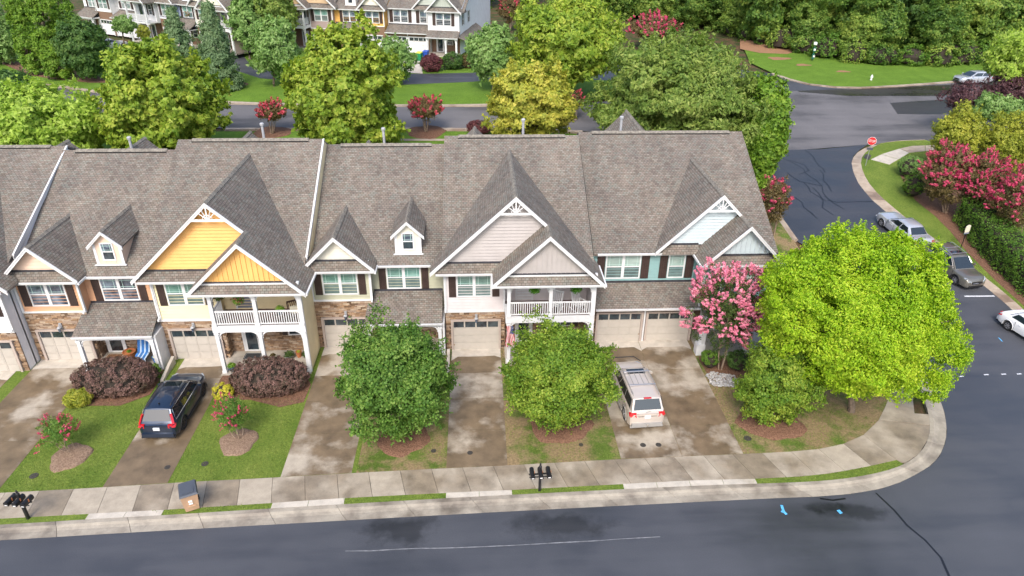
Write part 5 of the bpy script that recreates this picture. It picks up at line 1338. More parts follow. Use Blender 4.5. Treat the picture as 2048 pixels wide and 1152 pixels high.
o = bpy.data.objects.new('grass', np_mesh('grass', V.reshape(-1, 3), 3, 'blade')); C.objects.link(o); tag(o, kind='stuff')
# ================================================================ near row
def sid(n, c, v=.05): M[n] = flat(n, c, .6, var=v, scale=1.5)
sid('side_peach', (.60, .34, .20)); sid('side_peach_pale', (.72, .54, .42)); sid('side_cream', (.74, .66, .42)); sid('side_yellow', (.80, .455, .15)); sid('side_butter', (.74, .62, .38))
sid('side_olive', (.42, .42, .31)); sid('side_ivory', (.66, .64, .55)); sid('side_pink', (.60, .555, .555)); sid('side_taupe', (.42, .39, .38)); sid('side_teal', (.21, .36, .36)); sid('side_ice', (.50, .585, .62)); sid('side_white', (.68, .69, .72))
M['pane_pale'] = pane_mat('pane_pale_blind', (.34, .46, .42), (.44, .56, .52), 3.6)
GR = 'attached houses of the near row'
U0 = unit_porch('townhouse', (-34.75, 34.45, 0), 8.6, mirror=True, c_up='side_white', c_gable='side_ice', c_porch='side_white', ridge=(10.1, 10.45), sx=(0, 0), label='white sided house cut off by the left edge of the picture', cat='house', group=GR)
U1 = unit_dormer('townhouse', (-26.1, 35.55, 0), 7.65, c_up='side_peach', c_gable='side_peach_pale', c_rec='side_peach', c_dorm='side_peach_pale', up='pane_mix', lo='pane_mix', ridge=(8.6, 10.3), dx=5.15, sx=(-.15, -.35), label='peach house with a small pale peach gable and a dormer', cat='house', group=GR)
U2 = unit_porch('townhouse', (-18.5, 35.4, 0), 8.7, c_up='side_cream', c_gable='side_yellow', c_porch='side_butter', door_up='greyblue', ridge=(9.1, 10.85), sx=(-.55, -.08), rake_r=True, label='yellow gabled house with a two-storey porch above the dark blue car', cat='house', group=GR)
U3 = unit_dormer('townhouse', (-9.85, 36.4, 0), 7.8, c_up='side_olive', c_gable='side_ivory', c_rec='side_olive', c_dorm='side_ivory', ridge=(8.7, 10.3), yr=.85, dx=5.73, sx=(.05, 0), label='olive green house with an ivory gable and a white dormer', cat='house', group=GR)
U4 = unit_porch('townhouse', (-2.0, 35.9, 0), 8.7, c_up='side_pink', c_gable='side_taupe', c_porch='side_pink', ridge=(9.2, 10.85), sx=(-.1, .1), label='pinkish grey gabled house with a two-storey porch and a flag', cat='house', group=GR)
U5 = unit_end('townhouse', (7.0, 36.5, 0), 10.95, c_up='side_teal', c_gable='side_ice', label='teal end house with two garage doors and a pale blue gable', cat='house', group=GR)
side_rake(U0, 8.62, -.4, 5.5, 10.1, 10.45, 2.0)
# vents on the far roof slopes and the rear gables seen above the ridges
for U, x, y, z0, z1 in ((U1, 2.4, 12.2, 7.5, 9.95), (U2, 3.8, 12.6, 7.5, 10.8), (U3, 3.4, 11.6, 7.5, 10.45), (U4, 5.3, 12.1, 7.5, 11.05), (U5, 3.3, 11.9, 8.5, 11.1)): vent_pipe(U, x, y, z0, z1)
def rear_gable(U, x, y0, y1, z, w, s=.95):
    roof_plane(U, [(x-w, y0, z-s*w), (x, y0, z), (x, y1, z), (x-w, y1, z-s*w)][::-1], .1); roof_plane(U, [(x, y0, z), (x+w, y0, z-s*w), (x+w, y1, z-s*w), (x, y1, z)][::-1], .1)
    ridge_cap(U, (x, y0, z), (x, y1, z), s)
rear_gable(U5, 4.85, 11.2, 17.6, 10.25, 4.5, 1.0)
rear_gable(U2, 2.2, 10, 14.8, 9.75, 3.6); rear_gable(U1, 2.3, 9.6, 14.6, 9.35, 3.2); rear_gable(U4, 1.9, 10, 14.6, 9.95, 3.6); rear_gable(U0, 5.6, 11, 15.6, 9.2, 3.2); rear_gable(U3, 2.0, 9.6, 13.6, 9.1, 3)
# low party kerb walls beside the porches
def low_wall(x, y0, y1, zt, label):
    t = empty('retaining_wall', (x, y0, .1), label=label, cat='wall')
    B().prism([(-.09, 0, -.1), (.09, 0, -.1), (.09, 0, .12), (-.09, 0, .12)], [(-.09, y1-y0, -.1), (.09, y1-y0, -.1), (.09, y1-y0, zt), (-.09, y1-y0, zt)]).build('coping', 'apron', t)
low_wall(-18.1, 33.1, 35.0, .5, 'low concrete kerb wall left of the dark blue car'); low_wall(-1.86, 33.2, 35.3, .45, 'low concrete kerb wall between the olive house and the middle driveway')

# ================================================================ far rows
FR = 'houses of the far row'
sid('far_tan', (.52, .37, .22)); sid('far_cream', (.72, .66, .5)); sid('far_yellow', (.68, .38, .09)); sid('far_sage', (.40, .44, .39)); sid('far_white', (.70, .71, .72)); sid('far_blue', (.26, .32, .44)); sid('far_lav', (.45, .45, .52)); sid('far_brown', (.36, .28, .26)); sid('far_ivory', (.72, .68, .58))
a14 = math.radians(-14); c0 = Vector((*G(921, 110, .1), 0)); dr = Vector((math.cos(a14), math.sin(a14), 0)); zf = h(c0.y)+.05
def far_at(s_, back=0): p = c0-dr*s_+Vector((-dr.y, dr.x, 0))*back; return (p.x, p.y, zf)
unit_end('townhouse', far_at(10.9), 10.9, a14, c_up='far_white', c_gable='far_sage', detail=False, garage='gwhite', up='pane_mix', lo='pane_dark', side=True, skirtroof=True, label='white and sage end house of the far row, right of the yellow one', cat='house', group=FR)
unit_dormer('townhouse', far_at(18.6), 7.65, a14, mirror=True, c_up='far_yellow', c_gable='far_ivory', c_rec='far_yellow', c_dorm='far_ivory', up='pane_mix', lo='pane_dark', detail=False, garage='gwhite', ridge=(8.7, 10.4), label='yellow house of the far row with an ivory gable and dormer', cat='house', group=FR)
unit_porch('townhouse', far_at(27.2), 8.6, a14, mirror=True, c_up='far_brown', c_gable='far_tan', c_porch='far_brown', detail=False, garage='gwhite', truss=False, label='tan gabled house of the far row with an upper porch, left of the yellow one', cat='house', group=FR)
unit_dormer('townhouse', far_at(34.9), 7.65, a14, mirror=True, c_up='far_lav', c_gable='far_white', c_rec='far_lav', c_dorm='far_white', up='pane_mix', lo='pane_dark', detail=False, garage='gwhite', ridge=(8.7, 10.4), label='grey house mostly hidden by trees at the left end of the far middle row', cat='house', group=FR)
a35 = math.radians(-32); c1 = Vector((*G(330, 88, .1), 0)); dr2 = Vector((math.cos(a35), math.sin(a35), 0)); z1_ = h(c1.y)+.3
def far2(s_): p = c1-dr2*s_; return (p.x, p.y, z1_)
unit_end('townhouse', far2(11), 10.9, a35, c_up='far_white', c_gable='far_ivory', detail=False, garage='gwhite', balcony=True, label='white house with a balcony porch in the far left row', cat='house', group=FR)
unit_dormer('townhouse', far2(18.6), 7.65, a35, mirror=True, c_up='far_white', c_gable='far_white', c_rec='far_white', c_dorm='far_white', detail=False, garage='gwhite', ridge=(8.7, 10.4), label='white house at the left end of the far left row behind the evergreens', cat='house', group=FR)
unit_dormer('townhouse', far2(-.1), 7.65, a35, c_up='far_lav', c_gable='far_white', c_rec='far_blue', c_dorm='far_white', detail=False, garage='gwhite', ridge=(8.7, 10.4), label='blue and lavender house right of the balcony house in the far left row', cat='house', group=FR)
unit_porch('townhouse', far2(-7.8), 8.6, a35, c_up='far_ivory', c_gable='far_ivory', c_porch='far_brown', detail=False, garage='gwhite', truss=False, label='cream house behind the conifers at the right end of the far left row', cat='house', group=FR)

# ================================================================ trees and shrubs
M['leaf_maple'] = leaf_mat('leaf_maple', (.04, .115, .018), (.115, .235, .035), (.28, .40, .09), .7)
M['leaf_maple2'] = leaf_mat('leaf_maple_warm', (.065, .16, .018), (.18, .30, .03), (.40, .47, .07), .6)
M['leaf_lime'] = leaf_mat('leaf_lime', (.17, .35, .012), (.32, .50, .018), (.54, .62, .05), .3)
M['leaf_back'] = leaf_mat('leaf_back_maple', (.10, .20, .02), (.25, .36, .035), (.46, .50, .08), .5)
M['leaf_oak'] = leaf_mat('leaf_oak', (.09, .17, .03), (.19, .28, .05), (.36, .42, .11), .45)
M['leaf_gold'] = leaf_mat('leaf_gold', (.20, .27, .04), (.42, .43, .06), (.66, .58, .12), .6)
M['leaf_limeback'] = leaf_mat('leaf_lime_back', (.18, .32, .03), (.34, .48, .06), (.48, .58, .15), .4)
M['leaf_dark'] = leaf_mat('leaf_dark', (.03, .085, .02), (.075, .16, .035), (.16, .26, .06), .5)
M['leaf_forest'] = leaf_mat('leaf_forest', (.022, .065, .012), (.105, .21, .03), (.34, .42, .085), .3)
M['leaf_forest2'] = leaf_mat('leaf_forest_light', (.04, .09, .015), (.17, .28, .04), (.42, .48, .10), .3)
M['leaf_ever'] = leaf_mat('leaf_evergreen', (.07, .16, .015), (.15, .28, .025), (.28, .40, .05), .7)
M['leaf_cedar'] = leaf_mat('leaf_cedar', (.08, .15, .07), (.15, .24, .11), (.26, .36, .18), .7)
M['leaf_pale'] = leaf_mat('leaf_pale', (.11, .22, .05), (.22, .36, .10), (.36, .48, .19), .5)
M['leaf_crape'] = leaf_mat('leaf_crape', (.035, .08, .02), (.075, .13, .03), (.15, .22, .05), .8)
M['leaf_bronze'] = leaf_mat('leaf_bronze', (.08, .07, .03), (.17, .13, .05), (.28, .20, .10), .8)
M['leaf_loro'] = leaf_mat('leaf_loropetalum', (.055, .06, .03), (.15, .085, .07), (.29, .17, .145), 1.8, .15)
M['leaf_plum'] = leaf_mat('leaf_plum', (.05, .02, .03), (.11, .05, .06), (.22, .12, .13), .8)
M['leaf_maroon'] = leaf_mat('leaf_maroon', (.07, .02, .025), (.16, .05, .06), (.25, .10, .10), 1)
M['leaf_yellow'] = leaf_mat('leaf_yellow', (.35, .38, .03), (.60, .55, .05), (.75, .68, .12), 2)
M['leaf_olive'] = leaf_mat('leaf_olive_shrub', (.14, .18, .02), (.29, .33, .035), (.48, .46, .07), .45)
M['leaf_hedge'] = leaf_mat('leaf_hedge', (.04, .11, .015), (.10, .21, .025), (.22, .34, .05), .7)
M['fl_pink'] = leaf_mat('flower_pink', (.66, .17, .31), (.84, .28, .43), (.90, .48, .58), 1.2, .3)
M['fl_coral'] = leaf_mat('flower_coral', (.42, .025, .10), (.62, .07, .18), (.72, .22, .24), 1.2, .3)
M['fl_red'] = leaf_mat('flower_red', (.45, .04, .07), (.62, .09, .14), (.70, .22, .22), 1.2, .3)
M['fl_white'] = leaf_mat('flower_white', (.6, .62, .35), (.75, .75, .5), (.8, .8, .65), 2, .2)
def T(name, bpx, bbox, mat, seed, dY=None, depth=0, rdy=.95, **kw):
    g_, c_, r_ = fit_tree(bpx, bbox, depth, rdy, dY=dY); q_ = kw.get('sig', .65)*.85; q_ = min(q_, r_[0]*.35)
    kw.setdefault('tri', g_.y > 50)
    if kw.get('shape', 'ball') == 'ball': r_ = tuple(max(v-q_, v*.6) for v in r_)
    return tree(name, tuple(g_), c_, r_, mat, seed, **kw)
# front yard
_g = G3(1702, 822, .1); _p = [onY(x_, y_, _g.y) for x_, y_ in ((1858, 645), (1868, 705), (1832, 755))]
LOBE = [((q_[0], _g.y, q_[1]), (1.1, 1.6, .9), 22) for q_ in _p]
T('maple_tree', (803, 872), (672, 622, 914, 880), 'leaf_maple', 11, ncl=250, per=260, ls=.125, asp=.75, sig=.58, trunk=.11, shell=.62, lobes=.22, label='bushy green maple in front of the olive house', cat='tree')
T('maple_tree', (1122, 850), (1002, 636, 1240, 856), 'leaf_maple2', 12, ncl=250, per=260, ls=.12, asp=.7, sig=.56, trunk=.11, shell=.62, lobes=.22, label='bushy yellow-green maple left of the beige car', cat='tree')
T('zelkova_tree', (1702, 822), (1510, 446, 1880, 812), 'leaf_lime', 13, ncl=520, per=330, ls=.145, asp=.42, sig=.62, trunk=.17, shell=.74, lobes=.1, spray=.55, lobe=LOBE, nb=24, label='large bright lime-green tree on the street corner', cat='tree')
T('young_maple_tree', (1545, 842), (1470, 662, 1638, 856), 'leaf_maple2', 14, ncl=230, per=160, ls=.12, asp=.65, sig=.38, trunk=.07, shell=.6, label='small green maple in front of the lime-green corner tree', cat='tree')
T('crape_myrtle', (1440, 738), (1374, 508, 1542, 712), 'leaf_crape', 15, ncl=190, per=70, ls=.10, asp=.6, sig=.36, trunk=.05, multi=4, bark='bark2', shell=.5, clear=1.7, nb=22, blossom='fl_pink', fl_n=.85, fl_per=34, fl_size=.09, fl_zone=-.6, fl_pan=6, fl_r=.12, label='tall crape myrtle full of light pink blossom by the teal house', cat='tree')
T('crape_myrtle', (141, 905), (74, 826, 152, 896), 'leaf_maple', 16, ncl=60, per=60, ls=.07, asp=.6, sig=.22, trunk=.025, multi=4, bark='bark2', shell=.45, clear=.45, nb=14, blossom='fl_coral', fl_n=.5, fl_per=18, fl_size=.065, fl_r=.08, label='small coral-flowered crape myrtle in the far left lawn', cat='tree')
T('crape_myrtle', (478, 878), (426, 780, 500, 870), 'leaf_maple', 17, ncl=70, per=60, ls=.07, asp=.6, sig=.22, trunk=.028, multi=4, bark='bark2', shell=.45, clear=.5, nb=14, blossom='fl_coral', fl_n=.5, fl_per=18, fl_size=.065, fl_r=.08, label='small coral-flowered crape myrtle right of the dark blue car', cat='tree')
def BU(name, bpx, bbox, mat, seed, rdy=.6, **kw):
    g_, c_, r_ = fit_tree(bpx, bbox, 0, rdy); q_ = kw.get('sig', .2)*.45; r_ = tuple(max(v-q_, v*.6) for v in r_); r_ = (r_[0], r_[1], max(r_[2], .25)); c_ = (c_[0], c_[1], max(r_[2]*.75+g_.z, c_[2])); return bush(name, (g_.x, c_[1], g_.z), c_, r_, mat, seed, **kw)
BU('clipped_shrub', (233, 775), (152, 724, 314, 806), 'leaf_loro', 31, .62, ncl=420, per=60, ls=.095, sig=.17, label='large rounded purple-leaved shrub in front of the peach house', cat='shrub')
BU('clipped_shrub', (543, 775), (464, 727, 620, 810), 'leaf_loro', 32, .62, ncl=420, per=60, ls=.095, sig=.17, label='large rounded purple-leaved shrub in front of the yellow house', cat='shrub')
BU('yellow_shrub', (445, 795), (425, 765, 467, 800), 'leaf_yellow', 33, .9, ncl=60, per=70, ls=.07, sig=.14, label='small bright yellow shrub right of the dark blue car', cat='shrub')
BU('fern_clump', (155, 808), (132, 780, 180, 812), 'leaf_gold', 34, .9, ncl=40, per=40, ls=.34, asp=.1, sig=.2, label='yellow-green grassy clump at the left end of a purple shrub', cat='plant')
BU('green_shrub', (313, 755), (303, 727, 322, 762), 'leaf_maple', 35, .9, ncl=30, per=50, ls=.09, sig=.12, label='narrow green shrub beside the peach house porch', cat='shrub')
BU('hydrangea', (1425, 735), (1403, 700, 1440, 730), 'leaf_hedge', 36, .9, ncl=50, per=60, ls=.09, sig=.15, label='green shrub with pale flowers below the pink crape myrtle', cat='shrub')
BU('green_shrub', (1478, 740), (1455, 700, 1500, 738), 'leaf_dark', 37, .9, ncl=60, per=60, ls=.09, sig=.18, label='dark shrub behind the trunks of the pink crape myrtle', cat='shrub')
# behind the row
T('sycamore_tree', (90, 300), (-70, 165, 210, 345), 'leaf_limeback', 41, dY=60, ncl=330, per=90, ls=.32, asp=.5, sig=.85, shell=.65, label='bright yellow-green tree behind the roofs at the left edge', cat='tree')
T('maple_tree', (325, 300), (205, 78, 450, 345), 'leaf_back', 42, dY=62, ncl=270, per=190, ls=.27, asp=.8, sig=.8, shell=.64, lobes=.2, label='big green maple behind the peach house roof', cat='tree')
T('maple_tree', (690, 300), (570, 60, 806, 335), 'leaf_back', 43, dY=62, ncl=280, per=190, ls=.27, asp=.8, sig=.8, shell=.64, lobes=.2, label='tallest green maple behind the olive house roof', cat='tree')
T('maple_tree', (1065, 300), (972, 114, 1158, 300), 'leaf_gold', 44, dY=62, ncl=230, per=150, ls=.23, asp=.75, sig=.62, shell=.6, lobes=.22, label='golden yellow-green maple behind the pink house roof', cat='tree')
T('oak_tree', (1370, 300), (1178, 62, 1540, 350), 'leaf_oak', 45, dY=61, ncl=430, per=190, ls=.32, asp=.34, sig=.9, shell=.66, lobes=.16, label='very wide dark green oak behind the teal house roof', cat='tree')
T('evergreen_tree', (1535, 390), (1488, 150, 1578, 385), 'leaf_ever', 46, dY=57, ncl=260, per=90, ls=.26, asp=.6, sig=.6, shell=.6, shape='ball', label='narrow dense tree at the right end of the teal house roof', cat='tree')
T('crape_myrtle', (545, 268), (516, 200, 576, 244), 'leaf_bronze', 47, ncl=70, per=55, ls=.16, asp=.5, sig=.42, trunk=.06, multi=4, bark='bark2', shell=.5, clear=1.5, nb=14, blossom='fl_red', fl_n=.45, fl_per=25, fl_size=.16, label='small reddish crape myrtle left of the tallest back maple', cat='tree')
T('crape_myrtle', (852, 264), (813, 194, 890, 240), 'leaf_bronze', 48, ncl=90, per=55, ls=.16, asp=.5, sig=.45, trunk=.06, multi=5, bark='bark2', shell=.5, clear=1.6, nb=18, blossom='fl_red', fl_n=.6, fl_per=25, fl_size=.17, label='red-pink crape myrtle standing alone on the rear verge', cat='tree')
T('crape_myrtle', (1150, 240), (1128, 184, 1166, 222), 'leaf_bronze', 49, ncl=40, per=45, ls=.15, asp=.5, sig=.35, trunk=.05, multi=3, bark='bark2', clear=1, blossom='fl_red', fl_n=.3, fl_per=20, fl_size=.15, label='small bronze crape myrtle right of the golden maple', cat='tree')
T('zelkova_tree', (1135, 200), (1015, -15, 1250, 180), 'leaf_back', 50, ncl=380, per=90, ls=.42, asp=.45, sig=1.0, shell=.66, label='large two-toned green tree on the bank beyond the rear street', cat='tree')
T('elm_tree', (985, 182), (928, 52, 1045, 165), 'leaf_pale', 51, ncl=160, per=70, ls=.36, asp=.5, sig=.7, shell=.55, label='light green tree right of the far white house', cat='tree')
T('elm_tree', (790, 170), (742, 66, 834, 168), 'leaf_pale', 52, ncl=80, per=55, ls=.32, asp=.5, sig=.55, shell=.5, lobes=.3, label='thin airy green tree in front of the far garages', cat='tree')
T('elm_tree', (548, 172), (500, 36, 604, 162), 'leaf_pale', 53, ncl=150, per=70, ls=.34, asp=.5, sig=.65, shell=.55, label='light green tree left of the tallest back maple, beyond the street', cat='tree')
T('elm_tree', (500, 118), (455, -10, 530, 100), 'leaf_pale', 91, ncl=110, per=60, ls=.36, asp=.5, sig=.6, label='light green tree covering the end wall of the far cream house', cat='tree')
T('elm_tree', (540, 110), (490, -35, 600, 78), 'leaf_oak', 54, ncl=120, per=60, ls=.36, asp=.5, sig=.7, label='green tree above the light green tree at the top edge', cat='tree')
T('cedar_tree', (430, 176), (388, 16, 472, 172), 'leaf_cedar', 55, ncl=380, per=55, ls=.30, asp=.3, sig=.55, shape='cone', flat=.5, clear=1, label='blue-green conical cedar on the bank beyond the street', cat='tree')
T('fir_tree', (352, 128), (318, 22, 386, 118), 'leaf_cedar', 56, ncl=220, per=45, ls=.32, asp=.3, sig=.5, shape='cone', flat=.5, clear=1, label='silvery green fir left of the conical cedar', cat='tree')
T('arborvitae', (55, 148), (22, -25, 68, 140), 'leaf_ever', 57, ncl=260, per=55, ls=.26, asp=.4, sig=.45, shape='column', clear=.5, label='leftmost tall columnar evergreen in the far left group', cat='tree')
T('arborvitae', (98, 158), (66, -20, 132, 152), 'leaf_ever', 58, ncl=330, per=55, ls=.26, asp=.4, sig=.5, shape='column', clear=.5, label='middle tall columnar evergreen in the far left group', cat='tree')
T('arborvitae', (128, 120), (106, -40, 152, 110), 'leaf_ever', 59, ncl=200, per=55, ls=.28, asp=.4, sig=.5, shape='column', clear=.5, label='rear columnar evergreen beside the far balcony house', cat='tree')
T('bushy_tree', (165, 160), (112, 32, 215, 156), 'leaf_dark', 60, ncl=240, per=70, ls=.30, asp=.45, sig=.6, clear=1, label='round dark green tree right of the columnar evergreens', cat='tree')
T('bushy_tree', (8, 128), (-60, 5, 36, 135), 'leaf_pale', 61, ncl=180, per=60, ls=.30, asp=.45, sig=.6, clear=1, label='dull green tree at the left edge left of the evergreens', cat='tree')
T('pine_tree', (250, 105), (222, 30, 274, 68), 'leaf_pale', 62, ncl=60, per=50, ls=.28, asp=.3, sig=.4, clear=2.5, label='small fan-shaped tree in front of the far garages', cat='tree')
T('golden_shrub', (285, 95), (272, 48, 300, 82), 'leaf_gold', 63, ncl=40, per=50, ls=.2, asp=.5, sig=.35, clear=.6, label='small golden tree below the far balcony', cat='tree')
T('crape_myrtle', (390, 90), (366, -15, 414, 62), 'leaf_bronze', 64, ncl=110, per=50, ls=.26, asp=.5, sig=.55, trunk=.08, multi=4, bark='bark2', clear=2, blossom='fl_red', fl_n=.25, fl_per=16, fl_size=.2, label='tall dark crape myrtle with a few red blooms above the cedar', cat='tree')
T('crape_myrtle', (468, 100), (436, -20, 500, 64), 'leaf_bronze', 65, ncl=110, per=50, ls=.26, asp=.5, sig=.55, trunk=.08, multi=4, bark='bark2', clear=2, blossom='fl_red', fl_n=.15, fl_per=16, fl_size=.2, label='bronze crape myrtle right of the cedar at the top edge', cat='tree')
T('shrub_tree', (22, 225), (-40, 138, 68, 208), 'leaf_dark', 66, dY=73, ncl=150, per=60, ls=.26, asp=.5, sig=.6, clear=.6, label='grey-green tree at the left edge beyond the yellow-green one', cat='tree')
# right side
T('crape_myrtle', (1545, 470), (1517, 352, 1583, 452), 'leaf_bronze', 70, ncl=110, per=55, ls=.14, asp=.5, sig=.35, trunk=.05, multi=4, bark='bark2', clear=1.2, blossom='fl_coral', fl_n=.35, fl_per=20, fl_size=.12, label='bronze crape myrtle beside the right gable end of the teal house', cat='tree')
T('crape_myrtle', (1890, 425), (1846, 280, 1946, 415), 'leaf_bronze', 71, ncl=150, per=55, ls=.15, asp=.5, sig=.42, trunk=.07, multi=5, bark='bark2', clear=1.2, blossom='fl_coral', fl_n=.8, fl_per=26, fl_size=.11, fl_pan=4, label='left of three coral-pink crape myrtles along the hedge', cat='tree')
T('crape_myrtle', (1958, 445), (1920, 300, 2010, 430), 'leaf_bronze', 72, ncl=150, per=55, ls=.15, asp=.5, sig=.42, trunk=.07, multi=5, bark='bark2', clear=1.2, blossom='fl_coral', fl_n=.8, fl_per=26, fl_size=.11, fl_pan=4, label='middle of three coral-pink crape myrtles along the hedge', cat='tree')
T('crape_myrtle', (2035, 490), (1985, 325, 2090, 470), 'leaf_bronze', 73, ncl=170, per=55, ls=.15, asp=.5, sig=.42, trunk=.07, multi=5, bark='bark2', clear=1.2, blossom='fl_coral', fl_n=.8, fl_per=26, fl_size=.11, fl_pan=4, label='right of three coral-pink crape myrtles, at the picture edge', cat='tree')
T('olive_shrub', (1915, 350), (1862, 208, 1962, 345), 'leaf_olive', 74, ncl=170, per=65, ls=.2, asp=.4, sig=.5, clear=.6, label='yellow-green bushy tree behind the left coral crape myrtle', cat='tree')
T('olive_shrub', (2005, 355), (1950, 222, 2080, 350), 'leaf_olive', 75, ncl=190, per=65, ls=.2, asp=.4, sig=.5, clear=.6, label='yellow-green bushy tree at the right edge above the crape myrtles', cat='tree')
T('green_tree', (1992, 300), (1946, 185, 2050, 250), 'leaf_pale', 76, ncl=110, per=60, ls=.22, asp=.5, sig=.45, clear=1.2, label='fresh green rounded tree below the purple one on the right', cat='tree')
T('plum_tree', (1945, 270), (1885, 160, 1985, 235), 'leaf_plum', 77, ncl=80, per=45, ls=.2, asp=.4, sig=.5, clear=1, nb=30, label='sparse purple plum with bare grey twigs beside the rear street', cat='tree')
T('plum_tree', (2020, 250), (1965, 138, 2080, 225), 'leaf_plum', 78, ncl=110, per=50, ls=.22, asp=.4, sig=.5, clear=1, nb=26, label='dense purple plum at the right edge', cat='tree')
T('willow_tree', (2050, 240), (1978, 48, 2130, 170), 'leaf_limeback', 79, ncl=170, per=70, ls=.36, asp=.35, sig=.75, clear=1, label='light green conical tree hiding the back of the silver car', cat='tree')
BU('flowering_shrub', (1822, 352), (1796, 312, 1846, 350), 'leaf_pale', 80, .8, ncl=80, per=50, ls=.12, sig=.22, label='round pale shrub at the end of the footpath', cat='shrub')
BU('flowering_shrub', (1830, 392), (1805, 345, 1856, 390), 'leaf_hedge', 81, .8, ncl=80, per=50, ls=.12, sig=.22, label='green shrub left of the coral crape myrtles', cat='shrub')
BU('round_shrub', (956, 268), (934, 241, 984, 268), 'leaf_maroon', 82, .9, ncl=90, per=50, ls=.14, sig=.28, label='round red-leaved shrub left of the golden maple', cat='shrub')
BU('round_shrub', (862, 142), (841, 109, 883, 143), 'leaf_maroon', 83, .9, ncl=90, per=50, ls=.2, sig=.4, label='round maroon shrub in front of the far white house', cat='shrub')
BU('garden_shrub', (905, 138), (884, 106, 925, 137), 'leaf_dark', 84, .7, ncl=70, per=50, ls=.2, sig=.4, label='dark green shrubs behind the black rail fence', cat='shrub')
BU('garden_shrub', (940, 135), (918, 108, 962, 135), 'leaf_bronze', 85, .7, ncl=70, per=50, ls=.2, sig=.4, label='brownish green shrubs at the right end of the rail fence', cat='shrub')
T('crape_myrtle', (1308, 95), (1260, 27, 1356, 82), 'leaf_bronze', 86, ncl=130, per=50, ls=.26, asp=.5, sig=.6, trunk=.09, multi=4, bark='bark2', clear=1.8, blossom='fl_coral', fl_n=.8, fl_per=22, fl_size=.24, label='bright pink crape myrtle in front of the dark wood', cat='tree')
T('crape_myrtle', (1020, 60), (995, -10, 1045, 45), 'leaf_bronze', 87, ncl=80, per=45, ls=.26, asp=.5, sig=.55, trunk=.09, multi=4, bark='bark2', clear=1.8, blossom='fl_red', fl_n=.4, fl_per=18, fl_size=.22, label='reddish crape myrtle at the top edge right of the far houses', cat='tree')
# clipped ivy hedge
hp = [Vector(G(x, y, .1)) for x, y in ((1908, 440), (1940, 485), (1985, 535), (2030, 578), (2090, 630), (2160, 690))]
rng = np.random.default_rng(5); hd = empty('hedge', (hp[0].x, hp[0].y, h(hp[0].y)+.1), label='long dense green hedge beside the parked cars', cat='hedge')
pts_, nrm_ = [], []
core = B()
for a, b_ in zip(hp, hp[1:]):
    L_ = (b_-a).length; n_ = int(L_*900); t_ = (b_-a).normalized(); nn_ = Vector((-t_.y, t_.x)); u_ = rng.uniform(0, 1, n_); s_ = rng.uniform(0, 1, n_)
    # cross-section: front face, top
    front = s_ < .55; hh = 2.2
    for side_ in (1,):
        X = np.array([a.x, a.y])+np.outer(u_*L_, [t_.x, t_.y])
        off_ = np.where(front, 0.0, (s_-.55)/.45*2.2); z_ = np.where(front, s_/.55*hh, hh)
        bmp = .22*np.sin(u_*L_*2.1)*np.sin(z_*2.3+u_*9)
        nv = -1 if (nn_.x < 0) else 1
        X = X+np.outer(off_-np.where(front, bmp, 0), [nn_.x*nv, nn_.y*nv]); z_ = z_+np.where(front, 0, bmp)
        P_ = np.stack([X[:, 0], X[:, 1], z_], 1)+rng.normal(size=(n_, 3))*.09
        P_[:, 2] += np.array([h(q) for q in P_[:, 1]])+.1
        pts_.append(P_-np.array([hd.location.x, hd.location.y, hd.location.z])); fn = np.array([-nn_.x*nv, -nn_.y*nv, .3]); nrm_.append(unit(np.where(front[:, None], fn, np.array([0, 0, 1.]))+rng.normal(size=(n_, 3))*.5))
    nv = -1 if (nn_.x < 0) else 1; q = [a, b_, b_+nn_*nv*2.2, a+nn_*nv*2.2]; q = [a+nn_*nv*.15, b_+nn_*nv*.15]+q[2:]
    core.slab([(p.x-hd.location.x, p.y-hd.location.y, h(p.y)+2.1-hd.location.z) for p in q], 2.2)
o = bpy.data.objects.new('foliage', leaves('foliage', np.vstack(pts_), np.vstack(nrm_), .13, .7, 'leaf_hedge', rng)); C.objects.link(o); o.parent = hd
core.build('branches', 'twig', hd)

# wood: four modelled kinds, copied
FG = 'trees of the wood beyond the rear street'
kinds = []
for k_, (mt, sh, rz_) in enumerate((('leaf_forest', 'ball', 6.4), ('leaf_forest2', 'ball', 5.6), ('leaf_forest', 'ball', 7.2), ('leaf_dark', 'ball', 5.2))):
    kinds.append(tree('forest_tree', (0, 0, 0), (0, 0, rz_+.2), (4.6+.3*k_, 4.6, rz_), mt, 200+k_, ncl=230, per=90, ls=.42, asp=.5, sig=1.0, shell=.72, lobes=.34, trunk=.22, clear=3.0, nb=10, tri=True))
index_kids(None)
rw = random.Random(12); spots = []
edge = [(1180, 10), (1260, 45), (1380, 62), (1480, 72), (1560, 96), (1640, 114), (1720, 128), (1800, 133), (1900, 134), (2000, 120), (2100, 110)]
E0 = [Vector(G(x, y, .1)) for x, y in edge]
for row in range(6):
    n_ = 17-row//2
    Q = resample([tuple(p) for p in E0], n_)
    for i, p in enumerate(Q):
        d_ = Vector((.15, 1)); q = p+d_*(4.2+row*7.0)+Vector((rw.uniform(-1.6, 1.6)+(2.6 if row % 2 else 0), rw.uniform(-1.5, 1.5))); spots.append((q, row))
for i in range(9): spots.append((Vector((-62+i*9+rw.uniform(-2, 2), 150+rw.uniform(-3, 8))), 3))
lab = {0: 'leafy tree at the front edge of the dark wood', 1: 'leafy tree inside the dark wood behind the front edge'}
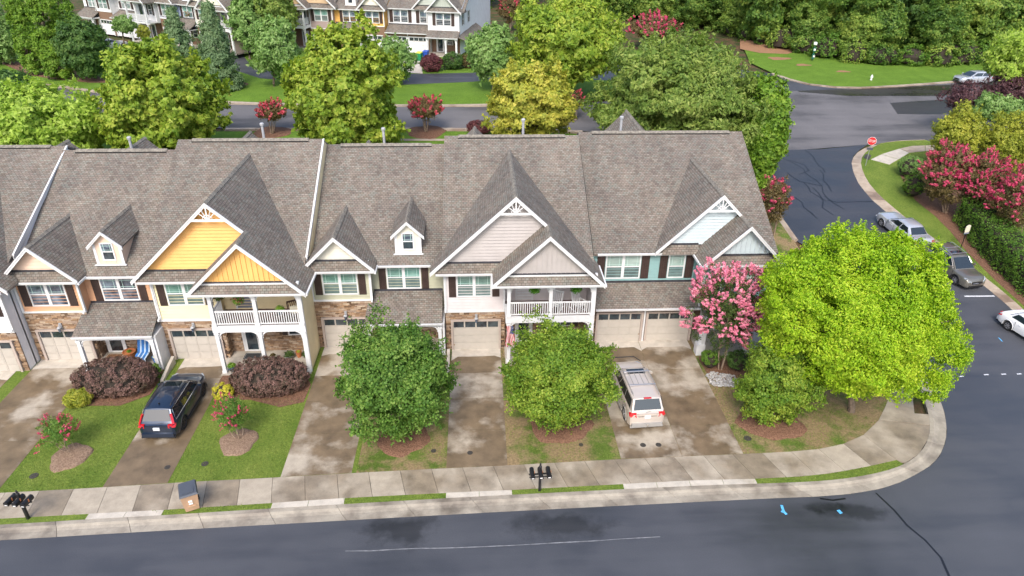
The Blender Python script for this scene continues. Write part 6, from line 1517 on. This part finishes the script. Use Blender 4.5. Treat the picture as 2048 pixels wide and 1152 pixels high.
for i, (q, row) in enumerate(spots):
    src = kinds[(i*7+row) % 4] if row else kinds[(i*5) % 3]
    o = src if (src.get('used') is None) else copy_tree(src)
    src['used'] = 1
    sc = rw.uniform(.75, 1.25) if row else rw.uniform(.5, 1.1)
    o.location = (q.x, q.y, h(q.y)-.3); o.rotation_euler = (0, 0, rw.uniform(0, 6.28)); o.scale = (sc*rw.uniform(.92, 1.1), sc, sc*rw.uniform(.85, 1.15))
    ORD = 'first second third fourth fifth sixth seventh eighth ninth tenth eleventh twelfth thirteenth fourteenth fifteenth sixteenth seventeenth eighteenth nineteenth'.split()
    tag(o, ('%s tree from the left along the front edge of the dark wood' % ORD[i]) if row == 0 else lab[1], 'tree', FG)
for o in bpy.data.objects:
    if 'used' in o: del o['used']
# undergrowth along the wood's edge
for i in range(15):
    Q = resample([tuple(p) for p in E0[3:]], 15); p = Q[i]; 
    bush('undergrowth_shrub', (p.x, p.y+1.2, h(p.y+1.2)), (p.x, p.y+1.2, h(p.y)+1.3), (rw.uniform(1.8, 2.8), 1.6, rw.uniform(1.2, 2.0)), ['leaf_forest2', 'leaf_forest', 'leaf_hedge'][i % 3], 300+i, ncl=60, per=45, ls=.28, asp=.6, sig=.5, label='%s low leafy shrub from the left at the foot of the dark wood' % ORD[i], cat='shrub', group='shrubs at the foot of the wood')
# ================================================================ vehicles
def P3(px, py, off=.11): x, y = G(px, py, off); return Vector((x, y, h(y)+off))
r0 = P3(320, 884); r1 = P3(1287, 863)
cv = car('suv', (r0.x+.02, r0.y+2.42, .112), math.radians(-1.0), 'navy', 4.7, 1.88, 1.68, 1.06, .98, (3.62, 2.95), (.55, .12), .37, 2.7, clad='carblack', rails='carblack', sunroof=True, rimmat='darkalloy', chrome=True, taper=.72, label='dark blue SUV parked nose-in on the driveway of the yellow house', cat='car')
B().prism([(-.01, -1.55, 1.7), (.01, -1.55, 1.7), (.01, -1.4, 1.7), (-.01, -1.4, 1.7)], [(-.01, -1.6, 1.8), (.01, -1.6, 1.8), (.01, -1.55, 1.8), (-.01, -1.55, 1.8)]).build('antenna_fin', 'carblack', cv)
for sx in (-1, 1): B().prism([(sx*.80, -2.3, 1.0), (sx*.90, -2.22, 1.0), (sx*.76, -1.98, 1.44), (sx*.68, -2.06, 1.44)], [(sx*.76, -2.12, 1.0), (sx*.84, -2.12, 1.0), (sx*.72, -1.9, 1.42), (sx*.64, -1.96, 1.42)]).build('tail_lamp', 'tail_red', cv)
B().tube([(0, -2.36, 1.1), (.3, -2.33, 1.12)], .012, 4).build('wiper', 'carblack', cv)
lx = car('suv', (r1.x, r1.y+2.55, .112), math.radians(3.5), 'champagne', 4.9, 1.94, 1.82, 1.16, 1.08, (3.72, 3.12), (.42, .1), .39, 2.85, clad='bumper', rails='bumper', sunroof=True, roof_rack=(-1.05, .15), taper=.80, windows=3, label='beige SUV with a roof rack parked on the double driveway', cat='car')
for i in range(4): B().box(-.42+i*.28-.012, -.42+i*.28+.012, -.98, .1, 1.85, 1.87).build('roof_strip', 'bumper', lx)
B().box(-.2, .2, -2.13, -2.05, 1.80, 1.845).build('brake_lamp', 'tail_red', lx)
B().tube([(-.9, 2.2, 1.12), (-.6, 2.62, 1.17), (.6, 2.62, 1.17), (.9, 2.2, 1.12)], .03, 6).build('bonnet_guard', 'carblack', lx)
hb = B(); hb.lathe([(.04, 0), (.05, .04), (.03, .09)], (0, -2.62, .42), 10); hb.box(-.03, .03, -2.64, -2.35, .36, .42); hb.build('tow_hitch', 'chrome', lx)
B().tube([(-.1, -2.44, 1.17), (.15, -2.42, 1.22)], .012, 4).build('wiper', 'carblack', lx)
for sx in (-1, 1): B().prism([(sx*.58, -2.46, .86), (sx*.90, -2.40, .86), (sx*.88, -2.38, 1.12), (sx*.60, -2.44, 1.12)], [(sx*.58, -2.3, .86), (sx*.86, -2.3, .86), (sx*.84, -2.3, 1.12), (sx*.60, -2.3, 1.12)]).build('tail_lamp', 'tail_red', lx)
B().box(-.5, .5, -2.45, -2.4, .88, .93).build('chrome_strip', 'chrome', lx)
ka = Vector(G(1784, 431, 0)); kb_ = Vector(G(2018, 612.7, 0)); kd = (kb_-ka).normalized(); kn = Vector((kd.y, -kd.x))
if kn.x > 0: kn = -kn
def on_kerb(px, out=1.15): 
    t_ = (px-1784)/(2018-1784); p = Vector(G(1784+(2018-1784)*t_, 431+(612.7-431)*t_, 0)); q = p+kn*out; return q
ang_down = math.atan2(kd.y, kd.x)-math.pi/2
ob = on_kerb(1975); 
def slope_fix(o, y, ang):   # tilt with the street
    k = (h(y+2)-h(y-2))/4; o.rotation_euler = (math.atan(k*math.cos(ang)), math.atan(k*math.sin(ang))*1.0, ang)
pcar = ob-kd*2.45
o1 = car('wagon', (pcar.x, pcar.y, h(pcar.y)+.005), ang_down, 'olivegrey', 4.82, 1.86, 1.58, .98, .92, (3.5, 2.65), (.7, .15), .35, 2.74, clad='carblack', rails='alloy', roof_rack=(-.75, .05), sunroof=True, chrome=True, taper=.76, label='grey-brown wagon with roof bars facing the camera on the side street', cat='car')
pc2 = on_kerb(1861)-kd*1.8+kn*.15
o2 = car('sedan', (pc2.x, pc2.y, h(pc2.y)+.005), ang_down+math.pi, 'silver', 4.86, 1.84, 1.44, .95, .84, (3.45, 2.7), (1.35, .75), .33, 2.82, hood=.92, deck=1.0, taper=.74, windows=2, label='silver sedan half hidden by the lime-green tree on the side street', cat='car')
pc3 = Vector(G(2019, 643, 0))+kd*2.2+kn*.25
o3 = car('sedan', (pc3.x, pc3.y, h(pc3.y)+.005), ang_down, 'pearl', 4.6, 1.8, 1.44, .95, .84, (3.3, 2.5), (1.15, .6), .33, 2.7, hood=.92, deck=1.0, taper=.74, windows=2, label='white sedan cut off by the right edge of the picture', cat='car')
for o_, p_, a_ in ((o1, pcar, ang_down), (o2, pc2, ang_down+math.pi), (o3, pc3, ang_down)): slope_fix(o_, p_.y, a_)
p4 = P3(1912, 168, 0); o4 = car('hatchback', (p4.x+2.3, p4.y+.55, h(p4.y)+.0), math.radians(96), 'silver', 4.4, 1.82, 1.48, .95, .84, (3.3, 2.4), (.5, .12), .33, 2.65, hood=.93, taper=.75, windows=2, label='silver hatchback at the far right beside the wood', cat='car')
p5 = P3(222, 98, 0); o5 = car('sedan', (p5.x, p5.y, h(p5.y)+.0), math.radians(-40), 'silver', 4.6, 1.8, 1.45, .95, .84, (3.3, 2.5), (1.1, .5), .33, 2.7, hood=.93, taper=.75, windows=2, label='silver car at the far left garages behind the evergreens', cat='car')

# ================================================================ small things
M['binbrown'] = flat('bin_brown', (.42, .27, .17), .55); M['binlid'] = flat('bin_lid', (.07, .08, .10), .4); M['green'] = flat('bin_green', (.01, .22, .08), .5); M['blue'] = flat('bin_blue', (.02, .08, .42), .5); M['yellowlid'] = flat('bin_yellow', (.62, .60, .06), .5)
M['signred'] = flat('sign_red', (.55, .02, .025), .45); M['signwhite'] = flat('sign_white', (.75, .75, .74), .5); M['signgreen'] = flat('sign_green', (.01, .10, .07), .5); M['galv'] = flat('galvanised', (.25, .26, .27), .5, .4)
M['flagred'] = flat('flag_red', (.55, .03, .05), .7); M['flagblue'] = flat('flag_blue', (.03, .05, .20), .7); M['wicker'] = flat('wicker_brown', (.06, .03, .02), .7); M['terracotta'] = flat('terracotta', (.45, .16, .06), .7); M['potblue'] = flat('pot_blue', (.02, .07, .16), .3, coat=.5)
M['mat'] = flat('door_mat_black', (.03, .032, .034), .95, var=.3, scale=12); M['matbrown'] = flat('door_mat_brown', (.20, .10, .05), .95, var=.3, scale=10); M['towel'] = flat('towel_blue', (.05, .22, .60), .85, var=.3); M['towelw'] = flat('towel_stripe', (.55, .68, .80), .85)
M['leaf_pot'] = leaf_mat('leaf_pot', (.08, .18, .02), (.16, .30, .03), (.30, .42, .06), 3)
def bin_(px, rz, body_m, lid_m, label, z=.11, hgt=1.02, grp=None):
    p = P3(*px, z); t = empty('wheelie_bin', tuple(p), rz, label=label, cat='bin', group=grp)
    wz = 1.16; XF.append(Matrix.Diagonal((wz, wz, 1, 1)))
    B().prism([(-.24, -.28, .04), (.24, -.28, .04), (.24, .26, .04), (-.24, .26, .04)], [(-.31, -.37, hgt), (.31, -.37, hgt), (.31, .36, hgt), (-.31, .36, hgt)]).build('body', body_m, t)
    l = B(); l.prism([(-.33, -.42, hgt), (.33, -.42, hgt), (.33, .38, hgt), (-.33, .38, hgt)], [(-.29, -.38, hgt+.07), (.29, -.38, hgt+.07), (.29, .36, hgt+.1), (-.29, .36, hgt+.1)])
    l.box(-.2, .2, -.3, .2, hgt+.07, hgt+.1); l.build('lid', lid_m, t)
    B().tube([(-.26, .42, hgt-.02), (.26, .42, hgt-.02)], .02, 6).build('handle', lid_m, t)
    for sx in (-1, 1): B().tube([(sx*.22, .3, .11), (sx*.29, .3, .11)], .11, 14).build('wheel', 'tyre', t)
    B().box(-.07, .07, -.375, -.33, .62, .70).box(-.07, .07, -.365, -.32, .48, .53).build('label_patch', 'signwhite' if body_m == 'binbrown' else body_m, t)
    B().box(-.16, .16, -.345, -.30, .30, .36).build('grip_bar', body_m, t)
    XF.pop(); return t
bt = bin_((385, 1012), math.radians(24), 'binbrown', 'binlid', 'tan wheeled bin with a dark lid on the sidewalk')
bin_((839, 121), math.radians(-14), 'green', 'yellowlid', 'green bin with a yellow lid at the far garages', .1); bin_((852, 118), math.radians(-14), 'blue', 'blue', 'blue bin next to the green one at the far garages', .1)
def mailboxes(px, rz, label):
    p = P3(*px, .11); t = empty('mailbox_post', tuple(p), rz, label=label, cat='mailbox')
    b = B(); b.box(-.055, .055, -.055, .055, -.1, 1.45); b.lathe([(.08, 1.45), (.07, 1.5), (.03, 1.53), (.05, 1.58), (.045, 1.62), (.005, 1.72)], k=12); b.build('post', 'black', t)
    B().box(-.52, .52, -.03, .03, 1.02, 1.07).box(-.52, .52, -.2, -.16, 1.02, 1.05).build('bracket', 'black', t)
    for x in (-.38, 0, .38):
        a = [(.10, 0), (.10, .12)]+[(.10*math.cos(math.radians(q)), .12+.10*math.sin(math.radians(q))) for q in (20, 45, 70, 90, 110, 135, 160)]+[(-.10, .12), (-.10, 0)]
        m_ = B().prism([(x+u, -.34, 1.07+v) for u, v in a], [(x+u, .22, 1.07+v) for u, v in a]).build('mailbox', 'black', t)
        B().prism([(x+u*1.06, -.36, 1.07+v*1.04) for u, v in a], [(x+u*1.06, -.33, 1.07+v*1.04) for u, v in a]).build('door', 'black', m_)
        B().box(x-.06, x+.06, -.372, -.362, 1.1, 1.14).build('number_plate', 'signwhite', m_)
        B().box(x+.1, x+.115, -.1, -.06, 1.15, 1.3).build('flag', 'terracotta', m_)
    return t
mailboxes((1079, 981), math.radians(3), 'black post with three black mailboxes left of the beige car, by the kerb')
mailboxes((57, 1037), math.radians(-8), 'black post with three black mailboxes at the lower left corner')
# stop sign
def text_mesh(s, size, name='lettering', mat='signwhite', depth=.004):
    cu = bpy.data.curves.new('t', 'FONT'); cu.body = s; cu.size = size; cu.extrude = depth; cu.align_x = 'CENTER'; cu.align_y = 'CENTER'
    o = bpy.data.objects.new('t', cu); C.objects.link(o); dg = bpy.context.evaluated_depsgraph_get(); me = bpy.data.meshes.new_from_object(o.evaluated_get(dg)); bpy.data.objects.remove(o); bpy.data.curves.remove(cu)
    me.name = name; me.materials.clear(); me.materials.append(M[mat]); return me
p = P3(1731, 331, .1); t = empty('stop_sign', tuple(p), math.radians(-24), label='red octagonal stop sign at the street corner', cat='sign')
B().box(-.03, .03, -.02, .02, -.1, 2.1).build('post', 'galv', t)
oc = lambda r: [(r*math.cos(math.radians(22.5+45*i)), 2.35+r*math.sin(math.radians(22.5+45*i))) for i in range(8)]
sp_ = B().xz(oc(.40), -.032, -.022).build('sign_rim', 'signwhite', t); B().xz(oc(.375), -.038, -.033).build('sign_face', 'signred', t)
tm = text_mesh('STOP', .31); o = inst('lettering', tm, t, (0, -.043, 2.34), (math.pi/2, 0, 0), (.78, 1.05, 1))
B().box(-.26, .26, -.03, -.015, 1.5, 1.72).build('sign_plate', 'binlid', t)
# hydrant and pet station
p = P3(1742, 160, .1); t = empty('fire_hydrant', tuple(p), label='small pale fire hydrant on the far grass verge', cat='hydrant'); t.scale = (.85, .85, .85)
B().lathe([(.17, 0), (.17, .06), (.12, .08), (.12, .5), (.16, .52), (.16, .56), (.13, .6), (.09, .72), (.03, .78)], k=14).build('barrel', 'signwhite', t)
for a in ((-.22, 0, 0), (.22, 0, 0), (0, -.22, 0)): B().tube([(0, 0, .42), (a[0], a[1], .42)], .06, 8).build('outlet', 'signwhite', t)
p = P3(1624, 121, .1); t = empty('waste_station', tuple(p), 0, label='tall green and white dog waste station at the edge of the wood', cat='sign')
B().box(-.04, .04, -.04, .04, 0, 2.3).build('post', 'signgreen', t); B().lathe([(.2, .25), (.2, .9)], (0, -.1, 0), 14).build('bin', 'signgreen', t)
B().box(-.18, .18, -.14, -.04, 1.2, 1.75).build('dispenser', 'signgreen', t); B().lathe([(.01, 2.05), (.22, 2.1), (.25, 2.3), (.2, 2.45), (.01, 2.5)], (0, 0, 0), 14).build('round_sign', 'signwhite', t); B().box(-.13, .13, -.155, -.14, 1.35, 1.6).build('sign_plate', 'signwhite', t); B().box(-.12, .12, -.31, -.30, .5, .75).build('label_plate', 'signwhite', t)
# white sign panel near the hedge
p = P3(1921, 497, .1); t = empty('notice_sign', tuple(p), math.radians(20), label='small cream shield-shaped sign on a thin post by the hedge', cat='sign')
B().box(-.025, .025, -.02, .02, -.1, 1.5).build('post', 'black', t)
B().xz([(-.26, 1.25), (.26, 1.25), (.26, 1.38), (-.26, 1.38)], -.05, -.02).build('sign_base', 'greyblue', t)
M['cream'] = flat('cream_board', (.68, .65, .52), .5)
B().xz([(-.24, 1.38), (.24, 1.38), (.27, 1.55), (.25, 1.9), (.12, 1.97), (0, 2.0), (-.12, 1.97), (-.25, 1.9), (-.27, 1.55)], -.045, -.02).build('sign_board', 'cream', t)
# black rail fence before the far house
fa, fb = Vector(G(866, 141, .1)), Vector(G(960, 135, .1)); t = empty('rail_fence', (fa.x, fa.y, h(fa.y)+.1), math.atan2(fb.y-fa.y, fb.x-fa.x), label='low black two-rail fence in front of the far white house', cat='fence'); L_ = (fb-fa).length
for i in range(5): B().box(L_*i/4-.06, L_*i/4+.06, -.06, .06, 0, 1.0).build('fence_post', 'black', t)
for z in (.35, .75): B().box(0, L_, -.09, -.06, z, z+.12).build('fence_rail', 'black', t)
# flag at the pink house porch
def flag(loc):
    t = empty('flag', loc, 0, label='United States flag hanging from a short pole on the pink house porch', cat='flag')
    B().tube([(0, 0, 0), (.04, -.62, 1.05)], .014, 6).build('pole', 'pvc', t)
    H_, W_ = 1.45, .62
    def pt(u, v): # u along fly (down), v across stripes
        return (.02+(v-.5)*.44+.05*math.sin(u*5+v*4), -.52+.16*u+.09*math.sin(v*9+u*3)*(.3+u), .95-H_*u-.18*(1-v)*0)
    n_ = 13
    for i in range(n_):
        b = B(); v0, v1 = i/n_, (i+1)/n_; u_s = .4 if i >= 6 else 0
        for k in range(12):
            a0, a1 = u_s+(1-u_s)*k/12, u_s+(1-u_s)*(k+1)/12
            b.quad(pt(a0, v0), pt(a1, v0), pt(a1, v1), pt(a0, v1))
        b.build('stripe', 'flagred' if i % 2 == 0 else 'signwhite', t)
    b = B()
    for k in range(5):
        for j in range(6):
            a0, a1 = .4*k/5, .4*(k+1)/5; v0, v1 = 6/13+(7/13)*j/6, 6/13+(7/13)*(j+1)/6; b.quad(pt(a0, v0), pt(a1, v0), pt(a1, v1), pt(a0, v1))
    cn = b.build('canton', 'flagblue', t); s = B()
    for k in range(5):
        for j in range(4):
            q = Vector(pt(.4*(k+.5)/5, 6/13+(7/13)*(j+.5)/4)); s.poly([(q.x+.018*(1 if i % 2 == 0 else .42)*math.cos(math.pi/2+i*math.pi/5), q.y-.012, q.z+.018*(1 if i % 2 == 0 else .42)*math.sin(math.pi/2+i*math.pi/5)) for i in range(10)])
    s.build('stars', 'signwhite', t, kind='stuff')
flag((1.78, 34.35, 2.05))
# potted plants and hanging baskets
def pot(loc, r, hgt, mat, leaf, lr, seed, label, cat='plant pot', name='potted_plant', ls=.09):
    t = empty(name, loc, label=label, cat=cat)
    B().lathe([(r*.6, 0), (r*.9, hgt*.5), (r, hgt*.95), (r*1.06, hgt), (r*.9, hgt), (r*.85, hgt*.9)], k=16).build('pot', mat, t, smooth=True)
    rg = np.random.default_rng(seed); n_ = 500; P_ = unit(rg.normal(size=(n_, 3)))*lr*rg.uniform(.3, 1, (n_, 1)); P_[:, 2] = np.abs(P_[:, 2])*.9; N_ = unit(P_+rg.normal(size=(n_, 3))*.05+np.array([0, 0, .1]))
    P_[:, 2] += hgt*.95; o = bpy.data.objects.new('foliage', leaves('foliage', P_, N_, ls, .5, leaf, rg)); C.objects.link(o); o.parent = t; return t
g_ = G(465, 741, .14); pot((g_[0], g_[1], .14), .22, .32, 'potblue', 'leaf_pot', .26, 1, 'dark blue pot with lime foliage by the yellow house post')
def basket(loc, seed, mat, label, fl=None):
    t = empty('hanging_basket', loc, label=label, cat='hanging basket')
    B().lathe([(.05, -.18), (.17, -.08), (.2, .0), (.17, .0)], k=12).build('basket', 'wicker', t)
    for a in (0, 2.09, 4.19): B().tube([(.18*math.cos(a), .18*math.sin(a), 0), (0, 0, .45)], .006, 4).build('chain', 'black', t)
    rg = np.random.default_rng(seed); n_ = 700; P_ = unit(rg.normal(size=(n_, 3)))*np.array([.36, .36, .3])*rg.uniform(.4, 1, (n_, 1)); N_ = unit(P_+rg.normal(size=(n_, 3))*.1)
    o = bpy.data.objects.new('foliage', leaves('foliage', P_, N_, .11, .35, mat, rg)); C.objects.link(o); o.parent = t
    if fl: o = bpy.data.objects.new('blossom', leaves('blossom', P_[:70]*1.1, N_[:70], .09, .9, fl, rg)); C.objects.link(o); o.parent = t
M['leaf_fern'] = leaf_mat('leaf_fern', (.05, .18, .015), (.09, .28, .02), (.14, .36, .04), 3)
basket((3.2, 34.65, 4.95), 4, 'leaf_fern', 'left hanging fern in the upper porch of the pink house'); basket((5.6, 34.65, 4.95), 5, 'leaf_fern', 'right hanging fern in the upper porch of the pink house')
basket((-14.4, 34.3, 5.0), 6, 'leaf_crape', 'leftmost hanging flower basket of the yellow house porch', 'fl_red'); basket((-13.3, 34.1, 4.85), 7, 'leaf_pot', 'hanging basket with red and white flowers before the grey upper door', 'fl_coral'); 
pot((-11.2, 34.35, 3.75), .2, .3, 'potblue', 'leaf_pot', .3, 8, 'flower pot on the small dark table of the yellow upper porch')
t = empty('side_table', (-11.2, 34.35, 3.1), label='small dark table under a flower pot on the yellow upper porch', cat='table'); B().box(-.3, .3, -.25, .25, .6, .65).build('tabletop', 'wicker', t)
for sx in (-1, 1):
    for sy in (-1, 1): B().box(sx*.26-.02, sx*.26+.02, sy*.21-.02, sy*.21+.02, 0, .6).build('leg', 'wicker', t)
def rocker(loc, rz, mat, label, cush=None):
    t = empty('rocking_chair', loc, rz, label=label, cat='chair'); s = B().box(-.28, .28, -.26, .26, .42, .46); s.build('seat', mat, t)
    for i in range(5): B().prism([(-.24+i*.11, .24, .46), (-.20+i*.11, .24, .46), (-.20+i*.11, .27, .46), (-.24+i*.11, .27, .46)], [(-.24+i*.11, .42, 1.1), (-.20+i*.11, .42, 1.1), (-.20+i*.11, .45, 1.1), (-.24+i*.11, .45, 1.1)]).build('slat', mat, t)
    b = B(); b.box(-.3, .3, .41, .47, 1.08, 1.17).build('top_rail', mat, t)
    for sx in (-1, 1):
        B().tube([(sx*.28, -.42, .08), (sx*.28, -.1, .02), (sx*.28, .25, .03), (sx*.28, .52, .12)], .025, 6).build('rocker', mat, t)
        B().tube([(sx*.29, .42, 1.12), (sx*.29, .26, .46), (sx*.28, .2, .03)], .028, 6).build('leg', mat, t); B().tube([(sx*.28, -.24, .05), (sx*.28, -.24, .66)], .026, 6).build('leg', mat, t); B().box(sx*.29-.04, sx*.29+.04, -.32, .3, .65, .68).build('armrest', mat, t)
    if cush: B().box(-.22, .22, .1, .2, .48, .95).build('cushion', cush, t)
rocker((4.55, 35.35, 3.1), math.radians(-30), 'white2', 'left white rocking chair on the pink upper porch'); rocker((5.95, 35.3, 3.1), math.radians(35), 'white2', 'right white rocking chair on the pink upper porch')
rocker((-10.45, 34.6, 3.1), math.radians(30), 'wicker', 'dark wicker chair with a cream cushion on the yellow upper porch', 'cream')
def flat_mat(px, w_, d_, mat, label, z=.145):
    x, y = G(*px, z); t = empty('door_mat', (x, y, z), label=label, cat='mat'); B().box(-w_/2, w_/2, -d_/2, d_/2, 0, .015).build('pile', mat, t)
    e = B(); e.box(-w_/2+.04, w_/2-.04, -d_/2+.04, -d_/2+.06, .015, .02).box(-w_/2+.04, w_/2-.04, d_/2-.06, d_/2-.04, .015, .02).box(-w_/2+.04, -w_/2+.06, -d_/2+.06, d_/2-.06, .015, .02).box(w_/2-.06, w_/2-.04, -d_/2+.06, d_/2-.06, .015, .02); e.build('border', 'cream' if mat == 'matbrown' else 'galv', t)
flat_mat((506, 712), 1.0, .62, 'mat', 'black patterned mat before the door of the yellow house'); flat_mat((229, 713), 1.0, .6, 'matbrown', 'brown mat before the door of the peach house')
# striped towel over a porch chair
t = empty('lounge_chair', (-19.95, 35.2, .14), label='chair draped with a blue striped towel on the peach house porch', cat='chair')
for sx in (-1, 1): B().tube([(sx*.32, -.3, 0), (sx*.32, -.3, .42), (sx*.32, .35, .5), (sx*.32, .62, 1.15)], .022, 6).build('leg', 'black', t)
tw = [(-.5, .12), (-.42, .45), (.25, .5), (.5, .95), (.62, 1.22)]
for i in range(9):
    x0 = -.36+i*.08; b = B()
    for (ya_, za_), (yb_, zb_) in zip(tw, tw[1:]): b.quad((x0, ya_, za_), (x0+.078, ya_, za_), (x0+.078, yb_, zb_), (x0, yb_, zb_))
    b.build('towel_stripe', 'towel' if i % 3 != 2 else 'towelw', t)
pot((-20.85, 35.55, .14), .36, .5, 'terracotta', 'leaf_pot', .12, 9, 'large orange-brown basket on the peach house porch', 'planter')
pot((-19.1, 35.0, .14), .2, .45, 'towel', 'fl_white', .14, 14, 'blue bag on the peach house porch near the right post', 'bag', 'bag')
pot((-22.0+.9, 35.1, .14), .1, .14, 'leaf_plum', 'leaf_plum', .06, 15, 'small purple ball-shaped pot beside the brown mat', 'planter')
pot((-12.3, 35.05, .14), .22, .36, 'cream', 'leaf_bronze', .16, 10, 'cream pot right of the lower door of the yellow house'); pot((-11.4, 35.2, .14), .26, .26, 'galv', 'leaf_crape', .36, 11, 'left round planting with green leaves on the yellow lower porch'); pot((-10.3, 35.2, .14), .26, .26, 'galv', 'leaf_crape', .36, 12, 'right round planting with green leaves on the yellow lower porch'); pot((-10.85, 35.35, .14), .18, .4, 'terracotta', 'leaf_gold', .1, 13, 'terracotta pot between the two plantings on the yellow lower porch')
pot((2.75, 34.8, .14), .18, .3, 'binlid', 'leaf_dark', .3, 16, 'dark leafy pot plant behind the flag'); 
t = empty('porch_column_base', (13.5, 35.0, .1), label='thick white porch column at the driveway edge of the teal house', cat='column')
B().box(-.26, .26, -.26, .26, 0, .75).build('plinth', 'white', t); B().lathe([(.15, .75), (.13, 2.5)], k=16).build('shaft', 'white', t); B().box(-.2, .2, -.2, .2, 2.5, 2.6).build('capital', 'white', t)
